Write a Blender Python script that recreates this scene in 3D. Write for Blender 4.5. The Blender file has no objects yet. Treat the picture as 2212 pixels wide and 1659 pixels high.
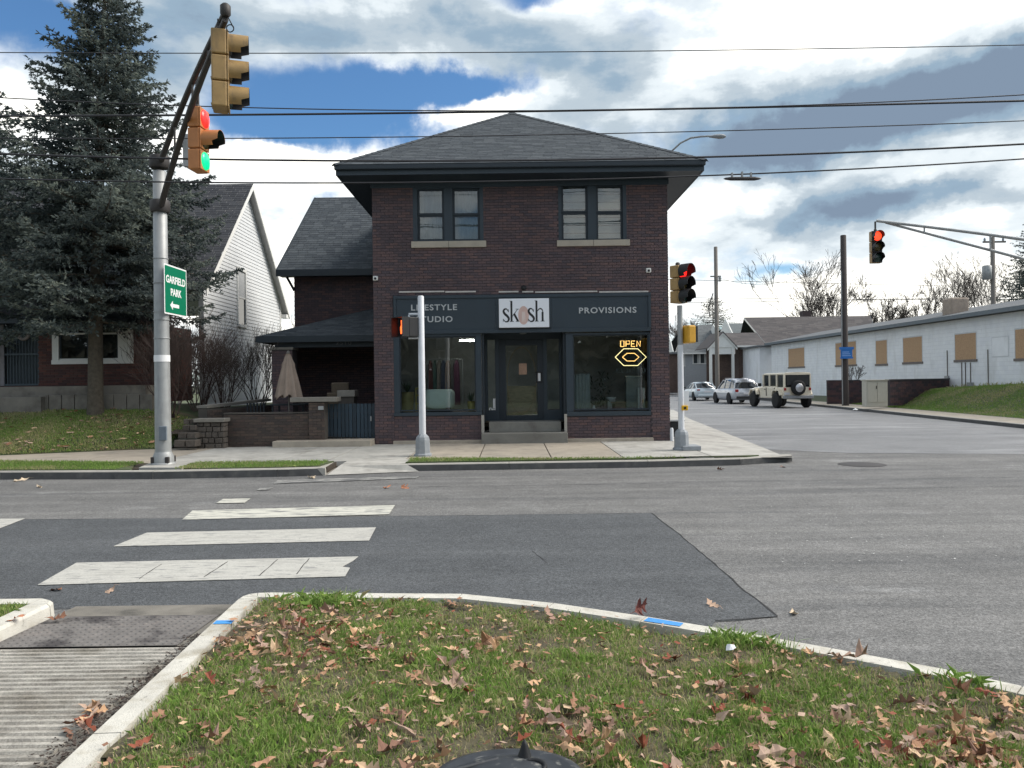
import bpy, math, random
import numpy as np
from mathutils import Vector, Matrix, noise as mnoise

random.seed(7)
rng = np.random.default_rng(7)
R = math.radians
scene = bpy.context.scene
COL = scene.collection

# ------------------------------------------------------------------ camera, sky, sun, exposure
CAMZ = 1.72
ROLL = R(0.75)
cam_data = bpy.data.cameras.new('camera')
cam = bpy.data.objects.new('camera', cam_data)
COL.objects.link(cam)
cam.location = (0, 0, CAMZ)
cam.rotation_euler = (Matrix.Rotation(R(90), 3, 'X') @ Matrix.Rotation(-ROLL, 3, 'Z')).to_euler()
cam_data.sensor_width = 36.0
cam_data.lens = 36.0 * 1662 / 2212
cam_data.shift_y = -6.5 / 2212
cam_data.clip_start = 0.05
cam_data.clip_end = 2000
scene.camera = cam

SUN_EL, SUN_AZ = 44, 84            # degrees; azimuth measured from +Y (view direction) towards +X
sun_data = bpy.data.lights.new('sun', 'SUN')
sun_data.energy = 2.0
sun_data.angle = R(34)
sun_data.color = (1.0, 0.93, 0.84)
sun = bpy.data.objects.new('sun', sun_data)
COL.objects.link(sun)
sd = Vector((math.sin(R(SUN_AZ)) * math.cos(R(SUN_EL)), math.cos(R(SUN_AZ)) * math.cos(R(SUN_EL)), math.sin(R(SUN_EL))))
sun.rotation_euler = sd.to_track_quat('Z', 'Y').to_euler()
sun.location = (10, 10, 60)

vs = scene.view_settings
vs.view_transform = 'Standard'
vs.look = 'None'
vs.gamma = 1.0
vs.exposure = 1.18
try:
    vs.use_curve_mapping = False
except Exception:
    pass

def build_world():
    w = bpy.data.worlds.new('World'); scene.world = w; w.use_nodes = True
    nt = w.node_tree; nt.nodes.clear(); N = nt.nodes; L = nt.links
    def nd(t, **k):
        n = N.new(t)
        for a, b in k.items(): setattr(n, a, b)
        return n
    def m(op, a, b=None, c=None, clamp=False):
        n = nd('ShaderNodeMath', operation=op, use_clamp=clamp)
        for i, v in enumerate((a, b, c)):
            if v is None: continue
            if isinstance(v, (int, float)): n.inputs[i].default_value = v
            else: L.new(v, n.inputs[i])
        return n.outputs[0]
    sky = nd('ShaderNodeTexSky', sky_type='NISHITA')
    sky.sun_disc = False; sky.sun_elevation = R(SUN_EL); sky.sun_rotation = R(SUN_AZ)
    sky.air_density = 1.2; sky.dust_density = 0.5; sky.ozone_density = 4.5
    bg_sky = nd('ShaderNodeBackground'); bg_sky.inputs[1].default_value = 0.06
    wb = nd('ShaderNodeVectorMath', operation='MULTIPLY'); L.new(sky.outputs[0], wb.inputs[0]); wb.inputs[1].default_value = (0.62, 0.84, 1.0)
    L.new(wb.outputs[0], bg_sky.inputs[0])
    tc = nd('ShaderNodeTexCoord')
    sep = nd('ShaderNodeSeparateXYZ'); L.new(tc.outputs['Generated'], sep.inputs[0])
    az = m('ARCTAN2', sep.outputs[0], sep.outputs[1])
    el = m('ARCSINE', sep.outputs[2])
    # cloud deck coordinate: flattened towards the horizon
    zc = m('ADD', m('MAXIMUM', sep.outputs[2], 0.0), 0.22)
    px = m('DIVIDE', sep.outputs[0], zc); py = m('DIVIDE', sep.outputs[1], zc)
    deck = nd('ShaderNodeCombineXYZ'); L.new(px, deck.inputs[0]); L.new(py, deck.inputs[1])
    n1 = nd('ShaderNodeTexNoise'); n1.inputs['Scale'].default_value = 1.7; n1.inputs['Detail'].default_value = 9; n1.inputs['Roughness'].default_value = 0.56
    n1.inputs['Distortion'].default_value = 0.35
    L.new(deck.outputs[0], n1.inputs['Vector'])
    n2 = nd('ShaderNodeTexNoise'); n2.inputs['Scale'].default_value = 5.5; n2.inputs['Detail'].default_value = 7; n2.inputs['Roughness'].default_value = 0.6
    L.new(tc.outputs['Generated'], n2.inputs['Vector'])
    ae = nd('ShaderNodeCombineXYZ'); L.new(az, ae.inputs[0]); L.new(el, ae.inputs[1])
    # ragged edges
    wob = nd('ShaderNodeVectorMath', operation='MULTIPLY_ADD')
    L.new(n2.outputs['Color'], wob.inputs[0]); wob.inputs[1].default_value = (0.17, 0.11, 0); 
    off = nd('ShaderNodeVectorMath', operation='ADD'); L.new(ae.outputs[0], off.inputs[0]); off.inputs[1].default_value = (-0.085, -0.055, 0)
    L.new(off.outputs[0], wob.inputs[2])
    def blob(x, y, rx, ry, rot=0.0, k=2.0):
        a0 = math.atan((x - 1106) / 1662); e0 = math.atan((823 - y) / 1662 * math.cos(a0))
        mp = nd('ShaderNodeMapping', vector_type='TEXTURE')
        mp.inputs['Location'].default_value = (a0, e0, 0)
        mp.inputs['Rotation'].default_value = (0, 0, R(rot))
        mp.inputs['Scale'].default_value = (rx / 1662, ry / 1662, 1)
        L.new(wob.outputs[0], mp.inputs[0])
        d = nd('ShaderNodeVectorMath', operation='DOT_PRODUCT'); L.new(mp.outputs[0], d.inputs[0]); L.new(mp.outputs[0], d.inputs[1])
        return m('POWER', 2.718, m('MULTIPLY', d.outputs['Value'], -1.0))
    def total(base, blobs):
        acc = base
        for w_, b in blobs: acc = m('MULTIPLY_ADD', blob(*b), w_, acc)
        return acc
    cover0 = m('MULTIPLY_ADD', n1.outputs['Fac'], 2.4, -0.48)
    fine = m('MULTIPLY_ADD', n2.outputs['Fac'], 1.7, -0.85)
    cover = total(m('ADD', cover0, fine), [
        (-1.25, (740, 225, 240, 60, 4)), (-0.85, (1010, 180, 220, 34, -6)), (-0.95, (630, 290, 190, 38, 0)),
        (-0.75, (90, 30, 190, 60, 0)), (-0.55, (1140, 5, 70, 22, 0)), (-0.3, (1830, 135, 55, 18, 0)),
        (-0.6, (1710, 583, 110, 20, 0)), (-0.45, (2010, 565, 100, 24, 10)), (0.55, (2100, 500, 260, 60, 0)), (0.5, (2120, 180, 160, 60, 0)), (-0.25, (650, 440, 110, 40, 0)),
        (0.7, (1040, 245, 150, 32, 0)), (0.9, (880, 60, 380, 60, 0)), (0.8, (1850, 60, 380, 70, 0)),
        (0.6, (560, 355, 120, 26, 0)), (0.7, (1900, 300, 520, 120, 0)), (0.6, (1300, 200, 160, 40, 0)),
        (0.4, (200, 260, 330, 120, 0)), (0.5, (1750, 440, 500, 60, 0)), (0.4, (1500, 640, 600, 60, 0)), (0.5, (300, 560, 500, 120, 0))])
    mask = nd('ShaderNodeMapRange', interpolation_type='SMOOTHERSTEP'); mask.inputs['From Min'].default_value = 0.10; mask.inputs['From Max'].default_value = 0.98
    L.new(cover, mask.inputs[0])
    sh0 = m('MULTIPLY_ADD', n1.outputs['Fac'], -0.7, 1.04)
    n3 = nd('ShaderNodeTexNoise'); n3.inputs['Scale'].default_value = 3.4; n3.inputs['Detail'].default_value = 8; n3.inputs['Roughness'].default_value = 0.58
    mp3 = nd('ShaderNodeMapping'); mp3.inputs['Scale'].default_value = (1, 1, 2.3); L.new(tc.outputs['Generated'], mp3.inputs[0]); L.new(mp3.outputs[0], n3.inputs['Vector'])
    sh1 = m('MULTIPLY_ADD', n3.outputs['Fac'], 2.0, -1.0)
    shade = total(m('ADD', sh0, sh1), [
        (-0.80, (1930, 258, 430, 62, 7)), (-0.6, (2090, 180, 210, 42, 12)), (-0.80, (1930, 437, 330, 38, 0)), (-0.42, (1620, 300, 240, 46, 0)),
        (0.30, (1880, 55, 330, 75, 6)), (0.14, (1560, 120, 260, 50, 0)), (0.40, (1040, 235, 140, 22, 0)), (0.45, (1560, 420, 170, 50, 0)), (0.35, (2120, 400, 120, 22, -5)),
        (0.38, (1900, 640, 500, 60, 0)), (0.3, (1600, 500, 180, 50, 0)), (-0.50, (860, 70, 360, 55, 0)), (-0.34, (1260, 150, 190, 36, 0)), (-0.22, (330, 130, 260, 90, 0)), (0.25, (560, 335, 130, 18, 0)),
        (0.35, (620, 560, 300, 110, 0)), (-0.1, (640, 450, 130, 50, 0)), (0.18, (200, 200, 300, 120, 0))])
    ramp = nd('ShaderNodeValToRGB'); cr = ramp.color_ramp; cr.interpolation = 'EASE'
    cr.elements[0].position = 0.08; cr.elements[0].color = (0.15, 0.20, 0.27, 1)
    cr.elements[1].position = 1.0; cr.elements[1].color = (1.12, 1.09, 1.0, 1)
    for p, c_ in ((0.32, (0.21, 0.29, 0.37, 1)), (0.5, (0.34, 0.40, 0.45, 1)), (0.68, (0.55, 0.60, 0.63, 1)), (0.84, (0.80, 0.82, 0.82, 1))):
        e = cr.elements.new(p); e.color = c_
    L.new(shade, ramp.inputs[0])
    bg_c = nd('ShaderNodeBackground'); bg_c.inputs[1].default_value = 0.69
    L.new(ramp.outputs[0], bg_c.inputs[0])
    mix = nd('ShaderNodeMixShader'); L.new(mask.outputs[0], mix.inputs[0]); L.new(bg_sky.outputs[0], mix.inputs[1]); L.new(bg_c.outputs[0], mix.inputs[2])
    out = nd('ShaderNodeOutputWorld'); L.new(mix.outputs[0], out.inputs[0])
    w.cycles.sampling_method = 'MANUAL'; w.cycles.sample_map_resolution = 512
build_world()

# ------------------------------------------------------------------ helpers
CR, SR = math.cos(ROLL), math.sin(ROLL)
def ray(x, y):
    """direction (per metre of depth) of the survey point x, y of the photograph measured on a 2212 px wide print"""
    u = (x - 1106) / 1662; v = (823 - y) / 1662
    return (u * CR + v * SR, -u * SR + v * CR)
def at(x, y, D):
    a, b = ray(x, y); return (D * a, D, CAMZ + D * b)
def G(x, y, z=0.0):
    a, b = ray(x, y); D = (z - CAMZ) / b
    return (D * a, D, z)

WO = {}
def empty(name, loc, label=None, cat=None, group=None, kind=None):
    o = bpy.data.objects.new(name, None); COL.objects.link(o)
    o.location = loc; o.empty_display_size = 0.2
    WO[o] = Vector(loc); tag(o, label, cat, group, kind); return o
def tag(o, label=None, cat=None, group=None, kind=None):
    if label: o['label'] = label
    if cat: o['category'] = cat
    if group: o['group'] = group
    if kind: o['kind'] = kind
    return o
def link(name, me, parent=None, center=None):
    o = bpy.data.objects.new(name, me); COL.objects.link(o)
    c = Vector(center) if center is not None else Vector((0, 0, 0))
    WO[o] = c
    if parent is not None:
        o.parent = parent; o.location = c - WO[parent]
    else:
        o.location = c
    return o

class MB:
    def __init__(s): s.v = []; s.f = []; s.m = []; s.sm = []
    def add(s, vs_, fs, mi=0, smooth=False):
        b = len(s.v); s.v.extend([tuple(p) for p in vs_])
        for f in fs: s.f.append(tuple(b + i for i in f)); s.m.append(mi); s.sm.append(smooth)
        return s
    def box(s, x0, x1, y0, y1, z0, z1, mi=0):
        v = [(x0,y0,z0),(x1,y0,z0),(x1,y1,z0),(x0,y1,z0),(x0,y0,z1),(x1,y0,z1),(x1,y1,z1),(x0,y1,z1)]
        return s.add(v, [(0,3,2,1),(4,5,6,7),(0,1,5,4),(1,2,6,5),(2,3,7,6),(3,0,4,7)], mi)
    def obox(s, o, u, v, w, a0, a1, b0, b1, c0, c1, mi=0):
        """box in the frame origin o, axes u, v, w"""
        o, u, v, w = map(Vector, (o, u, v, w)); P = []
        for c in (c0, c1):
            for (a, b) in ((a0, b0), (a1, b0), (a1, b1), (a0, b1)):
                P.append(o + u * a + v * b + w * c)
        return s.add(P, [(0,3,2,1),(4,5,6,7),(0,1,5,4),(1,2,6,5),(2,3,7,6),(3,0,4,7)], mi)
    def prism(s, poly, z0, z1, mi=0, cap=True):
        """poly in xy, extruded in z; z may be lists"""
        n = len(poly)
        lo = [(p[0], p[1], z0) for p in poly]; hi = [(p[0], p[1], z1) for p in poly]
        f = [(i, (i + 1) % n, n + (i + 1) % n, n + i) for i in range(n)]
        if cap: f += [tuple(range(n - 1, -1, -1)), tuple(range(n, 2 * n))]
        return s.add(lo + hi, f, mi)
    def extr(s, poly, vec, mi=0):
        """any planar 3-D polygon swept by vec"""
        n = len(poly); vec = Vector(vec)
        a = [Vector(p) for p in poly]; b = [p + vec for p in a]
        f = [(i, (i + 1) % n, n + (i + 1) % n, n + i) for i in range(n)] + [tuple(range(n - 1, -1, -1)), tuple(range(n, 2 * n))]
        return s.add(a + b, f, mi)
    def tube(s, pts, r, n=8, mi=0, cap=True, smooth=True):
        pts = [Vector(p) for p in pts]; rs = r if isinstance(r, (list, tuple)) else [r] * len(pts)
        V = []; up = None
        for i, p in enumerate(pts):
            d = (pts[min(i + 1, len(pts) - 1)] - pts[max(i - 1, 0)])
            d = d.normalized() if d.length > 1e-9 else Vector((0, 0, 1))
            if up is None:
                up = Vector((0, 0, 1)) if abs(d.z) < 0.9 else Vector((1, 0, 0))
            a = d.cross(up).normalized(); b = a.cross(d).normalized(); up = b
            for k in range(n):
                t = 2 * math.pi * k / n
                V.append(p + (a * math.cos(t) + b * math.sin(t)) * rs[i])
        F = []
        for i in range(len(pts) - 1):
            for k in range(n):
                F.append((i * n + k, i * n + (k + 1) % n, (i + 1) * n + (k + 1) % n, (i + 1) * n + k))
        s.add(V, F, mi, smooth)
        if cap:
            L_ = len(pts) - 1
            s.add(V[:n], [tuple(range(n))], mi); s.add(V[L_ * n:], [tuple(range(n - 1, -1, -1))], mi)
        return s
    def lathe(s, prof, c, axis=(0, 0, 1), n=16, mi=0, smooth=True, arc=None):
        """prof: (r, h) along the axis from c"""
        ax = Vector(axis).normalized(); t0 = Vector((1, 0, 0)) if abs(ax.x) < 0.9 else Vector((0, 0, 1))
        a = ax.cross(t0).normalized(); b = ax.cross(a).normalized(); c = Vector(c); V = []
        for r, h in prof:
            for k in range(n):
                t = 2 * math.pi * k / n
                V.append(c + ax * h + (a * math.cos(t) + b * math.sin(t)) * r)
        F = []
        for i in range(len(prof) - 1):
            for k in range(n):
                F.append((i * n + k, i * n + (k + 1) % n, (i + 1) * n + (k + 1) % n, (i + 1) * n + k))
        s.add(V, F, mi, smooth)
        if prof[0][0] > 1e-4: s.add(V[:n], [tuple(range(n - 1, -1, -1))], mi)
        if prof[-1][0] > 1e-4: s.add(V[-n:], [tuple(range(n))], mi)
        return s
    def build(s, name, mats, parent=None, label=None, cat=None, group=None, kind=None, bevel=0, center=None):
        me = bpy.data.meshes.new(name)
        if s.v:
            A = np.array(s.v, dtype=float)
            c = Vector(((A.min(0) + A.max(0)) / 2).tolist()) if center is None else Vector(center)
            A = A - np.array(c)
        else: A = np.zeros((0, 3)); c = Vector((0, 0, 0))
        me.from_pydata(A.tolist(), [], s.f)
        ms = mats if isinstance(mats, (list, tuple)) else [mats]
        for m_ in ms: me.materials.append(m_)
        me.polygons.foreach_set('material_index', s.m); me.polygons.foreach_set('use_smooth', s.sm)
        me.update()
        o = link(name, me, parent, c)
        if bevel:
            b = o.modifiers.new('bevel', 'BEVEL'); b.width = bevel; b.segments = 2; b.limit_method = 'ANGLE'; b.angle_limit = R(40)
        tag(o, label, cat, group, kind)
        return o

def np_mesh(name, V, F, mats, parent=None, smooth=False, attr=None, matidx=None, **tags):
    """V (n,3), F (m,k) numpy"""
    me = bpy.data.meshes.new(name); V = np.asarray(V, dtype=np.float32); F = np.asarray(F, dtype=np.int32)
    c = (V.min(0) + V.max(0)) / 2; V = V - c
    me.vertices.add(len(V)); me.vertices.foreach_set('co', V.ravel())
    k = F.shape[1]; me.loops.add(F.size); me.loops.foreach_set('vertex_index', F.ravel())
    me.polygons.add(len(F)); me.polygons.foreach_set('loop_start', np.arange(len(F), dtype=np.int32) * k)
    try: me.polygons.foreach_set('loop_total', np.full(len(F), k, dtype=np.int32))
    except Exception: pass
    for m_ in (mats if isinstance(mats, (list, tuple)) else [mats]): me.materials.append(m_)
    me.polygons.foreach_set('use_smooth', np.full(len(F), bool(smooth)))
    if matidx is not None: me.polygons.foreach_set('material_index', np.asarray(matidx, dtype=np.int32))
    if attr is not None:
        a = me.attributes.new('tone', 'FLOAT', 'POINT'); a.data.foreach_set('value', np.asarray(attr, dtype=np.float32))
    me.update(calc_edges=True); me.validate()
    o = link(name, me, parent, Vector(c.tolist()))
    tag(o, tags.get('label'), tags.get('cat'), tags.get('group'), tags.get('kind'))
    return o

def copy_tree(o, parent=None):
    c = o.copy(); COL.objects.link(c); c.parent = parent; WO[c] = WO.get(o, Vector((0, 0, 0)))
    for ch in list(o.children): copy_tree(ch, c)
    return c

# ------------------------------------------------------------------ materials
MATS = {}
def mat(name, col, rough=0.7, metal=0.0, spec=0.5, var=0.12, vscale=6.0, bump=0.0, bscale=60.0, emit=None, estr=0.0,
        rnd=None, rvar=0.3, tone=None, stain=None, coat=0.0, streak=None, alpha=None, trans=0.0, grain=None, mottle=None):
    """rnd: 'object' or 'island' gives each piece its own tone; stain: (colour, scale, lo, hi); streak: scale vector of the variation"""
    if name in MATS: return MATS[name]
    M = bpy.data.materials.new(name); M.use_nodes = True; nt = M.node_tree; N = nt.nodes; L = nt.links
    b = N['Principled BSDF']
    b.inputs['Roughness'].default_value = rough; b.inputs['Metallic'].default_value = metal
    b.inputs['Specular IOR Level'].default_value = spec
    if coat: b.inputs['Coat Weight'].default_value = coat; b.inputs['Coat Roughness'].default_value = 0.08
    tcn = N.new('ShaderNodeTexCoord'); geo = N.new('ShaderNodeNewGeometry')
    src = geo.outputs['Position']
    if streak:
        mp = N.new('ShaderNodeMapping'); mp.inputs['Scale'].default_value = streak; L.new(src, mp.inputs[0]); vsrc = mp.outputs[0]
    else: vsrc = src
    nz = N.new('ShaderNodeTexNoise'); nz.inputs['Scale'].default_value = vscale; nz.inputs['Detail'].default_value = 5; nz.inputs['Roughness'].default_value = 0.6
    L.new(vsrc, nz.inputs['Vector'])
    rgb = N.new('ShaderNodeRGB'); rgb.outputs[0].default_value = (*col, 1)
    def scale(csock, fsock, lo, hi):
        mr = N.new('ShaderNodeMapRange'); mr.inputs['To Min'].default_value = lo; mr.inputs['To Max'].default_value = hi
        L.new(fsock, mr.inputs[0])
        vm = N.new('ShaderNodeVectorMath'); vm.operation = 'SCALE'; L.new(csock, vm.inputs[0]); L.new(mr.outputs[0], vm.inputs['Scale'])
        return vm.outputs[0]
    def mixc(a, bcol, fac):
        mx = N.new('ShaderNodeMix'); mx.data_type = 'RGBA'; L.new(fac, mx.inputs['Factor']); L.new(a, mx.inputs['A'])
        if isinstance(bcol, tuple): mx.inputs['B'].default_value = (*bcol, 1)
        else: L.new(bcol, mx.inputs['B'])
        return mx.outputs['Result']
    c = rgb.outputs[0]
    if rnd:
        if rnd == 'object': oi = N.new('ShaderNodeObjectInfo'); rs = oi.outputs['Random']
        else: rs = geo.outputs['Random Per Island']
        if isinstance(rvar, tuple):       # list of other colours
            cr = N.new('ShaderNodeValToRGB'); cr.color_ramp.interpolation = 'CONSTANT' if len(rvar) > 3 else 'LINEAR'
            e = cr.color_ramp.elements; e[0].color = (*rvar[0], 1); e[1].position = 0.999 if len(rvar) < 4 else (len(rvar) - 1) / len(rvar); e[1].color = (*rvar[-1], 1)
            for i, q in enumerate(rvar[1:-1]): x = e.new((i + 1) / (len(rvar) if len(rvar) > 3 else len(rvar) - 1)); x.color = (*q, 1)
            L.new(rs, cr.inputs[0]); c = cr.outputs[0]
        else: c = scale(c, rs, 1 - rvar, 1 + rvar)
    if tone:
        at_ = N.new('ShaderNodeAttribute'); at_.attribute_name = 'tone'
        cr = N.new('ShaderNodeValToRGB'); e = cr.color_ramp.elements
        e[0].color = (*tone[0], 1); e[1].color = (*tone[-1], 1)
        for i, q in enumerate(tone[1:-1]): x = e.new((i + 1) / (len(tone) - 1)); x.color = (*q, 1)
        L.new(at_.outputs['Fac'], cr.inputs[0]); c = cr.outputs[0]
    c = scale(c, nz.outputs['Fac'], 1 - 2.2 * var, 1 + 2.2 * var)
    if stain:
        for (sc_, ss, lo, hi) in (stain if isinstance(stain, list) else [stain]):
            n2 = N.new('ShaderNodeTexNoise'); n2.inputs['Scale'].default_value = ss if isinstance(ss, (int, float)) else 1.0; n2.inputs['Detail'].default_value = 7; n2.inputs['Roughness'].default_value = 0.62
            if not isinstance(ss, (int, float)):
                mp2 = N.new('ShaderNodeMapping'); mp2.inputs['Scale'].default_value = ss; L.new(src, mp2.inputs[0]); L.new(mp2.outputs[0], n2.inputs['Vector'])
            else: L.new(src, n2.inputs['Vector'])
            mr = N.new('ShaderNodeMapRange'); mr.inputs['From Min'].default_value = lo; mr.inputs['From Max'].default_value = hi
            L.new(n2.outputs['Fac'], mr.inputs[0]); c = mixc(c, sc_, mr.outputs[0])
    for (gs_, glo, ghi) in (grain or []):
        vo = N.new('ShaderNodeTexVoronoi'); vo.inputs['Scale'].default_value = gs_; L.new(src, vo.inputs['Vector'])
        sx_ = N.new('ShaderNodeSeparateColor'); L.new(vo.outputs['Color'], sx_.inputs[0]); c = scale(c, sx_.outputs[0], glo, ghi)
    if mottle:
        nm = N.new('ShaderNodeTexNoise'); nm.inputs['Scale'].default_value = mottle[0]; nm.inputs['Detail'].default_value = 8; nm.inputs['Roughness'].default_value = 0.7; L.new(src, nm.inputs['Vector'])
        mm_ = N.new('ShaderNodeMapRange'); mm_.inputs['From Min'].default_value = .35; mm_.inputs['From Max'].default_value = .65; mm_.inputs['To Min'].default_value = 1 - mottle[1]; mm_.inputs['To Max'].default_value = 1 + mottle[1]; L.new(nm.outputs['Fac'], mm_.inputs[0])
        vm_ = N.new('ShaderNodeVectorMath'); vm_.operation = 'SCALE'; L.new(c, vm_.inputs[0]); L.new(mm_.outputs[0], vm_.inputs['Scale']); c = vm_.outputs[0]
    L.new(c, b.inputs['Base Color'])
    if bump:
        nb = N.new('ShaderNodeTexNoise'); nb.inputs['Scale'].default_value = bscale; nb.inputs['Detail'].default_value = 6
        L.new(src, nb.inputs['Vector'])
        bp = N.new('ShaderNodeBump'); bp.inputs['Strength'].default_value = min(1, bump); bp.inputs['Distance'].default_value = 0.01
        L.new(nb.outputs['Fac'], bp.inputs['Height']); L.new(bp.outputs[0], b.inputs['Normal'])
    if emit:
        b.inputs['Emission Color'].default_value = (*emit, 1); b.inputs['Emission Strength'].default_value = estr
    if trans:
        tl = N.new('ShaderNodeBsdfTranslucent'); L.new(c, tl.inputs[0]); mxs = N.new('ShaderNodeMixShader'); mxs.inputs[0].default_value = trans
        L.new(b.outputs[0], mxs.inputs[1]); L.new(tl.outputs[0], mxs.inputs[2]); L.new(mxs.outputs[0], N['Material Output'].inputs[0])
    MATS[name] = M; return M

def glass_mat(name, tint=(0.75, 0.8, 0.8), ior=1.6, rough=0.01, refl=(1, 1, 1)):
    if name in MATS: return MATS[name]
    M = bpy.data.materials.new(name); M.use_nodes = True; nt = M.node_tree; N = nt.nodes; L = nt.links; N.clear()
    tr = N.new('ShaderNodeBsdfTransparent'); tr.inputs[0].default_value = (*tint, 1)
    gl = N.new('ShaderNodeBsdfGlossy'); gl.inputs['Roughness'].default_value = rough; gl.inputs[0].default_value = (*refl, 1)
    fr = N.new('ShaderNodeFresnel'); fr.inputs[0].default_value = ior
    bn = N.new('ShaderNodeTexNoise'); bn.inputs['Scale'].default_value = 0.8
    geo = N.new('ShaderNodeNewGeometry'); L.new(geo.outputs['Position'], bn.inputs['Vector'])
    bp = N.new('ShaderNodeBump'); bp.inputs['Strength'].default_value = 0.08; bp.inputs['Distance'].default_value = 0.05; L.new(bn.outputs['Fac'], bp.inputs['Height']); L.new(bp.outputs[0], gl.inputs['Normal'])
    mx = N.new('ShaderNodeMixShader'); L.new(fr.outputs[0], mx.inputs[0]); L.new(tr.outputs[0], mx.inputs[1]); L.new(gl.outputs[0], mx.inputs[2])
    o = N.new('ShaderNodeOutputMaterial'); L.new(mx.outputs[0], o.inputs[0]); MATS[name] = M; return M

m_road = mat('worn asphalt', (0.140, 0.139, 0.136), 0.76, var=0.42, vscale=75, spec=0.3,
             stain=[((0.195, 0.192, 0.186), (0.18, 2.6, 1), 0.42, 0.72), ((0.085, 0.087, 0.09), (0.08, 1.1, 1), 0.52, 0.75), ((0.20, 0.198, 0.19), (0.09, 0.9, 1), 0.55, 0.72), ((0.10, 0.10, 0.105), 0.5, 0.62, 0.80), ((0.44, 0.43, 0.41), 34, 0.70, 0.76), ((0.26, 0.26, 0.255), (0.35, 0.9, 1), 0.60, 0.72)], bump=0.8, bscale=90, grain=[(95, .62, 1.42), (38, .86, 1.14)], mottle=(1.6, .13))
m_patch = mat('newer asphalt', (0.080, 0.085, 0.090), 0.8, var=0.30, vscale=85, spec=0.3,
              stain=[((0.105, 0.11, 0.115), (0.15, 1.6, 1), 0.46, 0.72), ((0.22, 0.22, 0.21), 42, 0.70, 0.76), ], bump=0.8, bscale=90, grain=[(100, .62, 1.42), (40, .86, 1.14)], mottle=(1.2, .10))
m_side = mat('side street asphalt with painted sheen', (0.17, 0.17, 0.172), 0.52, var=0.3, vscale=60, spec=0.5, grain=[(60, .75, 1.25)], mottle=(.9, .14), stain=[((0.27, 0.27, 0.275), (0.16, 0.75, 1), 0.50, 0.66), ((0.09, 0.09, 0.092), (0.12, 0.5, 1), 0.54, 0.7)], bump=0.5, bscale=60)  # pale streaks put the road's sheen into the colour
m_step = mat('grey stone step', (0.19, 0.185, 0.165), 0.85, var=0.12, vscale=5, stain=[((0.11, 0.10, 0.09), 2.5, 0.5, 0.75)], bump=0.3)
m_paint = mat('road paint', (0.46, 0.45, 0.41), 0.7, var=0.16, vscale=60, stain=[((0.20, 0.20, 0.195), (5, 26, 1), 0.53, 0.66), ((0.2, .2, .19), 26, 0.63, 0.68), ((0.33, 0.32, 0.29), (1.5, 9, 1), 0.5, 0.8)])
m_paint_faint = mat('faded road paint', (0.36, 0.355, 0.33), 0.7, var=0.2, vscale=60, stain=[((0.14, 0.14, 0.138), (3, 12, 1), 0.44, 0.50)])
m_paint_worn = mat('worn road paint', (0.55, 0.54, 0.47), 0.7, var=0.08, vscale=60, stain=[((0.2, 0.2, 0.195), (3, 14, 1), 0.50, 0.60)])
m_conc = mat('concrete walk', (0.37, 0.325, 0.265), 0.85, var=0.10, vscale=4, rnd='object', rvar=0.10, mottle=(2.5, .10), stain=[((0.20, 0.185, 0.16), 1.3, 0.52, 0.80)], bump=0.25, bscale=150)
m_conc_new = mat('pale concrete', (0.38, 0.37, 0.34), 0.85, var=0.10, vscale=4, rnd='object', rvar=0.07, mottle=(2.0, .10), stain=[((0.22, 0.21, 0.19), 1.5, 0.50, 0.75)], bump=0.25, bscale=150)
m_kerb = mat('kerb concrete', (0.36, 0.345, 0.31), 0.85, var=0.12, vscale=5, stain=[((0.15, 0.14, 0.125), 2.5, 0.58, 0.8)], bump=0.4, bscale=90)
m_kerb_near = mat('near kerb concrete', (0.56, 0.54, 0.48), 0.85, var=0.10, vscale=7, mottle=(9, .12), stain=[((0.24, 0.21, 0.15), 4.5, 0.50, 0.74), ((0.12, 0.11, 0.09), 13, 0.62, 0.74)], bump=0.5, bscale=120)
m_soil = mat('soil', (0.055, 0.042, 0.03), 0.95, var=0.3, vscale=20, bump=0.8, bscale=60)
m_turf = mat('turf', (0.062, 0.085, 0.032), 0.95, var=0.28, vscale=30, stain=[((0.115, 0.085, 0.05), 1.1, 0.50, 0.72), ((0.035, 0.055, 0.022), 3, 0.5, 0.7)], bump=1.0, bscale=45)
m_ground = mat('far ground', (0.07, 0.085, 0.04), 0.95, var=0.2, vscale=0.6)
m_seam = mat('crack tar', (0.02, 0.02, 0.02), 0.8)
BR = ((0.103, 0.072, 0.075), (0.088, 0.065, 0.071), (0.117, 0.077, 0.078), (0.095, 0.067, 0.073), (0.126, 0.080, 0.077), (0.078, 0.061, 0.069))
m_brick = mat('dark brick', (0.07, 0.05, 0.05), 0.9, rnd='object', rvar=BR, var=0.16, vscale=25, bump=0.3, mottle=(.7, .12), stain=[((0.13, 0.11, 0.105), (1, 1, .5), 0.66, 0.85)])
m_brick_i = mat('dark brick pieces', (0.07, 0.05, 0.05), 0.9, rnd='island', rvar=BR, var=0.16, vscale=25, bump=0.3, mottle=(.7, .12), stain=[((0.13, 0.11, 0.105), (1, 1, .5), 0.66, 0.85)])
m_mortar = mat('dark mortar', (0.058, 0.050, 0.054), 0.95, var=0.15, vscale=8)
RB = ((0.10, 0.045, 0.038), (0.08, 0.038, 0.034), (0.12, 0.052, 0.042), (0.07, 0.036, 0.034), (0.095, 0.048, 0.041))
m_red = mat('red brick', (0.12, 0.04, 0.03), 0.9, rnd='object', rvar=RB, var=0.12, vscale=25)
m_red_i = mat('red brick pieces', (0.12, 0.04, 0.03), 0.9, rnd='island', rvar=RB, var=0.12, vscale=25)
m_redmortar = mat('house mortar', (0.09, 0.07, 0.065), 0.95)
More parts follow.
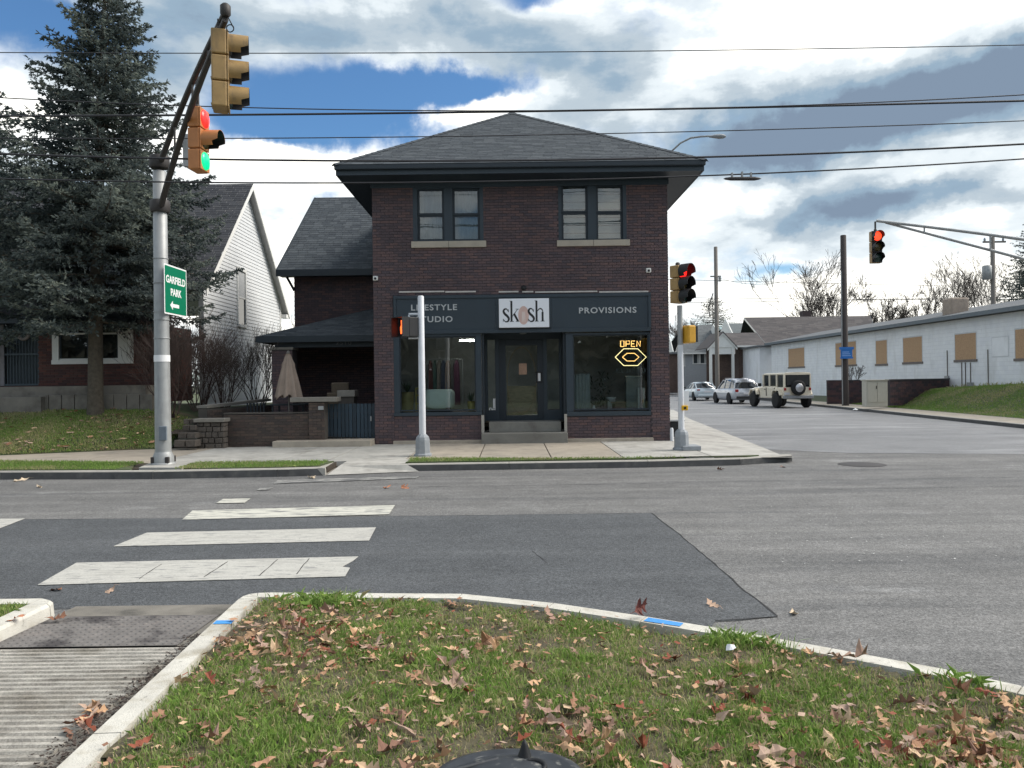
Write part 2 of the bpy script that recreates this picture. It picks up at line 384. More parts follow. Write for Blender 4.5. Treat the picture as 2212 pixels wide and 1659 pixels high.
TB = ((0.095, 0.072, 0.060), (0.078, 0.060, 0.053), (0.11, 0.08, 0.065), (0.068, 0.055, 0.05), (0.09, 0.064, 0.055))
m_tan = mat('brown terrace brick', (0.12, 0.09, 0.07), 0.95, rnd='object', rvar=TB, var=0.15, vscale=25)
m_tan_i = mat('brown terrace brick pieces', (0.12, 0.09, 0.07), 0.95, rnd='island', rvar=TB, var=0.15, vscale=25)
m_tanmortar = mat('terrace mortar', (0.085, 0.075, 0.065), 0.95)
m_cap = mat('coping stone', (0.21, 0.195, 0.17), 0.9, var=0.12, vscale=8, bump=0.3)
m_sill = mat('sill stone', (0.42, 0.37, 0.30), 0.85, var=0.08, vscale=6, stain=[((0.3, 0.27, 0.22), 3, 0.5, 0.8)])
m_teal = mat('blue black trim paint', (0.014, 0.023, 0.032), 0.55, var=0.08, vscale=3)
m_teal_lt = mat('slate blue fascia board paint', (0.022, 0.036, 0.049), 0.5, var=0.08, vscale=2)
SH = ((0.046, 0.056, 0.066), (0.056, 0.067, 0.077), (0.039, 0.048, 0.058), (0.065, 0.076, 0.086), (0.050, 0.060, 0.069))
m_shing = mat('slate grey shingle', (0.1, 0.11, 0.12), 0.95, rnd='island', rvar=SH, var=0.2, vscale=14)
SH2 = ((0.080, 0.073, 0.074), (0.095, 0.086, 0.086), (0.07, 0.065, 0.067), (0.088, 0.080, 0.080), (0.103, 0.095, 0.094))
m_shing_brown = mat('brown grey shingle', (0.1, 0.09, 0.09), 0.95, rnd='island', rvar=SH2, var=0.12, vscale=10)
SH3 = ((0.035, 0.038, 0.046), (0.045, 0.048, 0.056), (0.030, 0.033, 0.04), (0.052, 0.054, 0.06))
m_shing_dark = mat('charcoal shingle', (0.04, 0.04, 0.05), 0.95, rnd='island', rvar=SH3, var=0.12, vscale=20)
m_white = mat('white siding paint', (0.62, 0.635, 0.64), 0.6, rnd='object', rvar=0.04, var=0.03, vscale=3)
m_whitetrim = mat('white trim paint', (0.72, 0.72, 0.69), 0.6, var=0.05, vscale=5)
m_soffit = mat('soffit paint', (0.5, 0.5, 0.49), 0.7, var=0.05)
WBK = ((0.79, 0.81, 0.83), (0.80, 0.82, 0.84), (0.77, 0.79, 0.82), (0.79, 0.81, 0.83))
m_wblock = mat('painted block', (0.6, 0.64, 0.68), 0.75, rnd='object', rvar=WBK, var=0.06, vscale=2, stain=[((0.62, 0.63, 0.63), (1, 1.2, .35), 0.52, 0.75), ((0.42, 0.41, 0.39), (1, 3, .6), 0.66, 0.8)])
m_wblock_i = mat('painted block pieces', (0.6, 0.64, 0.68), 0.75, rnd='island', rvar=WBK, var=0.06, vscale=2, stain=[((0.62, 0.63, 0.63), (1, 1.2, .35), 0.52, 0.75), ((0.42, 0.41, 0.39), (1, 3, .6), 0.66, 0.8)])
m_wjoint = mat('painted block joint', (0.60, 0.62, 0.64), 0.85, var=0.06)
m_osb = mat('chipboard sheet', (0.47, 0.31, 0.18), 0.8, var=0.16, vscale=28, stain=[((0.36, 0.22, 0.13), 14, 0.45, 0.7)])
m_galv = mat('galvanised steel', (0.34, 0.35, 0.35), 0.55, metal=0.35, var=0.12, vscale=5, stain=[((0.22, 0.225, 0.23), (8, 8, 0.7), 0.5, 0.8)])
m_polewhite = mat('white painted steel', (0.62, 0.64, 0.67), 0.5, var=0.06, vscale=5)
m_darksteel = mat('dark weathered steel', (0.045, 0.04, 0.038), 0.6, metal=0.2, var=0.2, vscale=12)
m_cast = mat('grey cast base', (0.26, 0.28, 0.30), 0.65, var=0.12, vscale=10, bump=0.2)
m_yel = mat('mustard signal housing', (0.33, 0.21, 0.08), 0.5, var=0.2, vscale=5, stain=[((0.16, 0.11, 0.06), (9, 9, 2.5), 0.52, 0.75)])
m_orange = mat('orange signal housing', (0.46, 0.185, 0.06), 0.5, var=0.12, vscale=6)
m_amber = mat('amber plastic', (0.62, 0.33, 0.03), 0.45, var=0.06)
m_black = mat('black plastic', (0.007, 0.008, 0.010), 0.6, var=0.2)
m_lens_red = mat('lit red lens', (0.4, 0.01, 0.01), 0.3, emit=(1.0, 0.02, 0.015), estr=0.8, var=0)
m_lens_hot = mat('lit red orange lens', (0.4, 0.02, 0.01), 0.3, emit=(1.0, 0.06, 0.02), estr=0.9, var=0)
m_lens_grn = mat('lit green lens', (0.0, 0.3, 0.12), 0.3, emit=(0.0, 0.55, 0.2), estr=0.75, var=0)
m_lens_off = mat('unlit lens', (0.02, 0.022, 0.022), 0.2, var=0.1)
m_lens_off_y = mat('unlit yellow lens', (0.06, 0.045, 0.015), 0.2, var=0.1)
m_lens_off_g = mat('unlit green lens', (0.015, 0.035, 0.03), 0.2, var=0.1)
m_wood = mat('weathered pole wood', (0.05, 0.042, 0.04), 0.9, var=0.2, vscale=6, streak=(6, 6, 0.5), bump=0.5, bscale=30)
m_wood_lt = mat('grey pole wood', (0.17, 0.155, 0.14), 0.9, var=0.2, vscale=6, streak=(6, 6, 0.5))
m_green = mat('green sign sheet', (0.0, 0.17, 0.085), 0.45, var=0.03)
m_signwhite = mat('white sign sheet', (0.8, 0.8, 0.8), 0.5, var=0.02)
m_wire = mat('wire', (0.022, 0.022, 0.026), 0.7, var=0.1)
m_bark = mat('spruce bark', (0.10, 0.085, 0.065), 0.95, var=0.3, vscale=12, bump=0.8, bscale=25)
m_needle = mat('spruce needles', (0.05, 0.07, 0.06), 0.75, tone=((0.045, 0.060, 0.062), (0.088, 0.112, 0.108), (0.15, 0.18, 0.162), (0.26, 0.29, 0.24)), var=0.1, vscale=2, trans=0.42)
m_twig = mat('bare twig', (0.060, 0.050, 0.045), 0.9, var=0.2, vscale=4)
m_twig_red = mat('reddish bare twig', (0.075, 0.052, 0.045), 0.9, var=0.2, vscale=4)
g_store = glass_mat('shop glass', (0.86, 0.91, 0.92), 1.55)
g_win = glass_mat('window glass', (0.8, 0.84, 0.85), 1.65)
m_curtain = mat('pale blind', (0.42, 0.43, 0.42), 0.8, var=0.06, vscale=4)
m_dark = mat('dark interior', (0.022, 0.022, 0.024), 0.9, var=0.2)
m_inner = mat('grey interior wall', (0.34, 0.35, 0.34), 0.9, var=0.2, vscale=2)
m_kerb_shade = mat('shaded kerb face', (0.085, 0.085, 0.085), 0.9, var=0.25, vscale=4, stain=[((0.16, 0.155, 0.14), 3, 0.55, 0.8)])  # darker colour paints the shade on the front face of the far kerbs
# ------------------------------------------------------------------ courses of bricks, blocks, boards, shingles
PROTO = {}
def spans(u0, u1, holes):
    """u0..u1 minus the hole intervals"""
    out = [(u0, u1)]
    for a, b in holes:
        nxt = []
        for p, q in out:
            if b <= p or a >= q: nxt.append((p, q)); continue
            if a > p: nxt.append((p, a))
            if b < q: nxt.append((b, q))
        out = nxt
    return out

def courses(root, o, ud, W, H, holes, bl, bh, joint, m_part, m_stuff, m_back, proud=0.012, limit=300, name='brick', back_t=0.10, offset=0.5, nearkey=None, header=False, backing=True):
    """pieces laid in courses on a wall through o along the unit vector ud, W long and H high, its face looking to ud x z"""
    o = Vector(o); ud = Vector(ud); nrm = Vector((ud.y, -ud.x, 0)); up = Vector((0, 0, 1))
    full, cut = [], []
    row = 0; v = 0.0
    while v + bh * 0.5 < H:
        vc = v + bh / 2; h = min(bh, H - v)
        hol = [(a, b) for a, b, c, d in holes if c < vc < d]
        for p, q in spans(0, W, hol):
            step = bl + joint; k0 = -(row % 2) * offset * step
            i = math.floor((p - k0) / step)
            while True:
                a = k0 + i * step; b = a + bl; i += 1
                if a >= q: break
                a2, b2 = max(a, p), min(b, q)
                if b2 - a2 < 0.025: continue
                (full if (b2 - a2 > bl - 1e-4 and h > bh - 1e-4) else cut).append((a2, b2, v, v + h))
        row += 1; v += bh + joint
    camp = Vector((0, 0, CAMZ))
    full.sort(key=lambda t: ((o + ud * t[0] + up * t[2]) - camp).length)
    parts, rest = full[:limit], full[limit:] + cut
    key = (name, bl, bh, round(ud.x, 3), round(ud.y, 3), m_part.name)
    if parts:
        if key not in PROTO:
            mb = MB(); c = min(0.004, proud * .3)
            # a brick with worn, chamfered face edges
            q = []
            for (yy, in_) in ((0.0, 0.0), (proud - c, 0.0), (proud, c)):
                q += [ud * (-bl / 2 + in_) + up * (-bh / 2 + in_) + nrm * yy, ud * (bl / 2 - in_) + up * (-bh / 2 + in_) + nrm * yy,
                      ud * (bl / 2 - in_) + up * (bh / 2 - in_) + nrm * yy, ud * (-bl / 2 + in_) + up * (bh / 2 - in_) + nrm * yy]
            F = [(8, 9, 10, 11)]
            for r in (0, 4):
                F += [(r + k, r + (k + 1) % 4, r + 4 + (k + 1) % 4, r + 4 + k) for k in range(4)]
            me = bpy.data.meshes.new(name); me.from_pydata([tuple(p) for p in q], [], F); me.materials.append(m_part); me.update()
            PROTO[key] = me
        me = PROTO[key]
        for (a, b, c0, c1) in parts:
            c = o + ud * (a + b) / 2 + up * (c0 + c1) / 2 + nrm * random.uniform(-0.0015, 0.0015)
            link(name, me, root, c)
    if rest:
        A = np.array(rest); n = len(A); prd = proud + rng.uniform(-0.0015, 0.0015, n)
        V = np.zeros((n, 8, 3)); u = np.array(ud); nn = np.array(nrm); oo = np.array(o); zz = np.array((0, 0, 1.0))
        for k, (ui, vi, pr) in enumerate(((0, 2, 0), (1, 2, 0), (1, 3, 0), (0, 3, 0), (0, 2, 1), (1, 2, 1), (1, 3, 1), (0, 3, 1))):
            V[:, k] = oo + A[:, ui][:, None] * u + A[:, vi][:, None] * zz + (prd * pr)[:, None] * nn
        F0 = np.array([(4, 5, 6, 7), (0, 1, 5, 4), (1, 2, 6, 5), (2, 3, 7, 6), (3, 0, 4, 7)])
        F = (F0[None] + (np.arange(n) * 8)[:, None, None]).reshape(-1, 4)
        np_mesh(name + '_rows', V.reshape(-1, 3), F, m_stuff, root, kind='stuff')
    if backing:
        us = sorted({0.0, W, *[x for h_ in holes for x in h_[:2] if 0 < x < W]}); vs_ = sorted({0.0, H, *[x for h_ in holes for x in h_[2:] if 0 < x < H]})
        mb = MB()
        for i in range(len(us) - 1):
            for j in range(len(vs_) - 1):
                uc, vc = (us[i] + us[i + 1]) / 2, (vs_[j] + vs_[j + 1]) / 2
                if any(a < uc < b and c < vc < d for a, b, c, d in holes): continue
                mb.obox(o, ud, nrm, up, us[i], us[i + 1], -back_t, 0, vs_[j], vs_[j + 1])
        return mb.build('wall', m_back, root)

def boards(root, o, ud, poly, exposure, m_, name='siding_board', proud=0.02, limit=300, holes=()):
    """lapped boards filling a polygon (u, v) on a wall; each board a part"""
    o = Vector(o); ud = Vector(ud); nrm = Vector((ud.y, -ud.x, 0)); up = Vector((0, 0, 1))
    v0 = min(p[1] for p in poly); v1 = max(p[1] for p in poly); v = v0; k = 0
    def span(v):
        xs = []
        for i in range(len(poly)):
            (a, b), (c, d) = poly[i], poly[(i + 1) % len(poly)]
            if (b - v) * (d - v) < 0: xs.append(a + (c - a) * (v - b) / (d - b))
        xs.sort(); return (xs[0], xs[-1]) if len(xs) >= 2 else None
    while v < v1 - 0.02:
        lo, hi = span(v + 1e-3), span(min(v + exposure, v1 - 1e-3))
        if lo and hi:
            hl = [(a, b) for a, b, c, d in holes if c < v + exposure / 2 < d]
            for (a, b) in (spans(lo[0], lo[1], hl) if hl else [(None, None)]):
                if a is None: A, B, C_, D_ = lo[0], lo[1], hi[1], hi[0]
                else:
                    A, B = a, b; D_, C_ = max(a, hi[0]), min(b, hi[1])
                P = [o + ud * A + up * v + nrm * proud, o + ud * B + up * v + nrm * proud,
                     o + ud * C_ + up * (v + exposure) + nrm * 0.004, o + ud * D_ + up * (v + exposure) + nrm * 0.004,
                     o + ud * A + up * v, o + ud * B + up * v]
                MB().add(P, [(0, 1, 2, 3), (4, 5, 1, 0)]).build(name, m_, root)
        v += exposure

def shingles(root, a, b, c, d, m_, course=0.14, tab=0.30, name='shingle_courses', under=None):
    """roof plane with eave a-b and ridge d-c (c may equal d); tabs follow the slope; one joined part"""
    a, b, c, d = map(Vector, (a, b, c, d)); n = (b - a).cross(d - a if (d - a).length > (c - a).length * 0 else c - a).normalized()
    if n.z < 0: n = -n
    ud = (b - a).normalized(); vd = n.cross(ud).normalized()
    if vd.z < 0: vd = -vd
    P = [((p - a).dot(ud), (p - a).dot(vd)) for p in (a, b, c, d)]
    v1 = max(P[2][1], P[3][1]); V = []; F = []; v = 0.0
    def lr(v):
        tl = min(1, v / max(P[3][1], 1e-6)); tr = min(1, v / max(P[2][1], 1e-6))
        return (P[0][0] + (P[3][0] - P[0][0]) * tl, P[1][0] + (P[2][0] - P[1][0]) * tr)
    while v < v1 - 0.01:
        h = min(course, v1 - v); l, r = lr(v); l2, r2 = lr(v + h)
        u = l - random.random() * tab
        while u < r:
            w = tab * random.uniform(0.7, 1.25); p, q = max(u, l), min(u + w - 0.008, r); u += w
            if q - p < 0.02: continue
            t = random.uniform(0.006, 0.011); dv = random.uniform(-0.006, 0.006) if v > 0 else 0
            p2, q2 = min(max(p, l2), r2), max(min(q, r2), l2)
            if q2 < p2: p2 = q2 = (p2 + q2) / 2
            k = len(V)
            V += [a + ud * p + vd * (v + dv) + n * 0.001, a + ud * q + vd * (v + dv) + n * 0.001,
                  a + ud * p + vd * (v + dv) + n * t, a + ud * q + vd * (v + dv) + n * t,
                  a + ud * q2 + vd * (v + h) + n * 0.003, a + ud * p2 + vd * (v + h) + n * 0.003]
            F += [(k, k + 1, k + 3, k + 2), (k + 2, k + 3, k + 4, k + 5)]
        v += course
    np_mesh(name, np.array([tuple(p) for p in V]), np.array(F), m_, root, kind='stuff')
    q = [a, b, c, d] if (c - d).length > 1e-3 else [a, b, c]
    MB().extr([p - n * 0.002 for p in q], -n * 0.05).build('roof_deck', under or m_teal, root)
    return n

def text_mesh(s, size, m_, name, parent, pos, rotm, depth=0.01, spacing=1.0, width=None, align='CENTER', bold=0.0, resolution=3):
    cu = bpy.data.curves.new(name, 'FONT'); cu.body = s; cu.size = size; cu.extrude = depth; cu.space_character = spacing
    cu.align_x = align; cu.align_y = 'CENTER'; cu.offset = bold; cu.resolution_u = resolution
    t = bpy.data.objects.new(name, cu); COL.objects.link(t)
    dg = bpy.context.evaluated_depsgraph_get(); me = bpy.data.meshes.new_from_object(t.evaluated_get(dg))
    bpy.data.objects.remove(t); bpy.data.curves.remove(cu); me.name = name
    n = len(me.vertices); co = np.empty(n * 3); me.vertices.foreach_get('co', co); co = co.reshape(-1, 3)
    w = co[:, 0].max() - co[:, 0].min()
    if width: co[:, 0] *= width / w
    M = np.array(rotm.to_3x3()); co = co @ M.T
    me.vertices.foreach_set('co', co.ravel()); me.materials.clear(); me.materials.append(m_); me.update()
    return link(name, me, parent, Vector(pos))
ROT_FRONT = Matrix.Rotation(R(90), 3, 'X')                       # text looking towards -Y

# ------------------------------------------------------------------ ground, roads, kerbs, walks
m_gr = MB(); m_gr.add([(-500, -300, -0.08), (500, -300, -0.08), (500, 900, -0.08), (-500, 900, -0.08)], [(0, 1, 2, 3)])
m_gr.build('ground', m_ground, kind='structure', label='low grassy ground beyond the streets')
MB().add([(-80, -1, 0), (80, -1, 0), (80, 24, 0), (-80, 24, 0), (4.2, 24, 0.0), (19, 24, 0), (22, 150, 0), (9, 150, 0)],
         [(0, 1, 5, 4, 3), (1, 2, 5), (4, 5, 6, 7)]).build('road', m_road, kind='structure', label='worn light grey asphalt of the two crossing streets')
MB().add([(7.6, 17.2, .0045), (13, 16.2, .0045), (22, 16.4, .0045), (22, 24, .0045), (26, 120, .0045), (9, 120, .0045), (6.2, 22, .0045), (5.8, 18.6, .0045)], [(0, 1, 2, 3, 4, 5, 6, 7)]).build('side_road', m_side, kind='structure', label='smoother side street asphalt with pale sheen streaks painted in')
# newer dark patch
pp = [(-160, 1123), (0, 1122), (700, 1117), (1150, 1111), (1408, 1108), (1470, 1156), (1535, 1210), (1600, 1268), (1680, 1331), (1600, 1340), (1545, 1343)]
P = [G(x, y, 0.004) for x, y in pp] + [(1.0, 4.6, 0.004), (-1.9, 5.95, 0.004), (-6.5, 5.95, 0.004)]
MB().add(P, [tuple(range(len(P) - 1, -1, -1))]).build('road_patch', m_patch, kind='structure', label='darker newer asphalt patch in front of the near kerb')

def strip_seam(name, pts, w, z, m_, **k):
    P = [Vector(G(x, y, z)) for x, y in pts]; mb = MB()
    sub = []
    for i in range(len(P) - 1):
        n = max(2, int((P[i + 1] - P[i]).length / 0.12))
        for j in range(n): sub.append(P[i].lerp(P[i + 1], j / n) + Vector((random.uniform(-1, 1), random.uniform(-1, 1), 0)) * w * 0.6)
    sub.append(P[-1]); V = []
    for i, p in enumerate(sub):
        d = (sub[min(i + 1, len(sub) - 1)] - sub[max(i - 1, 0)]).normalized(); s = Vector((-d.y, d.x, 0)) * w * random.uniform(0.25, 0.7)
        V += [p - s, p + s]
    mb.add(V, [(2 * i, 2 * i + 2, 2 * i + 3, 2 * i + 1) for i in range(len(sub) - 1)])
    return mb.build(name, m_, **k)
for pts, w in (([(1408, 1108), (1470, 1156), (1535, 1210), (1600, 1268), (1680, 1331)], 0.022), ([(1680, 1331), (1600, 1337), (1545, 1340)], 0.02),
               ([(1150, 1190), (1170, 1206), (1180, 1215)], 0.012), ([(1510, 1218), (1570, 1216)], 0.012), ([(-50, 1123), (330, 1120), (700, 1117), (1150, 1111), (1408, 1108)], 0.014),
               ([(560, 1165), (640, 1160)], 0.02), ([(1620, 1060), (2212, 1050)], 0.02), ([(880, 1052), (1500, 1042), (2212, 1030)], 0.02)):
    strip_seam('road_crack', pts, w * .6, 0.0065, m_seam, kind='structure', label='thin dark crack in the asphalt')
# pale grit scattered over the junction
_n = 110; _P = [G(random.uniform(1600, 2330), random.triangular(1030, 1240, 1150), .006) for _ in range(_n)]; _V = []
for _p in _P:
    for _k in range(4): _V.append((_p[0] + math.cos(_k * 1.57 + _p[0]) * random.uniform(.005, .014), _p[1] + math.sin(_k * 1.57 + _p[0]) * random.uniform(.005, .014), _p[2] + random.uniform(0, .006)))
MB().add(_V, [(4 * i, 4 * i + 1, 4 * i + 2, 4 * i + 3) for i in range(_n)]).build('road_grit', mat('pale grit', (0.5, 0.5, 0.48), .9), kind='stuff', label='pale grit scattered over the road junction')
# manhole cover in the side road
c = G(1862, 1003, 0.005)
MB().lathe([(0.0, 0.004), (0.42, 0.004), (0.44, 0.0)], c, n=28).build('manhole_cover', m_darksteel, label='dark round manhole cover in the road past the corner', cat='manhole cover')

# crosswalk
cw = empty('crosswalk', G(470, 1190, 0), kind='structure', label='crosswalk of wide white bars across the near street')
bars = [([(81, 1264), (165, 1216), (774, 1202.5), (762, 1212), (739, 1224.6), (756, 1227), (745, 1245.5)], m_paint),
        ([(245, 1180.5), (317, 1151), (812, 1139.5), (797, 1168)], m_paint),
        ([(393, 1123), (416, 1103), (853, 1091.6), (840, 1111)], m_paint_worn),
        ([(-260, 1142), (-160, 1122), (53, 1120.5), (0, 1141)], m_paint),
        ([(467, 1087), (482, 1078), (541, 1077), (528, 1086)], m_paint_worn),
        ([(590, 1045), (600, 1037), (905, 1029), (900, 1033)], m_paint_faint), ([(555, 1059), (562, 1054), (590, 1053), (580, 1058)], m_paint_faint)]
for poly, mm in bars:
    P = [G(x, y, 0.009) for x, y in poly]
    MB().extr(P, (0, 0, 0.003)).build('crosswalk_bar', mm, cw)
for pts in ([(300, 1250), (350, 1218)], [(440, 1246), (492, 1213)], [(560, 1244), (600, 1208)], [(640, 1240), (668, 1206)]):
    strip_seam('joint', pts, 0.01, 0.0135, m_seam, parent=cw)

# far kerbs
def kerb(pts, w, z, m_, name, label, side=1, top_r=0.02, seg=None, face=None):
    """kerb stone runs along world points; body lies to the `side` of the line"""
    P = [Vector((p[0], p[1], 0)) for p in pts]; root = empty(name, (P[0].x, P[0].y, 0), label, kind='structure')
    nrm = []
    for i in range(len(P)):
        d = (P[min(i + 1, len(P) - 1)] - P[max(i - 1, 0)]).normalized(); nrm.append(Vector((-d.y, d.x, 0)) * side)
    for i in range(len(P) - 1):
        a, b, na, nb = P[i], P[i + 1], nrm[i], nrm[i + 1]; L_ = (b - a).length; n = max(1, round(L_ / (seg or 3.0)))
        for j in range(n):
            g = 0.004 / max(L_, 1e-3)
            t0, t1 = j / n + (g if j or i else 0), (j + 1) / n - g
            p, q = a.lerp(b, t0), a.lerp(b, t1); np_, nq = na.lerp(nb, t0), na.lerp(nb, t1)
            prof = [(0.0, -0.05), (0.012, z - top_r), (0.012 + top_r, z), (w, z), (w, -0.05)]
            V = [p + np_ * x + Vector((0, 0, h)) for x, h in prof] + [q + nq * x + Vector((0, 0, h)) for x, h in prof]
            F = [(k, 5 + k, 6 + k, k + 1) for k in range(4)] + [(4, 3, 2, 1, 0), (5, 6, 7, 8, 9)]
            if side < 0: F = [tuple(reversed(f)) for f in F]
            mb_ = MB().add(V, F)
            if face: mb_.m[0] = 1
            mb_.build('kerb_stone', [m_, face or m_], root)
    return root
KZ = 0.15
k1 = [G(x, y, 0)[:2] for x, y in ((-700, 1044), (0, 1036), (330, 1035), (600, 1030), (703, 1027))]
_s = (k1[2][1] - k1[1][1]) / (k1[2][0] - k1[1][0]); k1.insert(0, (-42.0, k1[0][1] - _s * (k1[0][0] + 42))); k1.pop(1)
k1e = G(731, 1008, 0)[:2]
kerb(k1, 0.16, KZ, m_kerb, 'kerb', 'kerb along the far side left of the driveway', side=1, face=m_kerb_shade)
kerb([k1[-1], (k1e[0], k1e[1] + 0.1)], 0.14, KZ * 0.93, m_kerb, 'kerb', 'short angled kerb end beside the driveway', side=1)
k2 = [G(x, y, 0)[:2] for x, y in ((880, 1018), (1100, 1014.5), (1400, 1010), (1600, 1005), (1712, 997))]
kerb(k2, 0.16, KZ * 0.92, m_kerb, 'kerb', 'kerb in front of the shop running to the corner', side=1, face=m_kerb_shade)

# left lawn, walk, verge strips; the sidewalk slabs
def sheet(name, pts, z, m_, thick=0.12, parent=None, **k):
    P = [(p[0], p[1], (p[2] if len(p) > 2 else z)) for p in pts]
    lo = [(x, y, zz - thick) for x, y, zz in P]; n = len(P)
    area = sum(P[i][0] * P[(i + 1) % n][1] - P[(i + 1) % n][0] * P[i][1] for i in range(n))
    if area < 0: P.reverse(); lo.reverse()
    F = [(i, (i + 1) % n, n + (i + 1) % n, n + i) for i in range(n)] + [tuple(range(n, 2 * n)), tuple(range(n - 1, -1, -1))]
    return MB().add(lo + P, F).build(name, m_, parent, **k)
kxy = lambda x: float(np.interp(x, [p[0] for p in k1] + [p[0] for p in k2], [p[1] for p in k1] + [p[1] for p in k2]))
FY = 19.6                                               # facade line
w0 = G(0, 997, KZ); w1 = G(0, 984, KZ)
# front (street side) and back edges of the walk as functions of X
fr_pts = [(-40, w0[1] - _s * (w0[0] + 40)), (w0[0], w0[1]), (G(383, 1001, KZ)[0], G(383, 1001, KZ)[1]), (G(717, 997, KZ)[0], G(717, 997, KZ)[1]), (G(890, 991, KZ)[0], G(890, 991, KZ)[1]),
          (G(1200, 992, KZ)[0], G(1200, 992, KZ)[1]), (G(1500, 989, KZ)[0], G(1500, 989, KZ)[1]), (G(1700, 984, KZ)[0], G(1700, 984, KZ)[1])]
bk_pts = [(-40, w1[1] - _s * (w1[0] + 40)), (w1[0], w1[1]), (G(400, 967, KZ)[0], G(400, 967, KZ)[1]), (-5.2, FY - 0.35), (-3.6, FY + 0.1), (6, FY + 0.1)]
fr = lambda x: float(np.interp(x, [p[0] for p in fr_pts], [p[1] for p in fr_pts]))
bk = lambda x: float(np.interp(x, [p[0] for p in bk_pts], [p[1] for p in bk_pts]))
walk = empty('sidewalk', (0, 17.5, KZ), kind='structure', label='concrete sidewalk along the shop front')
joints = [-40, -34, -28, -22, -17, -14, -11.5, -9.2, -7.4, G(650, 980, KZ)[0], G(731, 985, KZ)[0]]
x_j = [G(885, 985, KZ)[0], G(1041, 975, KZ)[0], G(1184, 975, KZ)[0], G(1327, 975, KZ)[0]]
sk = 0.0
allj = joints + x_j
for i in range(len(allj) - 1):
    a, b = allj[i] + 0.012, allj[i + 1] - 0.012
    new = i in (8, 9, 10)
    sheet('sidewalk_slab', [(a, fr(a)), (b, fr(b)), (b, bk(b)), (a, bk(a))], KZ, m_conc_new if new else m_conc, 0.1, walk)
# corner apron, pale, ramping down to the road at the corner
a = allj[-1] + 0.012
c1 = G(1500, 989, KZ); c2 = G(1660, 970, 0.03); c3 = G(1637, 962, 0.03); c4 = G(1561, 933, 0.04); c5 = G(1490, 905, 0.06); c6 = G(1455, 885, 0.08)
sheet('sidewalk_slab', [(a, fr(a)), (4.0, fr(4.0)), (4.0, FY + 0.1), (a, FY + 0.1)], KZ, m_conc_new, 0.1, walk)
x9 = G(1690, 986, 0.0)
MB().add([(4.02, fr(4.02), KZ), (x9[0] - 0.2, fr(5.2) + 0.05, 0.11), (x9[0] + 0.05, x9[1] + 0.3, 0.015), c3, c4, c5, c6, (4.02, 40, 0.1), (4.02, FY, KZ)],
         [(0, 1, 2, 8), (2, 3, 8), (3, 4, 8), (4, 5, 8), (5, 6, 7, 8)]).build('sidewalk_slab', m_conc_new, walk)
# under-sheet (joints show dark), the planting strips
sheet('walk_bed', [(-40, kxy(-40) + .14), (k1[-1][0] - 0.0, k1[-1][1] + 0.14), (k1e[0] + 0.02, k1e[1] + 0.25), (x_j[0], k2[0][1] + 0.14), (4.0, kxy(4.0) + 0.15), (4.0, FY), (4.0, FY + 0.1), (-12, FY + 0.1), (-40, FY - 1)], KZ - 0.015, m_soil, 0.1, kind='structure', label='dark soil bed in the sidewalk joints')
# driveway apron
da = [G(733, 1006, 0.13), G(880, 1004, 0.13), G(905, 1018, 0.012), G(706, 1026, 0.012)]
MB().add([(da[0][0], fr(da[0][0]) + 0.0, KZ), (da[1][0], fr(da[1][0]), KZ), da[1], da[2], da[3], da[0]], [(0, 5, 2, 1), (5, 4, 3, 2)]).build('driveway_apron', m_conc_new, kind='structure', label='pale concrete driveway apron between the two kerbs')
def turf_strip(pts, z, label):
    return sheet('grass_strip', pts, z, m_turf, 0.08, kind='structure', label=label)
L0 = [(p[0], p[1] + 0.17) for p in k1]
xs = [-40, L0[1][0], L0[2][0], -4.6]; 
turf_strip([(-40, kxy(-40) + 0.17), (L0[1][0], L0[1][1]), (G(296, 1012, KZ)[0], kxy(G(296, 1012, KZ)[0]) + 0.17), (G(296, 1000, KZ)[0], fr(G(296, 1000, KZ)[0])), (L0[1][0], fr(L0[1][0]) - 0.01), (-40, fr(-40) - 0.01)], KZ + 0.012, 'narrow strip of grass between kerb and sidewalk at far left')
g0 = G(411, 1014, KZ)[0]; g1 = G(717, 999, KZ)[0]
turf_strip([(g0, kxy(g0) + 0.17), (G(600, 1014, KZ)[0], kxy(G(600, 1014, KZ)[0]) + 0.17), (g1 - 0.1, kxy(g1 - 0.1) + 0.2), (g1, fr(g1) - 0.01), (g0, fr(g0) - 0.01)], KZ + 0.012, 'narrow strip of grass between kerb and sidewalk beside the mast')
h0, h1 = x_j[0] + 0.1, G(1660, 990, KZ)[0]
turf_strip([(h0, kxy(h0) + 0.17), (k2[1][0], k2[1][1] + 0.17), (k2[2][0], k2[2][1] + 0.17), (h1, kxy(h1) + 0.17), (h1 - .3, fr(h1 - .3) - 0.02), (k2[2][0], fr(k2[2][0]) - 0.01), (h0 + 0.1, fr(h0) - 0.01)], KZ + 0.012, 'thin strip of grass behind the kerb in front of the shop')
MASTB = G(354, 1004, KZ)
sheet('mast_pad', [G(300, 1010, KZ + .02), G(392, 1010, KZ + .02), G(410, 1000, KZ + .02), G(330, 997, KZ + .02)], KZ + .02, m_conc_new, 0.08, kind='structure', label='pale concrete pad under the signal mast')

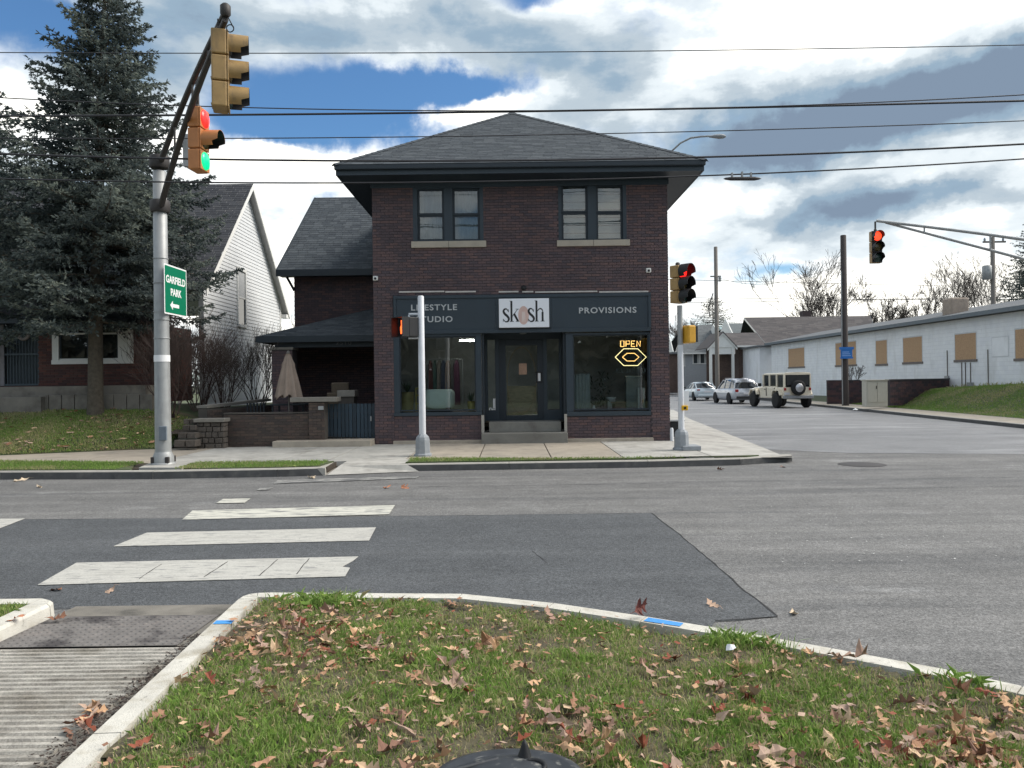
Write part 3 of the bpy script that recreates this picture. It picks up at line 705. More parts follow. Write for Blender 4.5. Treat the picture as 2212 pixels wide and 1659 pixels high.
# side street right kerb and walk, grass bank
kr = [G(x, y, 0) for x, y in ((2212, 926), (1755, 877))]
dirr = (Vector(kr[1]) - Vector(kr[0])).normalized()
def rk(Y): t = (Y - kr[0][1]) / dirr.y; return kr[0][0] + dirr.x * t
kpts = [(rk(Y), Y) for Y in (18.5, 24, 32, 42, 56, 80, 120)]
kerb(kpts, 0.16, 0.14, m_kerb, 'kerb', 'kerb along the far side of the side street', side=-1, seg=6, face=m_kerb_shade)
rwalk = empty('sidewalk', (20, 40, 0.14), kind='structure', label='concrete walk in front of the white block building')
for Y in range(19, 110, 3 if True else 4):
    a, b = Y + 0.02, Y + 2.98
    sheet('sidewalk_slab', [(rk(a) + 0.16, a), (rk(a) + 1.75, a), (rk(b) + 1.75, b), (rk(b) + 0.16, b)], 0.14, m_conc, 0.1, rwalk)
WX = 23.0      # wall of the white building
bank = MB(); ys = [19, 26, 30, 34, 38, 42, 48, 56, 66, 80, 120]
V = []; F = []
def bank_h(Y): return float(np.interp(Y, [19, 33, 41, 43, 120], [1.35, 1.25, 0.95, 0.35, 0.25]))
for Y in ys:
    x0 = rk(Y) + 1.75; nseg = 8
    for k in range(nseg + 1):
        t = k / nseg; x = x0 + (WX + 0.3 - x0) * t; s = min(1, t * 1.55); s = s * s * (3 - 2 * s)
        V.append((x, Y, 0.13 + (bank_h(Y) - 0.13) * s))
for i in range(len(ys) - 1):
    for k in range(nseg): q = i * (nseg + 1) + k; F.append((q, q + 1, q + nseg + 2, q + nseg + 1))
bank.add(V, F, smooth=True)
m_bank = mat('bank grass', (0.085, 0.105, 0.055), 0.95, var=0.25, vscale=7, stain=[((0.12, 0.10, 0.065), 1.5, 0.5, 0.75)], bump=1, bscale=20)
bank.build('grass_bank', m_bank, kind='structure', label='grass bank rising to the white block building')

# left lawn
LAW = {}
def lawn_z(x, y):
    yb = bk(x); t = (y - yb) / (20.6 - yb + 0.4); t = max(0, min(1, t)); s = t ** 0.85
    fade = float(np.interp(x, [-9.8, -8.7], [1, 0.62]))
    return KZ + (1.14 - KZ) * s * fade
V = []; F = []; nx, ny = 60, 14; X0, X1 = -36, -8.55
for i in range(nx + 1):
    x = X0 + (X1 - X0) * (i / nx) ** 0.7
    for j in range(ny + 1):
        yb = bk(x); y = yb + (25 - yb) * (j / ny) ** 1.3
        V.append((x, y, lawn_z(x, y) + random.uniform(-0.01, 0.01)))
for i in range(nx):
    for j in range(ny): q = i * (ny + 1) + j; F.append((q, q + ny + 1, q + ny + 2, q + 1))
m_lawn = mat('lawn', (0.040, 0.058, 0.022), 0.95, var=0.3, vscale=9, stain=[((0.10, 0.07, 0.045), 0.55, 0.52, 0.70), ((0.075, 0.06, 0.04), 3, 0.55, 0.75)], bump=1, bscale=30)
MB().add(V, F, smooth=True).build('lawn', m_lawn, kind='structure', label='sloping lawn in front of the brick house')
# ------------------------------------------------------------------ the brick shop
def FX(x, y=760, D=FY): return at(x, y, D)[0]
def FZ(x, y, D=FY): return at(x, y, D)[2]
def frect(x0, y0, x1, y1, D=FY):
    """rectangle of the facade: X0, X1, Z0, Z1"""
    xc, yc = (x0 + x1) / 2, (y0 + y1) / 2
    return (at(x0, yc, D)[0], at(x1, yc, D)[0], at(xc, y1, D)[2], at(xc, y0, D)[2])
XL, XR = frect(808, 700, 1444, 710)[:2]
ZG, ZT = 0.10, FZ(1120, 392)
shop = empty('brick_shop', ((XL + XR) / 2, FY, KZ), 'two storey dark brick corner shop with hipped slate roof and navy shopfront', 'building')
def hole(r): return (r[0] - XL, r[1] - XL, r[2] - ZG, r[3] - ZG)
w1r = frect(892, 397, 1044, 521); w2r = frect(1206, 397, 1353, 519)
sfr = (FX(850), FX(1405), ZG - 1, frect(850, 634, 1405, 940)[3])     # whole shopfront opening
courses(shop, (XL, FY, ZG), (1, 0, 0), XR - XL, ZT - ZG, [hole(w1r), hole(w2r), hole(sfr)], 0.203, 0.060, 0.011, m_brick, m_brick_i, m_mortar, limit=300)
DB = 29.6
sb = MB()
sb.box(XL, XL + 0.1, FY + 0.1, DB, 0, ZT); sb.box(XR - 0.1, XR, FY + 0.1, DB, 0, ZT); sb.box(XL + .1, XR - .1, DB - 0.1, DB, 0, ZT)
sb.build('side_wall', m_mortar, shop)
# return faces with brick relief are cheap courses
courses(shop, (XL - 0.001, DB, ZG), (0, -1, 0), DB - FY, ZT - ZG, [], 0.203, 0.060, 0.011, m_brick, m_brick_i, m_mortar, limit=0, backing=False)
courses(shop, (XR + 0.001, FY, ZG), (0, 1, 0), DB - FY, ZT - ZG, [], 0.203, 0.060, 0.011, m_brick, m_brick_i, m_mortar, limit=0, backing=False)
MB().box(XL + .1, XR - .1, FY + .1, DB - .1, 3.55, 3.65).box(XL + .1, XR - .1, FY + 3.0, FY + 3.1, 0, 3.5).build('inner_wall', m_inner, shop)
MB().box(XL + .1, XR - .1, FY + 1.2, FY + 3.0, 0.5, 0.60).build('shop_floor', mat('shop floor', (0.10, 0.085, 0.07), 0.6), shop)
# roof: hip with soffit and fascia
EY = 18.83; ex0, ex1 = at(725, 357, EY)[0], at(1521, 350, EY)[0]; ez = at(1122, 353, EY)[2]
apex = at(1106, 243, 23.3); az_ = apex[2]; by = DB + 0.77
fa = MB(); fh = 0.235
for (a, b, c, d) in ((ex0, ex1, EY, EY + 0.03), (ex0, ex0 + 0.03, EY + 0.03, by), (ex1 - 0.03, ex1, EY + 0.03, by), (ex0 + .03, ex1 - .03, by - .03, by)): fa.box(a, b, c, d, ez - fh, ez)
fa.build('fascia', m_teal_lt, shop)
MB().box(ex0 - 0.02, ex1 + 0.02, EY - 0.10, EY - 0.002, ez - 0.12, ez - 0.0).build('gutter', m_teal, shop, bevel=0.02)
MB().box(ex0 + .03, ex1 - .03, EY + .03, FY, ez - fh + 0.01, ez - fh + 0.03).box(ex0 + .03, XL, FY, by - .03, ez - fh + .01, ez - fh + .03).box(XR, ex1 - .03, FY, by - .03, ez - fh + .01, ez - fh + .03).build('soffit', m_teal, shop)
MB().box(XL - 0.04, XR + 0.04, FY - 0.045, FY - 0.013, ez - fh - 0.14, ez - fh + 0.008).build('frieze_board', m_teal_lt, shop)
r1 = (apex[0], 23.35, az_); r2 = (apex[0], by - 4.5, az_)
e0, e1, e2, e3 = (ex0 - .03, EY - .1, ez), (ex1 + .03, EY - .1, ez), (ex1 + .03, by, ez), (ex0 - .03, by, ez)
shingles(shop, e0, e1, r1, r1, m_shing)
shingles(shop, e1, e2, r2, r1, m_shing); shingles(shop, e3, e0, r1, r2, m_shing)
for a, b in ((e0, r1), (e1, r1), (r1, r2)):
    a, b = Vector(a), Vector(b); n = int((b - a).length / 0.2); cap = MB()
    for i in range(n):
        p, q = a.lerp(b, i / n), a.lerp(b, (i + 1.25) / n); lift = Vector((0, 0, 0.022))
        s = (b - a).cross(Vector((0, 0, 1))).normalized() * 0.11; dn = Vector((0, 0, -0.045))
        cap.add([p + lift * 1.4, q + lift * .9, q + s + dn + lift * .5, p + s + dn + lift, q - s + dn + lift * .5, p - s + dn + lift], [(0, 1, 2, 3), (1, 0, 5, 4)])
    cap.build('ridge_cap', m_shing, shop)
# upper windows
def upper_window(r, sash, sill_px, blind):
    X0, X1, Z0, Z1 = r
    fr_ = empty('window', ((X0 + X1) / 2, FY, Z0)); fr_.parent = shop; fr_.location = fr_.location - shop.location
    mb = MB(); y0, y1 = FY - 0.012, FY + 0.10
    S = [frect(*s_) for s_ in sash]
    mb.box(X0, X1, y0, y1, S[0][3] + .05, Z1); mb.box(X0, X1, y0, y1, Z0, S[0][2] - .05)
    mb.box(X0, S[0][0] - .04, y0, y1, S[0][2] - .05, S[0][3] + .05); mb.box(S[0][1] + .04, S[1][0] - .04, y0 + .004, y1, S[0][2] - .05, S[0][3] + .05); mb.box(S[1][1] + .04, X1, y0, y1, S[0][2] - .05, S[0][3] + .05)
    mb.build('window_frame', m_teal_lt, fr_)
    for s_ in S:
        zm = (s_[2] + s_[3]) / 2; t = 0.035
        for (za, zb, yy) in ((zm, s_[3] + .05, FY + 0.035), (s_[2] - .05, zm, FY + 0.06)):
            q = MB(); q.box(s_[0] - .04, s_[0] + t - .02, yy, yy + .03, za, zb).box(s_[1] - t + .02, s_[1] + .04, yy, yy + .03, za, zb)
            q.box(s_[0] + t - .02, s_[1] - t + .02, yy, yy + .03, za, za + .045).box(s_[0] + t - .02, s_[1] - t + .02, yy, yy + .03, zb - .05, zb)
            q.build('sash', m_teal, fr_)
            MB().box(s_[0] + t - .02, s_[1] - t + .02, yy + .012, yy + .016, za + .045, zb - .05).build('pane', g_win, fr_)
        yb_ = FY + 0.16; mb = MB()
        if blind == 'curtain':
            n = 18; V = []
            for i in range(n + 1):
                x = s_[0] - .03 + (s_[1] - s_[0] + .06) * i / n; yy = yb_ + 0.015 * math.sin(i * 1.9 + s_[0]) ; V += [(x, yy, s_[2] - .05), (x, yy, s_[3] + .05)]
            mb.add(V, [(2 * i, 2 * i + 2, 2 * i + 3, 2 * i + 1) for i in range(n)])
        else:
            z = s_[2] - .04
            while z < s_[3] + .05:
                h = 0.20; mb.add([(s_[0] - .03, yb_, z), (s_[1] + .03, yb_, z), (s_[1] + .03, yb_ + .03, z + h - .012), (s_[0] - .03, yb_ + .03, z + h - .012)], [(0, 1, 2, 3)]); z += h
        mb.build('blind', m_curtain, fr_)
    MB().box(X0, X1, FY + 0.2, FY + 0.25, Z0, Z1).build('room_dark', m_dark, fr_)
    q = frect(*sill_px); xm = (q[0] + q[1]) / 2
    for a, b in ((q[0], xm - .004), (xm + .004, q[1])): MB().box(a, b, FY - 0.07, FY + 0.0, q[2], q[3]).build('sill', m_sill, fr_, bevel=0.006)
upper_window(w1r, [(905, 412, 956, 515), (981, 412, 1033, 515)], (889, 521.5, 1050.5, 535), 'curtain')
upper_window(w2r, [(1216, 403, 1266, 514), (1291, 403, 1342, 514)], (1203, 519, 1360, 532), 'slats')
# steel lintel line, vent, cameras
for a, b in ((862, 960), (962, 1028), (1077, 1120), (1128, 1152), (1156, 1290), (1294, 1400)):
    q = frect(a, 629.5, b, 632); MB().box(q[0], q[1], FY - 0.03, FY - 0.013, q[2] + .0, q[3] + .008).build('lintel_strip', mat('pale steel strip', (0.5, 0.47, 0.44), 0.6, var=0.2, vscale=9), shop)
def wall_cam(x, y, label):
    c = at(x, y, FY - 0.06); t = empty('security_camera', c, label, 'camera')
    MB().box(c[0] - .06, c[0] + .06, c[1] - .03, c[1] + .045, c[2] - .055, c[2] + .055).build('camera_body', m_whitetrim, t, bevel=0.012)
    MB().lathe([(0.03, 0), (0.03, 0.02), (0.02, 0.03)], (c[0], c[1] - .03, c[2] - .01), (0, -1, 0), 12).build('lens', m_black, t)
wall_cam(1401, 584, 'small white security camera on the brick wall below the right window pair')
wall_cam(811, 601, 'small white security camera at the left corner of the shop wall')
c = at(1131, 622, FY - .03); MB().lathe([(0.05, 0), (0.07, .03), (0.02, .05)], c, (0, -1, 0), 14).build('wall_vent', m_black, shop)

# shopfront ------------------------------------------------------------
SX0, SX1 = sfr[0], sfr[1]; SZT = sfr[3]
def fx_box(mb, px, y0, y1):
    q = frect(*px); mb.box(q[0], q[1], y0, y1, q[2], q[3]); return q
mb = MB(); q = fx_box(mb, (850, 636, 1405, 643), FY - 0.06, FY + 0.05); q2 = fx_box(mb, (850, 711, 1405, 719), FY - 0.06, FY + 0.05)
mb.box(q[0], q[0] + .07, FY - .058, FY + .05, q2[3], q[2]); mb.box(q[1] - .07, q[1], FY - .058, FY + .05, q2[3], q[2])
mb.build('sign_board_frame', m_teal_lt, shop, bevel=0.006)
xa, xb = q[0] + .07, q[1] - .07
for i, (a, b) in enumerate(((xa, FX(1072) - .004), (FX(1072), FX(1192)), (FX(1192) + .004, xb))):
    MB().box(a, b, FY - 0.03, FY + 0.04, q2[3], q[2]).build('sign_board', m_teal_lt, shop)
def facade_text(s, px, size_px, nm='lettering', m_=None, y=FY - 0.034, depth=0.008, par=None, bold=0.0):
    r = frect(*px, D=FY); size = size_px * FY / 1662
    return text_mesh(s, size, m_ or m_signwhite, nm, par or shop, ((r[0] + r[1]) / 2, y, (r[2] + r[3]) / 2), ROT_FRONT, depth, 1.15, r[1] - r[0], bold=bold)
m_letter = mat('pale letters', (0.42, 0.44, 0.45), 0.6, var=0.05)
facade_text('LIFESTYLE', (888, 657, 987, 673), 17.5, m_=m_letter, bold=0.004)
facade_text('STUDIO', (899, 683, 978, 698), 17.5, m_=m_letter, bold=0.004)
facade_text('PROVISIONS', (1250, 663, 1374, 679), 17.5, m_=m_letter, bold=0.004)
# white box sign with serif word
r = frect(1078, 646, 1185.5, 708); sign = empty('shop_sign', ((r[0] + r[1]) / 2, FY - .1, r[2]), 'white box sign with tall serif black letters above the shop door', 'sign')
MB().box(r[0], r[1], FY - 0.14, FY - 0.061, r[2], r[3]).build('sign_box', mat('sign face white', (0.78, 0.80, 0.84), 0.5, var=0.02), sign, bevel=0.004)
MB().box(r[0] - .01, r[1] + .04, FY - 0.085, FY - 0.062, r[2] - .035, r[2] - .002).build('sign_tray', m_black, sign)
YS = FY - 0.143; PU = (r[1] - r[0]) / 108.0           # one print unit
def SP(u, v): return (r[0] + u * PU, YS, r[2] + v * PU)       # u from the left, v from the bottom (62 high)
def stroke(pts, w0, w1, m_, nm='letter', n=14):
    """flat ribbon of changing width"""
    P = [Vector((a, b)) for a, b in pts]
    if len(P) == 2: pl = [P[0].lerp(P[1], t / 6) for t in range(7)]
    else:
        pl = []
        for i in range(len(P) - 1):
            p0 = P[max(i - 1, 0)]; p1 = P[i]; p2 = P[i + 1]; p3 = P[min(i + 2, len(P) - 1)]
            for k in range(5):
                t = k / 5; pl.append(0.5 * ((2 * p1) + (p2 - p0) * t + (2 * p0 - 5 * p1 + 4 * p2 - p3) * t * t + (3 * p1 - p0 - 3 * p2 + p3) * t ** 3))
        pl.append(P[-1])
    V = []
    for i, p in enumerate(pl):
        d = (pl[min(i + 1, len(pl) - 1)] - pl[max(i - 1, 0)]).normalized(); s = Vector((-d.y, d.x)); t = i / (len(pl) - 1)
        w = w0 + (w1 - w0) * math.sin(math.pi * t) if callable(w0) is False else w0(t)
        V += [p - s * w / 2, p + s * w / 2]
    return [SP(v.x, v.y) for v in V], [(2 * i, 2 * i + 2, 2 * i + 3, 2 * i + 1) for i in range(len(pl) - 1)]
m_ink = mat('black letters', (0.012, 0.012, 0.014), 0.5, var=0)
def letter_s(x):
    mb = MB(); mb.add(*stroke([(x + 13, 34), (x + 9, 40), (x + 4, 39), (x + 2.6, 34), (x + 6, 28.5), (x + 10, 25), (x + 13.6, 19.5), (x + 12, 14), (x + 6.5, 12.6), (x + 2, 17.5)], 1.1, 5.0, None))
    mb.add(*stroke([(x + 13.2, 33), (x + 13.2, 39.5)], 1.0, 1.0, None)); mb.add(*stroke([(x + 1.6, 12.5), (x + 1.6, 19)], 1.0, 1.0, None)); return mb
def letter_k(x):
    mb = MB(); mb.add(*stroke([(x + 4, 13), (x + 4, 57)], 4.2, 4.2, None)); mb.add(*stroke([(x, 57), (x + 5, 57)], 1, 1, None)); mb.add(*stroke([(x, 13), (x + 9, 13)], 1.1, 1.1, None))
    mb.add(*stroke([(x + 6, 24), (x + 17, 39)], 1.3, 1.3, None)); mb.add(*stroke([(x + 9.3, 30), (x + 18, 13.4)], 4.3, 4.3, None)); mb.add(*stroke([(x + 13, 39.5), (x + 20, 39.5)], 1, 1, None)); mb.add(*stroke([(x + 13, 13), (x + 21, 13)], 1.1, 1.1, None)); return mb
def letter_h(x):
    mb = MB(); mb.add(*stroke([(x + 4, 13), (x + 4, 57)], 4.2, 4.2, None)); mb.add(*stroke([(x, 57), (x + 5, 57)], 1, 1, None)); mb.add(*stroke([(x, 13), (x + 8.5, 13)], 1.1, 1.1, None))
    mb.add(*stroke([(x + 5.5, 34), (x + 9, 38.6), (x + 13, 40), (x + 16.5, 37), (x + 17.3, 32)], 1.0, 2.8, None)); mb.add(*stroke([(x + 17, 33), (x + 17, 13)], 4.2, 4.2, None)); mb.add(*stroke([(x + 12.5, 13), (x + 21.5, 13)], 1.1, 1.1, None)); return mb
for f, x in ((letter_s, 7.5), (letter_k, 23), (letter_s, 61.5), (letter_h, 77)): f(x).build('letter', m_ink, sign)
m_rose = mat('rose disc', (0.60, 0.42, 0.37), 0.6, var=0.05)
mb = MB(); cx, cy = 53, 26; ring = [SP(cx + 11.5 * math.cos(t * math.pi / 12), cy + 20 * math.sin(t * math.pi / 12)) for t in range(24)]
ring = [(a, YS + 0.0008, c) for a, b, c in ring]; mb.add(ring, [tuple(range(24))]); mb.build('emblem', m_rose, sign)
mb = MB()
for dx in (-3, 0, 3): mb.add(*[([(a, YS - .0008, c) for a, b, c in stroke([(cx + dx, 12), (cx + dx * .8, 34)], 1.0, 1.6, None)[0]]), stroke([(0, 0), (0, 1)], 1, 1, None)[1]])
mb.build('emblem_stem', mat('pale rose', (0.74, 0.66, 0.62), 0.6, var=0.02), sign)

# display windows
def display_window(out, glass, nm='display_window'):
    o = frect(*out); g = frect(*glass); root = empty(nm, ((o[0] + o[1]) / 2, FY, o[2])); root.parent = shop; root.location -= shop.location
    mb = MB(); y0, y1 = FY + 0.0, FY + 0.10
    mb.box(o[0], o[1], y0, y1, g[3], o[3]).box(o[0], o[1], y0 - .03, y1, o[2], g[2] - 0.03).box(o[0], g[0], y0, y1, g[2] - .03, g[3]).box(g[1], o[1], y0, y1, g[2] - .03, g[3])
    mb.build('window_frame', m_teal_lt, root, bevel=0.006)
    t = 0.03; q = MB(); yy = FY + 0.035
    q.box(g[0], g[0] + t, yy, yy + .05, g[2], g[3]).box(g[1] - t, g[1], yy, yy + .05, g[2], g[3]).box(g[0] + t, g[1] - t, yy, yy + .05, g[3] - t, g[3]).box(g[0] + t, g[1] - t, yy, yy + .05, g[2], g[2] + t * 1.3)
    q.build('inner_frame', m_teal, root)
    MB().box(g[0] + t, g[1] - t, yy + .02, yy + .028, g[2] + t * 1.3, g[3] - t).build('pane', g_store, root)
    MB().box(o[0], o[1], y1, FY + 1.15, g[2] - .10, g[2] - 0.03).build('display_shelf', mat('display shelf', (0.16, 0.155, 0.14), 0.6), root)
    return o, g
oL, gL = display_window((850, 719, 1040, 898), (863, 727, 1028, 888))
oR, gR = display_window((1223, 719, 1405, 898), (1238, 722, 1402, 886))
# bulkheads
EX0, EX1 = FX(1041, 820), FX(1223, 820)
for (a, b, zb) in ((SX0, EX0, oL[2] - 0.0), (EX1, SX1, oR[2] - 0.0)):
    courses(shop, (a, FY + 0.02, 0.22), (1, 0, 0), b - a, zb - 0.22, [], 0.203, 0.060, 0.011, m_brick, m_brick_i, m_mortar, limit=0)
for (p0, p1) in ((850, 1041), (1226, 1411)):
    a, b = FX(p0, 950), FX(p1, 950); MB().box(a, b, FY - 0.06, FY + .2, 0.0, 0.235).build('footing', m_conc, shop, bevel=0.008)
# entry recess: floor, steps, returns, door
ST = 0.17; zf = frect(1057, 911, 1212, 912)[2]
s1 = frect(1041, 934, 1225, 955); s2 = frect(1056, 912, 1213, 933)
MB().box(s1[0], s1[1], FY - 0.30, FY + 1.3, 0.12, s1[3]).build('step', m_step, shop, bevel=0.012)
MB().box(s2[0], s2[1], FY + 0.12, FY + 1.3, s1[3], zf).build('step', m_step, shop, bevel=0.012)
for x in (1043, 1222): 
    c0 = FX(x, 915); MB().box(c0 - .035, c0 + .035, FY - .03, FY + .02, s1[3] + .004, oL[2]).build('corner_guard', mat('pale corner trim', (0.36, 0.34, 0.30), 0.7), shop)
DY = FY + 0.95
zh = frect(1050, 733, 1210, 740, DY)[3]
mb = MB()
mb.box(EX0 - .0, EX0 + .06, FY + .101, DY, zf - .0, SZT); mb.box(EX1 - .06, EX1, FY + .101, DY, zf, SZT)
mb.build('recess_wall', m_teal, shop)
MB().box(EX0 + .06, EX1 - .06, FY + 0.02, DY, q2[3] - .0, q2[3] + .04).build('recess_ceiling', m_teal, shop)
mb = MB(); 
dr = frect(1078, 733, 1174, 908, DY); dg = frect(1093, 746, 1161, 897, DY)
zt = q2[3]
mb.box(EX0 + .06, EX1 - .06, DY, DY + .08, dr[3], zt)
mb.box(EX0 + .06, EX0 + .12, DY, DY + .08, zf, dr[3]).box(dr[0] - .10, dr[0], DY, DY + .08, zf, dr[3]).box(dr[1], dr[1] + .10, DY, DY + .08, zf, dr[3]).box(EX1 - .12, EX1 - .06, DY, DY + .08, zf, dr[3])
mb.box(EX0 + .12, dr[0] - .10, DY, DY + .08, zf, zf + .28).box(dr[1] + .10, EX1 - .12, DY, DY + .08, zf, zf + .28)
mb.build('entry_frame', m_teal_lt, shop)
MB().box(EX0 + .12, dr[0] - .10, DY + .03, DY + .036, zf + .28, dr[3]).build('sidelight', g_store, shop)
MB().box(dr[1] + .10, EX1 - .12, DY + .03, DY + .036, zf + .28, dr[3]).build('sidelight', g_store, shop)
door = empty('door', ((dr[0] + dr[1]) / 2, DY, zf)); door.parent = shop; door.location -= shop.location
mb = MB(); mb.box(dr[0], dg[0], DY - .01, DY + .05, zf, dr[3]).box(dg[1], dr[1], DY - .01, DY + .05, zf, dr[3]).box(dg[0], dg[1], DY - .01, DY + .05, dg[3], dr[3]).box(dg[0], dg[1], DY - .01, DY + .05, zf, dg[2])
mb.build('door_leaf', m_teal, door, bevel=0.006)
MB().box(dg[0], dg[1], DY + .015, DY + .022, dg[2], dg[3]).build('pane', g_store, door)
cx, cz = (dg[0] + dg[1]) / 2, (dg[2] + dg[3]) / 2
# oval leaded outline in the door glass and warm lower screen behind it
mb = MB(); rx, rz = (dg[1] - dg[0]) / 2 * .93, (dg[3] - dg[2]) / 2 * .95
pts = [(cx + rx * math.cos(t * math.pi / 20), DY + .012, cz + rz * math.sin(t * math.pi / 20)) for t in range(41)]
mb.tube(pts, 0.008, 6); mb.build('oval_trim', mat('dull gold trim', (0.20, 0.16, 0.09), 0.5, metal=.4), door)
MB().box(dg[0] + .03, dg[1] - .03, DY + .12, DY + .14, dg[2], dg[2] + (dg[3] - dg[2]) * .42).build('door_screen', mat('woven screen', (0.34, 0.28, 0.18), 0.9, var=.25, vscale=4, streak=(2, 2, 9)), door)
h = frect(1157, 803, 1171, 827, DY); MB().box(h[0], h[1], DY - .03, DY - .012, h[2], h[3]).build('door_handle', m_black, door); hh = frect(1162, 806, 1167.5, 823, DY)
MB().box(hh[0], hh[1], DY - .045, DY - .031, hh[2], hh[3]).build('handle_plate', m_signwhite, door)
n = frect(1121, 785, 1138, 809, DY); MB().box(n[0], n[1], DY + .008, DY + .0125, n[2], n[3]).build('notice', mat('kraft notice', (0.42, 0.27, 0.19), 0.8, stain=((0.25, 0.16, 0.12), 30, .5, .7)), door)
# lamp in the recess ceiling
MB().lathe([(0.09, 0), (0.09, .05), (.05, .09)], ((EX0 + EX1) / 2, FY + .5, zt - .09), n=14).build('recess_lamp', mat('dull glass lamp', (0.2, 0.22, 0.22), 0.3), shop)
# white decals by the door
YD = FY + 0.09
d1 = frect(1065, 861, 1076, 882, FY + 0.9); mb = MB(); sy = DY + .024
mb.box(d1[0], d1[1], sy, sy + .003, d1[2], d1[3]).build('window_decal', m_signwhite, shop)
d2 = frect(1056, 880, 1078, 890, FY + .9); text_mesh('Order', 0.13, m_signwhite, 'window_decal', shop, ((d2[0] + d2[1]) / 2, sy - .002, (d2[2] + d2[3]) / 2), ROT_FRONT, .002, 1.0, d2[1] - d2[0], bold=.006)
# neon sign
m_neon = mat('lit amber tube', (0.5, 0.3, 0.1), 0.4, emit=(1.0, 0.55, 0.16), estr=1.15, var=0); m_neon2 = mat('lit pale tube', (0.5, 0.4, 0.2), 0.4, emit=(1.0, 0.80, 0.36), estr=1.0, var=0)
m_tubeoff = mat('unlit tube', (0.24, 0.27, 0.27), 0.4, var=0)
YN = FY + 0.10; nr = frect(1328, 735, 1397, 806, YN); neon = empty('neon_sign', ((nr[0] + nr[1]) / 2, YN, nr[2]), 'amber neon OPEN sign with hexagonal lips hanging in the right shop window', 'neon sign')
def np_(x, y): return (at(x, y, YN)[0], YN, at(x, y, YN)[2])
def strokes(word, x0, y0, w, h, gap, m_, nm, r_=0.011):
    L_ = {'O': [[(0, 0), (1, 0), (1, 1), (0, 1), (0, 0)]], 'P': [[(0, 0), (0, 1), (1, 1), (1, .45), (0, .45)]], 'E': [[(1, 0), (0, 0), (0, 1), (1, 1)], [(0, .5), (.8, .5)]], 'N': [[(0, 0), (0, 1), (1, 0), (1, 1)]],
          'C': [[(1, 0), (0, 0), (0, 1), (1, 1)]], 'L': [[(0, 1), (0, 0), (1, 0)]], 'S': [[(0, 0), (1, 0), (1, .5), (0, .5), (0, 1), (1, 1)]], 'D': [[(0, 0), (.7, 0), (1, .3), (1, .7), (.7, 1), (0, 1), (0, 0)]]}
    for i, ch in enumerate(word):
        mb = MB()
        for pl in L_[ch]: mb.tube([np_(x0 + i * (w + gap) + a * w, y0 + h - b * h) for a, b in pl], r_, 6)
        mb.build(nm, m_, neon)
strokes('OPEN', 1340.5, 736.5, 7.5, 12, 4.2, m_neon, 'lit_letter', 0.012)
strokes('CLOSED', 1332.5, 795.5, 6.5, 9.5, 4.4, m_tubeoff, 'unlit_letter', 0.009)
for rx_, ry_, mm in ((33.5, 18.5, m_neon2), (18, 8.5, m_neon)):
    cxn, cyn = 1362.5, 771.5
    pts = [(-1, 0), (-.45, .98), (.45, .98), (1, 0), (.45, -.98), (-.45, -.98), (-1, 0)]
    MB().tube([np_(cxn + a * rx_, cyn + b * ry_) for a, b in pts], 0.0105, 6).build('lip_tube', mm, neon)
# things standing in the windows
zsL = gL[2] - .03
def on_shelf(x, D): return at(x, 880, D)[0]
D0 = FY + .34
# pale fluted sofa
xs0, xs1 = on_shelf(916, D0), on_shelf(982, D0); zt_ = at(950, 841, D0)[2]; zb_ = at(950, 882, D0)[2]
sofa = empty('display_bench', ((xs0 + xs1) / 2, D0, zsL), 'pale mint fluted oval bench in the left shop window', 'bench')
mb = MB(); n = 60; rxx, ryy = (xs1 - xs0) / 2, 0.20; prof = [(0.80, zb_), (.96, zb_ + .05), (1, zb_ + .15), (1, zt_ - .14), (.95, zt_ - .05), (.80, zt_)]
V = []
for sc_, z in prof:
    for k in range(n):
        t = 2 * math.pi * k / n; fl = 1 + 0.03 * (1 if k % 2 else -1)
        V.append(((xs0 + xs1) / 2 + rxx * sc_ * fl * math.copysign(abs(math.cos(t)) ** .7, math.cos(t)), D0 + ryy * sc_ * fl * math.sin(t), z))
F = [(i * n + k, i * n + (k + 1) % n, (i + 1) * n + (k + 1) % n, (i + 1) * n + k) for i in range(len(prof) - 1) for k in range(n)] + [tuple(range(5 * n, 6 * n))]
mb.add(V, F, smooth=True); mb.build('cushion', mat('mint fabric', (0.72, 0.80, 0.72), 0.8, var=.06), sofa)
MB().box(xs0 + .1, xs1 - .1, D0 - .15, D0 + .15, zsL, zb_ + .01).build('plinth', m_black, sofa)
def planter(x, D, r_, h, label, mm, leaf=True):
    xx = on_shelf(x, D); t = empty('planter', (xx, D, zsL), label, 'planter')
    MB().lathe([(r_ * .8, 0), (r_, h * .5), (r_, h), (r_ * .85, h), (r_ * .8, h - .03)], (xx, D, zsL), n=16).build('pot', mm, t)
    if leaf:
        mb = MB(); 
        for k in range(26):
            a = random.uniform(0, 6.28); l = random.uniform(.15, .35); e = Vector((math.cos(a) * .5, math.sin(a) * .4, random.uniform(.6, 1.2))).normalized() * l
            p = Vector((xx, D, zsL + h - .02)); s = Vector((-math.sin(a), math.cos(a), 0)) * .025
            mb.add([p, p + e * .5 + s, p + e, p + e * .5 - s], [(0, 1, 2, 3)])
        mb.build('leaves', mat('indoor leaf', (0.05, 0.075, 0.045), 0.6), t)
m_gold = mat('brushed gold', (0.36, 0.29, 0.08), 0.4, metal=.5, var=.1); m_ochre = mat('ochre pot', (0.24, 0.20, 0.08), 0.7, var=.15)
planter(880, FY + .4, .17, .52, 'ochre floor pot with grey leaves at the far left of the shop window', m_ochre)
planter(1018, FY + .35, .10, .26, 'small gold pot at the right end of the left shop window', m_gold)
t = empty('display_stand', (on_shelf(905, FY + .35), FY + .35, zsL), 'narrow gold display stand beside the mint bench', 'stand')
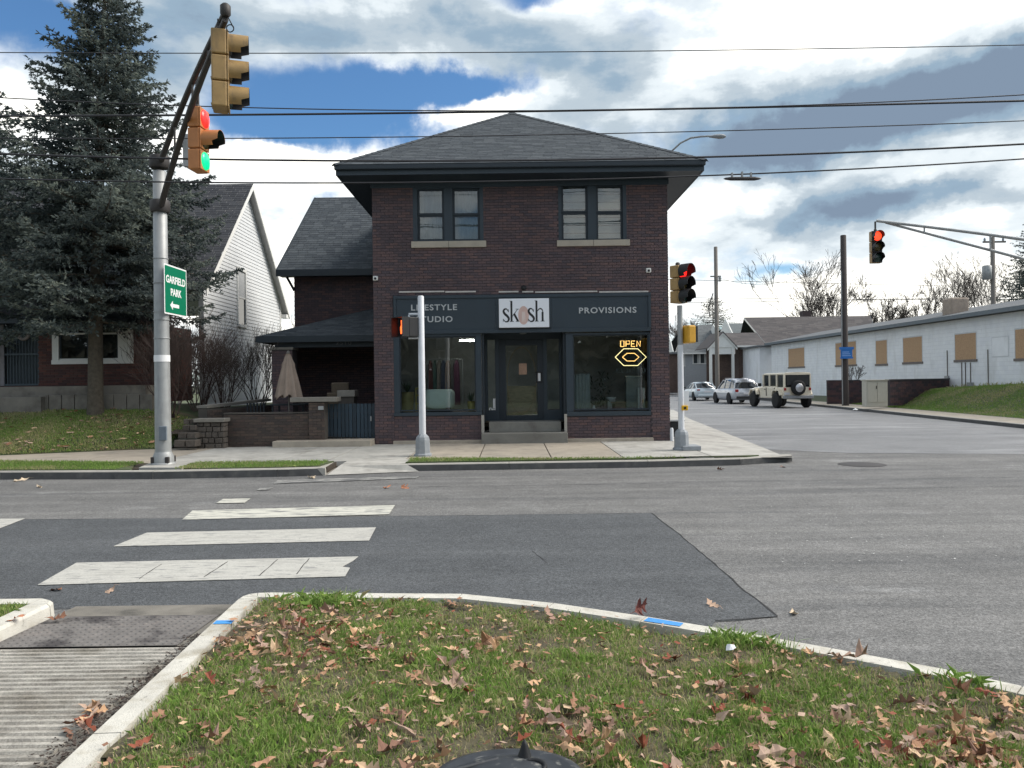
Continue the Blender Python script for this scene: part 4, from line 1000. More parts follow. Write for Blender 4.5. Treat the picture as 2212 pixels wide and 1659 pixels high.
xx = on_shelf(904, FY + .35); mb = MB()
for dx in (-.06, .06): mb.box(xx + dx - .012, xx + dx + .012, FY + .33, FY + .36, zsL, zsL + .62)
for z in (0.02, .2, .42, .6): mb.box(xx - .048, xx + .048, FY + .33, FY + .36, zsL + z, zsL + z + .025)
mb.build('frame', m_gold, t)
# garments on a rail at the back of the left window
lx_l = on_shelf(1011, FY + 1.0); tl_ = empty('strip_lamp', (lx_l, FY + 1.0, 2.9), 'short lit strip lamp near the top right of the left shop window', 'lamp'); zl_ = at(1011, 735, FY + 1.0)[2]
MB().box(lx_l - .20, lx_l + .20, FY + .97, FY + 1.03, zl_ - .025, zl_ + .02).build('lit_tube', mat('lit strip tube', (.8, .8, .8), .5, emit=(1, .93, .82), estr=22, var=0), tl_)
MB().box(lx_l - .22, lx_l + .22, FY + .95, FY + 1.05, zl_ + .022, zl_ + .05).build('lamp_body', m_black, tl_)
rail = empty('clothes_rail', (on_shelf(960, FY + 1.9), FY + 1.9, .6), 'rail of muted hanging garments behind the left shop window', 'clothes rail')
xr0, xr1 = on_shelf(925, FY + 1.9), on_shelf(1000, FY + 1.9)
MB().tube([(xr0, FY + 1.9, 2.35), (xr1, FY + 1.9, 2.35)], .015, 8).tube([(xr0, FY + 1.9, .6), (xr0, FY + 1.9, 2.35)], .015, 8).tube([(xr1, FY + 1.9, .6), (xr1, FY + 1.9, 2.35)], .015, 8).build('rail', m_galv, rail)
gc = [(0.12, 0.05, 0.05), (0.05, 0.09, 0.08), (0.18, 0.16, 0.14), (0.04, 0.05, 0.08), (0.15, 0.10, 0.07), (0.08, 0.08, 0.08), (0.10, 0.04, 0.07)]
for i in range(7):
    x = xr0 + (xr1 - xr0) * (i + .7) / 8; w = random.uniform(.09, .15); h = random.uniform(.8, 1.25)
    MB().add([(x - .03, FY + 1.88, 2.32), (x + .03, FY + 1.88, 2.32), (x + w / 2, FY + 1.85, 2.2), (x + w / 2 + .02, FY + 1.86, 2.3 - h), (x - w / 2 - .02, FY + 1.86, 2.3 - h), (x - w / 2, FY + 1.85, 2.2), (x, FY + 1.75, 2.3 - h)], [(0, 1, 2, 3, 6, 4, 5)]).build('garment', mat('garment%d' % i, gc[i], .9), rail)
# right window: draped stand, plinths
t = empty('draped_stand', (on_shelf(1258, FY + .3), FY + .3, zsL), 'display stand draped with pale fabric at the left of the right shop window', 'display stand')
a, b = on_shelf(1240, FY + .3), on_shelf(1276, FY + .3); z1_ = at(1258, 809, FY + .3)[2]; n = 24; V = []
for i in range(n + 1):
    x = a + (b - a) * i / n; yy = FY + .3 + .03 * math.sin(i * 1.3) + .015 * math.sin(i * 2.9); V += [(x, yy, zsL), (x, yy + .04, z1_ - .02 * math.sin(i * .5))]
MB().add(V, [(2 * i, 2 * i + 2, 2 * i + 3, 2 * i + 1) for i in range(n)], smooth=True).build('fabric', mat('pale linen', (0.32, 0.35, 0.34), .9, var=.12), t)
MB().tube([(a, FY + .35, z1_), (b, FY + .35, z1_)], .012, 6).build('rod', m_galv, t)
for (x0, x1, y0, lab, mm) in ((1352, 1384, 812, 'tall pale pedestal at the right of the right shop window', (0.20, 0.24, 0.24)), (1311, 1328, 858, 'low white stack of boxes in the middle of the right shop window', (0.3, 0.32, 0.32)), (1320, 1350, 868, 'low brown crate on the floor of the right shop window', (0.14, 0.09, 0.07))):
    D = FY + .7; a, b = on_shelf(x0, D), on_shelf(x1, D); zt_ = at(x0, y0, D)[2]; t = empty('pedestal', ((a + b) / 2, D, zsL), lab, 'pedestal')
    MB().box(a, b, D - .12, D + .14, zsL, zt_ - .03).build('column', mat('pedestal%d' % x0, mm, .8), t, bevel=.01)
    MB().box(a - .02, b + .02, D - .14, D + .16, zt_ - .03, zt_).build('pedestal_top', mat('pedestal top%d' % x0, tuple(c_ * 1.5 for c_ in mm), .7), t)
for x in (1380, 1391):
    c = on_shelf(x, FY + .25); t = MB().lathe([(.035, 0), (.03, .03), (.022, .05), (.022, .52), (.03, .56)], (c, FY + .25, zsL), n=10)
    t.build('candlestick', mat('pale candlestick', (0.34, 0.40, 0.36), .6), label='slim pale candlestick standing %s in the right shop window' % ('left of its twin' if x == 1380 else 'nearest the right pier'), cat='candlestick', group='slim pale candlesticks')
vz = on_shelf(1283, FY + .3); t = MB().lathe([(.03, 0), (.05, .04), (.02, .09), (.03, .12)], (vz, FY + .3, zsL), n=10).build('white_vase', m_signwhite, label='tiny white vase on the sill of the right shop window', cat='vase')
# feather plume plant
t = empty('dried_plant', (on_shelf(1300, FY + .6), FY + .6, zsL), 'dark bushy plant in the middle of the right shop window', 'plant'); mb = MB()
for k in range(220):
    a = random.uniform(0, 6.28); l = random.uniform(.1, .25); p = Vector((on_shelf(1295, FY + .6) + random.gauss(0, .16), FY + .6 + random.gauss(0, .1), zsL + random.uniform(0, .95)))
    e = Vector((math.cos(a), math.sin(a), random.uniform(-.3, 1))).normalized() * l; s = Vector((-math.sin(a), math.cos(a), 0)) * .02
    mb.add([p, p + e * .5 + s, p + e, p + e * .5 - s], [(0, 1, 2, 3)])
mb.build('leaves', mat('dark indoor leaf', (0.035, 0.055, 0.045), 0.6), t)

# ------------------------------------------------------------------ left wing and porch of the shop
wing = shop
WY = 24.0
wx0, wx1 = at(637, 700, WY)[0], XL
wz1 = at(720, 590, WY)[2]
courses(shop, (wx0, WY, 0.5), (1, 0, 0), wx1 - wx0, wz1 - 0.5, [], 0.203, 0.060, 0.011, m_brick, m_brick_i, m_mortar, limit=0)
courses(shop, (wx0, 30.0, 0.5), (0, -1, 0), 6.0, wz1 - .5, [], 0.203, 0.060, 0.011, m_brick, m_brick_i, m_mortar, limit=0)
we0 = Vector(at(597, 583, 23.4)); we1 = Vector((XL + .0, 23.4, we0.z)); rr0 = Vector(at(680, 427, 27.0)); rr1 = Vector((XL, 27.0, rr0.z)); 
shingles(shop, we0, we1, rr1, rr0, m_shing, tab=.28)
shingles(shop, (we1.x, 30.6, we0.z), (we0.x, 30.6, we0.z), rr0, rr1, m_shing, tab=.28)
MB().box(we0.x, we1.x, 23.36, 23.398, we0.z - .2, we0.z + .0).build('fascia', m_teal, shop)
MB().box(we0.x + .0, we1.x, 23.4, WY, we0.z - .16, we0.z - .13).build('soffit', m_teal, shop)
MB().extr([(wx0, WY, wz1), (wx0, 30, wz1), (wx0, 27.0, rr0.z - .15)], (.1, 0, 0)).build('gable_wall', m_mortar, shop)
for a, b in ((we0, rr0), (rr0, Vector((we0.x, 30.6, we0.z)))):
    mb = MB(); mb.add([a + Vector((-.02, 0, -.2)), b + Vector((-.02, 0, -.2)), b + Vector((-.02, 0, .01)), a + Vector((-.02, 0, .01)), a + Vector((.03, 0, -.2)), b + Vector((.03, 0, -.2)), b + Vector((.03, 0, .01)), a + Vector((.03, 0, .01))],
       [(0, 1, 2, 3), (7, 6, 5, 4), (3, 2, 6, 7), (0, 4, 5, 1)]); mb.build('rake_board', m_teal, shop)
p0, p1 = Vector(at(615, 590, 23.9)), Vector(at(636, 628, 23.95)); MB().tube([p0, p1], .045, 6).build('eave_bracket', m_teal, shop)
# porch
PY = 21.5
pe0 = Vector(at(556, 727, PY - .25)); pez = pe0.z
pr1 = Vector((XL, 24.0, at(808, 660, 24.0)[2])); prl = Vector((wx0 + .1, 24.0, at(670, 700, 24)[2] + .0))
hipx = pe0.x + (24.0 - pe0.y) * 0.95
pA, pB, pC, pD = (pe0.x, pe0.y, pez), (XL, pe0.y, pez), (XL, 24.0, pr1.z), (hipx + .2, 24.0, pr1.z)
# shallow hipped roof: front plane rises to the right along its hip
shingles(shop, pA, pB, pC, (XL - .4, 24.0, pr1.z), m_shing, tab=.28, course=.13)
shingles(shop, (pe0.x, 25.6, pez), pA, (XL - .4, 24.0, pr1.z), (XL - .41, 24.2, pr1.z), m_shing, tab=.28)
MB().box(pe0.x - .05, XL, pe0.y - .03, pe0.y - .002, pez - .17, pez + .0).box(pe0.x - .03, pe0.x - .0, pe0.y, 25.6, pez - .17, pez).build('fascia', m_teal, shop)
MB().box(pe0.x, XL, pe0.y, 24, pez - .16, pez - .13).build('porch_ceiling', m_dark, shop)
bz = at(700, 750, PY)[2]
MB().box(at(600, 740, PY)[0], XL, PY, PY + .2, bz, pez - .165).build('porch_beam', m_teal, shop)
text_mesh('2510', 13 * PY / 1662, mat('dim numerals', (0.10, 0.11, 0.12), .6, var=0), 'house_number', shop, (at(742, 740, PY)[0], PY - .006, at(742, 741, PY)[2]), ROT_FRONT, .004, 1.1, 34 * PY / 1662)
a, b = at(590, 800, PY)[0], at(634, 800, PY)[0]; z1_ = at(610, 756, PY)[2]
courses(shop, (a, PY - .1, 0.3), (1, 0, 0), b - a, z1_ - .3, [], 0.203, .06, .011, m_brick, m_brick_i, m_mortar, limit=0, back_t=.5)
MB().box(a - .03, b + .03, PY - .14, PY + .45, z1_, z1_ + .07).build('pier_cap', m_cap, shop, bevel=.01)
MB().box(a + .05, b - .1, PY + .02, PY + .2, z1_ + .07, bz + .1).build('porch_post', m_teal, shop)
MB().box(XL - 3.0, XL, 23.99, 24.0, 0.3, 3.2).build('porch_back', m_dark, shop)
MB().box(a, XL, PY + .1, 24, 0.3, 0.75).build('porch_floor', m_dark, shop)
w_ = at(628, 783, 23.6); MB().box(w_[0] - .05, w_[0] + .07, 23.9, 23.95, w_[2] - .3, w_[2] + .3).build('porch_window', m_whitetrim, shop)
# ------------------------------------------------------------------ neighbouring house on the left
HX = -9.6                                            # gable wall, looking to +X
hy0, hy1, hyr = 24.0, 32.0, 28.0
zr = at(537, 397, 28.0)[2]; ze = at(606, 655, 32.0)[2]
house = empty('house', (-14, 24, 1.0), 'old house with white clapboard gable wall, charcoal roof and red brick front', 'building')
gw = [(0, 0.6 - 0), (hy1 - hy0, 0.6), (hy1 - hy0, ze - .0), (hyr - hy0, zr - .12), (0, ze)]
win = (at(506, 560, 0)[0], 0)
gh = [(3.0, 3.75, 3.85, 5.75)]
MB().extr([(HX - .15, hy0 + u, v) for u, v in gw], (.148, 0, 0)).build('wall', m_white, house)
boards(house, (HX, hy0, 0), (0, 1, 0), gw, 0.125, m_white, holes=[(2.92, 3.83, 3.75, 5.85)])
# tall narrow window in the gable
wd = empty('window', (HX, hy0 + 3.4, 3.8)); wd.parent = house; wd.location -= house.location
mb = MB(); u0, u1, v0, v1 = hy0 + 3.0, hy0 + 3.75, 3.85, 5.75
mb.box(HX + .003, HX + .05, u0 - .09, u0, v0 - .1, v1 + .12).box(HX + .003, HX + .05, u1, u1 + .09, v0 - .1, v1 + .12).box(HX + .003, HX + .05, u0, u1, v1, v1 + .12).box(HX + .003, HX + .07, u0, u1, v0 - .1, v0).box(HX + .003, HX + .03, u0, u1, (v0 + v1) / 2 - .02, (v0 + v1) / 2 + .03)
mb.build('window_frame', m_whitetrim, wd)
MB().box(HX + .003, HX + .008, u0, u1, v0, (v0 + v1) / 2 - .02).build('pane', mat('dark pane', (0.02, 0.024, 0.028), 0.08, spec=.8, var=0), wd)
MB().box(HX + .003, HX + .008, u0, u1, (v0 + v1) / 2 + .03, v1).build('pane', mat('pale shade', (0.45, 0.46, 0.46), 0.5, var=.05), wd)
OH = 0.42
fe0, fe1 = (-19.5, hy0 - OH, ze - OH * (zr - ze) / 4), (HX + .28, hy0 - OH, ze - OH * (zr - ze) / 4)
rg0, rg1 = (-19.5, hyr, zr), (HX + .28, hyr, zr)
be0, be1 = (-19.5, hy1 + OH, fe0[2]), (HX + .28, hy1 + OH, fe0[2])
shingles(house, fe0, fe1, rg1, rg0, m_shing_dark, tab=.3, under=m_soffit); shingles(house, be1, be0, rg0, rg1, m_shing_dark, tab=.6, course=.2, under=m_soffit)
for a, b in ((fe1, rg1), (be1, rg1)):
    a, b = Vector(a), Vector(b); dn = Vector((0, 0, -.22))
    MB().add([a + Vector((.003, 0, .0)), b + Vector((.003, 0, 0)), b + Vector((.003, 0, 0)) + dn, a + Vector((.003, 0, 0)) + dn, a + Vector((-.03, 0, -.06)), b + Vector((-.03, 0, -.06)), b + Vector((-.03, 0, 0)) + dn, a + Vector((-.03, 0, 0)) + dn],
             [(0, 1, 2, 3), (4, 7, 6, 5), (2, 1, 5, 6), (3, 2, 6, 7), (0, 3, 7, 4)]).build('rake_board', m_whitetrim, house)
MB().box(HX - .02, HX + .035, hy1 - .12, hy1 + .035, .6, ze - .02).build('corner_board', m_whitetrim, house)
MB().box(HX + .0, HX + .25, hy1 - .0, hy1 + OH, fe0[2] - .2, fe0[2] - .05).build('eave_return', m_whitetrim, house)
# brick front
BY = 21.5; bx0, bx1 = -19.0, at(333, 800, BY)[0]
def H(x, y): p = at(x, y, BY); return p[0], p[2]
bz0, bz1 = 1.25, H(150, 702)[1]
door_r = (H(10, 770)[0], H(83, 770)[0], H(40, 833)[1], H(40, 694)[1])
winr = (H(116, 740)[0], H(287, 740)[0], H(200, 785)[1], H(200, 714)[1])
def hl(r): return (r[0] - bx0, r[1] - bx0, r[2] - bz0, r[3] - bz0)
courses(house, (bx0, BY, bz0), (1, 0, 0), bx1 - bx0, bz1 - bz0, [hl(door_r), hl(winr)], .203, .062, .012, m_red, m_red_i, m_redmortar, limit=220)
courses(house, (bx1, BY, bz0), (0, 1, 0), 2.5, bz1 - bz0, [], .203, .062, .012, m_red, m_red_i, m_redmortar, limit=0)
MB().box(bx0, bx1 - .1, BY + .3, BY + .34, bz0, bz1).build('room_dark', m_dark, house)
# porch roof (dark, low slope)
pz = H(100, 694)[1]
MB().box(bx0 - .3, bx1 + .3, BY - .45, BY - .42, pz - .08, pz + .14).build('fascia', m_teal, house)
shingles(house, (bx0 - .3, BY - .45, pz + .14), (bx1 + .35, BY - .45, pz + .14), (bx1 - .3, hy0, pz + 1.25), (bx0, hy0, pz + 1.25), m_shing_dark, tab=.4, course=.16)
MB().box(bx0 - .3, bx1 + .3, BY - .42, BY, pz - .08, pz - .05).build('soffit', m_teal, house)
# awning over the window
a0, a1 = H(84, 700)[0], H(300, 700)[0]; za, zb2 = H(150, 688)[1], H(150, 706)[1]
MB().add([(a0 + .1, BY - .05, za + .22), (a1 - .1, BY - .05, za + .22), (a1, BY - .75, zb2), (a0, BY - .75, zb2)], [(0, 1, 2, 3)]).extr([(a0, BY - .75, zb2), (a1, BY - .75, zb2), (a1, BY - .75, zb2 - .1), (a0, BY - .75, zb2 - .1)], (0, .01, 0)).build('awning', mat('dark green awning', (0.025, 0.035, 0.04), .8, var=.2, streak=(9, 1, 1)), house)
# gable dormer hidden behind the tree
dxL, dxR, dxc = at(20, 500, 23.6)[0], at(375, 600, 23.6)[0], at(175, 420, 23.6)[0]
zA = at(175, 405, 23.6)[2]; zB = at(350, 590, 23.6)[2]
MB().extr([(dxL + .3, 23.7, zB - .3), (dxR - .3, 23.7, zB - .3), (dxc, 23.7, zA - .25)], (0, 4, 0)).build('dormer_wall', mat('grey siding', (0.2, 0.21, 0.22), .8), house)
for e in (dxL, dxR):
    a, b = Vector((e, 23.4, zB - .35)), Vector((dxc, 23.4, zA)); MB().extr([a, b, b + Vector((0, 0, -.2)), a + Vector((0, 0, -.2))], (0, .04, 0)).build('rake_board', m_whitetrim, house)
    shingles(house, (e, 23.36, a.z), (e, 27.4, a.z), (dxc, 27.4, zA), (dxc, 23.36, zA), m_shing_dark, tab=.4, course=.2) if e == dxR else shingles(house, (e, 27.4, a.z), (e, 23.36, a.z), (dxc, 23.36, zA), (dxc, 27.4, zA), m_shing_dark, tab=.4, course=.2)
# white triple window
wr = empty('window', (winr[0], BY, winr[2])); wr.parent = house; wr.location -= house.location
def hbox(mb, x0, y0, x1, y1, ya, yb):
    a = H(x0, (y0 + y1) / 2)[0]; b = H(x1, (y0 + y1) / 2)[0]; mb.box(a, b, ya, yb, H((x0 + x1) / 2, y1)[1], H((x0 + x1) / 2, y0)[1])
mb = MB()
for q in ((114, 708, 128, 785), (192, 708, 212, 778), (256, 708, 277, 778), (274 + 4, 708, 289, 785)): hbox(mb, *q, BY - .04, BY + .06)
mb2 = MB()
hbox(mb, 114, 777, 289, 786, BY - .07, BY + .06)
hbox(mb2, 128, 719, 277, 722.5, BY - .01, BY + .05); hbox(mb2, 128, 774, 277, 777, BY - .01, BY + .05)
mb.build('window_frame', m_whitetrim, wr); mb2.build('sash', m_whitetrim, wr)
for x0, x1 in ((128, 192), (212, 256), (277, 278)):
    if x1 - x0 < 5: continue
    q = MB(); hbox(q, x0, 710, x1, 777, BY + .02, BY + .025); q.build('pane', g_win, wr)
    for s_ in (x0, x1 - 4): q = MB(); hbox(q, s_, 722.5, s_ + 4, 774, BY + .0, BY + .018); q.build('sash', m_teal, wr)
# security door
dd = empty('door', (door_r[0], BY, door_r[2])); dd.parent = house; dd.location -= house.location
MB().box(door_r[0], door_r[1], BY + .08, BY + .12, door_r[2], door_r[3]).build('door_leaf', mat('blue grey door', (0.035, 0.05, 0.06), .5), dd)
mb = MB(); n = 11
for i in range(n + 1):
    x = door_r[0] + (door_r[1] - door_r[0]) * i / n; mb.box(x - .011, x + .011, BY - .01, BY + .015, door_r[2], door_r[3] - .05)
for z in (door_r[2], door_r[2] + .85, door_r[3] - .08): mb.box(door_r[0], door_r[1], BY - .014, BY + .018, z, z + .05)
mb.build('door_bars', mat('blue grey bars', (0.05, 0.07, 0.085), .5), dd)
MB().box(door_r[0] - .12, door_r[0] - .0, BY - .03, BY + .05, door_r[2], door_r[3]).build('door_frame', mat('dull trim', (0.2, .19, .2), .7), dd)
wc = at(50, 722, BY - .06); mb = MB(); pts = [(wc[0] + .14 * math.cos(t * .628), BY - .05, wc[2] + .14 * math.sin(t * .628)) for t in range(11)]
mb.tube(pts, .05, 7).build('door_wreath', mat('dull wreath', (0.26, 0.23, 0.22), .9, var=.5, vscale=40), label='small round pale wreath on the barred front door', cat='wreath')
# white-flecked vine-like string on the right of the window
# concrete porch step bands
m_band = mat('old concrete band', (0.20, 0.185, 0.16), .9, var=.15, vscale=3, stain=[((0.09, .08, .07), 2, .5, .75)])
pz0 = H(150, 834)[1]; MB().box(bx0, bx1 + .05, BY - .6, BY - .02, 0.9, pz0).build('porch_slab', m_band, house, bevel=.01)
MB().box(bx0, at(93, 860, 20.7)[0], 20.6, BY - .62, 0.8, H(60, 858)[1] + .02).build('step', m_band, house, bevel=.01)
low = empty('garden_wall', (-13, 20.9, 1), 'low concrete garden edging in front of the brick house', 'wall')
for i in range(9):
    a = at(80 + i * 28, 860, 20.85)[0] + .01; b = at(108 + i * 28, 860, 20.85)[0] - .01; z = at(150, 853, 20.85)[2]
    MB().box(a, b, 20.78, 20.95, .8, z + random.uniform(-.015, .015)).build('edging_stone', m_band, low, bevel=.01)

# ------------------------------------------------------------------ terrace
TY = 19.45
terr = empty('terrace_wall', (-6.8, TY, KZ), 'low brown brick wall with stone cappings in front of the terrace', 'wall')
def T(x, y, D=TY): p = at(x, y, D); return p[0], p[2]
a, b = T(484, 930)[0], T(669, 930)[0]; zt_ = T(575, 894)[1]
courses(terr, (a, TY, KZ - .02), (1, 0, 0), b - a, zt_ - KZ, [], .203, .06, .011, m_tan, m_tan_i, m_tanmortar, limit=130, back_t=.25)
MB().box(a, b, TY - .02, TY + .27, zt_ - .0, zt_ + .035).build('coping', m_tanmortar, terr)
a, b = T(669, 930)[0], T(703, 930)[0]; zp = T(686, 868)[1]
courses(terr, (a, TY - .06, KZ - .02), (1, 0, 0), b - a, zp - KZ, [], .203, .06, .011, m_tan, m_tan_i, m_tanmortar, limit=40, back_t=.4)
cz_ = T(686, 858)[1]; MB().box(T(629, 860)[0], T(729, 860)[0], TY - .12, TY + .42, zp, cz_).build('coping', m_cap, terr, bevel=.012)
a, b = T(728, 850)[0] - .0, T(768, 850)[0]; MB().box(T(731, 850, 20.2)[0], T(764, 850, 20.2)[0], 20.2, 20.6, .3, at(747, 857, 20.2)[2]).build('pier', m_tanmortar, terr)
MB().box(T(729, 850, 20.2)[0], T(767, 850, 20.2)[0], 20.15, 20.65, at(747, 857, 20.2)[2], at(747, 843, 20.2)[2]).build('coping', m_cap, terr, bevel=.01)
MB().box(T(690, 880)[0], T(701, 880)[0], TY - .13, TY - .075, T(695, 885)[1], T(695, 877)[1]).build('wall_plaque', m_galv, terr)
# rough stone post and flank
a, b = T(424, 940, 19.0)[0], T(484, 940, 19.0)[0]; zs = at(455, 912, 19.0)[2]
m_stone = mat('rough stone', (0.10, 0.085, 0.072), .95, rnd='object', rvar=.3, var=.25, vscale=14, bump=1, bscale=30)
def rough_stone(parent, c, s, nm='stone', mm=None):
    mb = MB(); bm_ = []; 
    for sx in (-1, 1):
        for sy in (-1, 1):
            for sz in (-1, 1): bm_.append((c[0] + sx * s[0] / 2 * random.uniform(.88, 1), c[1] + sy * s[1] / 2 * random.uniform(.9, 1), c[2] + sz * s[2] / 2 * random.uniform(.86, 1)))
    mb.add(bm_, [(0, 4, 6, 2), (1, 3, 7, 5), (0, 1, 5, 4), (2, 6, 7, 3), (0, 2, 3, 1), (4, 5, 7, 6)]); return mb.build(nm, mm or m_stone, parent, bevel=.012)
z = KZ - .02; r = 0
while z < zs - .02:
    h = random.uniform(.1, .15); x = a + (0 if r % 2 else -.0)
    while x < b - .03:
        w = min(random.uniform(.13, .26), b - x); rough_stone(terr, (x + w / 2, 19.15, z + h / 2), (w - .008, .3, h - .008)); x += w
    z += h; r += 1
MB().box(a + .03, b - .03, 19.06, 19.28, KZ, zs).build('pier_core', m_tanmortar, terr)
MB().box(a - .05, b + .03, 18.95, 19.36, zs, at(455, 904, 19.0)[2]).build('coping', m_cap, terr, bevel=.012)
for (x0, y0, x1, y1, D) in ((394, 918, 424, 930, 18.9), (384, 934, 424, 948, 18.75), (376, 950, 424, 966, 18.6), (396, 905, 424, 917, 19.2)):
    p, q = at(x0, y1, D), at(x1, y0, D); n_ = 2
    for i in range(n_): rough_stone(terr, (p[0] + (q[0] - p[0]) * (i + .5) / n_, D + .15, (p[2] + q[2]) / 2), ((q[0] - p[0]) / n_ - .01, .35, q[2] - p[2]))
# flank wall running back with pale coping
A, B_ = Vector(at(447, 876, 19.6)), Vector(at(586, 861, 22.6)); A2 = Vector(A); u = (B_ - A).normalized(); s = Vector((u.y, -u.x, 0)).normalized()
MB().extr([A - s * .0, B_, B_ + Vector((0, 0, -.07)), A + Vector((0, 0, -.07))], -s * .3).build('coping', m_cap, terr)
ln = (Vector((B_.x, B_.y, 0)) - Vector((A.x, A.y, 0))).length; ud = Vector((u.x, u.y, 0)).normalized()
courses(terr, (A.x, A.y, .3), tuple(ud), ln, min(A.z, B_.z) - .09 - .3, [], .203, .06, .011, m_tan, m_tan_i, m_tanmortar, limit=0, back_t=.25)
MB().add([(-8.7, 19.45, .5), (XL, 19.75, .3), (XL, 24, .3), (-9.5, 30, .95), (-9.5, 24, .95)], [(0, 1, 2, 3, 4)]).build('terrace_floor', m_soil, kind='structure', label='dark raised terrace floor beside the shop')
MB().add([(-7.5, 24, .72), (-3.9, 30, .72), (-3.9, 60, .72), (-9.6, 60, 1.0), (-9.6, 24, 1.0), (-7.5, 23, .72)], [(0, 1, 2, 3, 4, 5)]).build('side_yard', m_ground, kind='structure', label='side yard between the two houses')
# threshold before the gate
MB().box(T(600, 955)[0], XL - .02, 19.0, TY + .25, 0.10, T(740, 952, 19.0)[1]).build('threshold', m_conc, kind='structure', label='concrete threshold in front of the slatted gate', bevel=.01)
# dark garden furniture & plants behind wall
m_furn = mat('dark garden furniture', (0.012, 0.018, 0.024), .6)
tb = empty('garden_table', (-6.6, 20.3, .4), 'dark garden table behind the low brick wall', 'table')
a, b = at(590, 880, 20.3)[0], at(665, 880, 20.3)[0]; zt_ = at(630, 872, 20.3)[2]
MB().box(a, b, 20.0, 20.7, zt_ - .04, zt_).build('tabletop', m_furn, tb, bevel=.01)
for x in (a + .06, b - .06):
    for y in (20.06, 20.64): MB().box(x - .02, x + .02, y - .02, y + .02, .38, zt_ - .04).build('leg', m_furn, tb)
def chair(x, D, label):
    t = empty('garden_chair', (x, D, .4), label, 'chair'); 
    MB().box(x - .24, x + .24, D - .22, D + .22, .80, .84).build('seat', m_furn, t, bevel=.01)
    mb = MB(); [mb.box(x - .22 + i * .088, x - .18 + i * .088, D + .2, D + .225, .84, 1.22) for i in range(6)]; mb.build('backrest', m_furn, t)
    for sx in (-.21, .21):
        for sy in (-.19, .19): MB().box(x + sx - .018, x + sx + .018, D + sy - .018, D + sy + .018, .4, .8).build('leg', m_furn, t)
chair(at(545, 880, 20.4)[0], 20.4, 'dark garden chair left of the table on the terrace'); chair(at(685, 880, 21.0)[0], 21.0, 'dark garden chair right of the parasol on the terrace')
t = empty('wicker_chair', (at(730, 850, 21)[0], 21.0, .75), 'tan wicker armchair in the dark porch', 'chair'); a, b = at(709, 850, 21)[0], at(751, 850, 21)[0]
mw = mat('dim tan wicker', (0.11, 0.085, 0.06), .9, var=.2, vscale=30)
MB().box(a, b, 20.8, 21.3, .75, at(730, 848, 21)[2]).build('seat', mw, t, bevel=.03); MB().box(a + .02, b - .02, 21.25, 21.4, .8, at(730, 826, 21)[2]).build('backrest', mw, t, bevel=.04)
# folded parasol
UY = 20.0; uc = at(626, 850, UY); zt0, zb0 = at(622, 764, UY)[2], at(626, 853, UY)[2]; ux = at(623, 800, UY)[0]
par = empty('parasol', (ux, UY, .4), 'closed beige parasol with drooping folds on the terrace', 'parasol')
mb = MB(); n = 48; lv = 12; wr_ = at(652, 850, UY)[0] - at(601, 850, UY)[0]; V = []
for i in range(lv + 1):
    t_ = i / lv; z = zt0 + (zb0 - zt0) * t_; r_ = wr_ / 2 * (0.16 + .84 * t_ ** .8)
    if i == 3: r_ *= 1.14
    for k in range(n):
        a = 2 * math.pi * k / n; f = 1 + (.10 + .12 * t_) * math.cos(8 * a) ; zz = z - (0.10 * t_ ** 4) * (0.5 + .5 * math.cos(8 * a + .6)) + .03 * t_ ** 3 * math.sin(3 * a)
        V.append((ux + r_ * f * math.cos(a), UY + r_ * .8 * f * math.sin(a), zz))
mb.add(V, [(i * n + k, i * n + (k + 1) % n, (i + 1) * n + (k + 1) % n, (i + 1) * n + k) for i in range(lv) for k in range(n)] + [tuple(range(n))], smooth=True)
mb.build('canopy', mat('beige canvas', (0.30, 0.235, 0.19), .95, var=.12, vscale=5), par)
MB().lathe([(.03, 0), (.05, .03), (.02, .09)], (ux, UY, zt0 - .01), n=10).build('finial', m_wood_lt, par); MB().tube([(ux, UY, .38), (ux, UY, zb0 + .1)], .022, 8).build('pole', m_wood_lt, par); MB().lathe([(.25, 0), (.25, .05), (.06, .09)], (ux, UY, .38), n=16).build('base', m_black, par)
# gate with vertical slats
GY = 19.75; ga, gb = at(704, 900, GY)[0], XL - .02; gz0, gz1 = at(757, 948, GY)[2], at(757, 872, GY)[2]
gate = empty('slatted_gate', ((ga + gb) / 2, GY, gz0), 'navy slatted wooden gate between brick pier and shop corner', 'gate'); m_gate = mat('navy gate paint', (0.018, 0.037, 0.055), .6, rnd='object', rvar=.25, var=.1)
n = 13; w = (gb - ga) / n
for i in range(n): MB().box(ga + i * w + .008, ga + (i + 1) * w - .008, GY, GY + .022, gz0, gz1 + random.uniform(-.004, .004)).build('slat', m_gate, gate)
for z in (gz0 + .15, gz1 - .22): MB().box(ga, gb, GY + .023, GY + .06, z, z + .09).build('rail', m_gate, gate)
MB().box(gb - .13, gb - .1, GY - .02, GY - .001, (gz0 + gz1) / 2, (gz0 + gz1) / 2 + .12).build('latch', m_galv, gate)
# pale rag by the wall
p = G(625, 956, KZ + .01); mb = MB(); V = [p]; 
for k in range(12): a = k * .5236; V.append((p[0] + .11 * math.cos(a) * random.uniform(.6, 1), p[1] - .1 + .06 * math.sin(a), KZ + random.uniform(.01, .06)))
V[0] = (p[0], p[1] - .1, KZ + .12); mb.add(V, [(0, k + 1, (k + 1) % 12 + 1) for k in range(12)]).build('crumpled_paper', mat('cream paper', (0.5, .46, .33), .8), label='crumpled cream paper lying against the low brick wall', cat='litter')

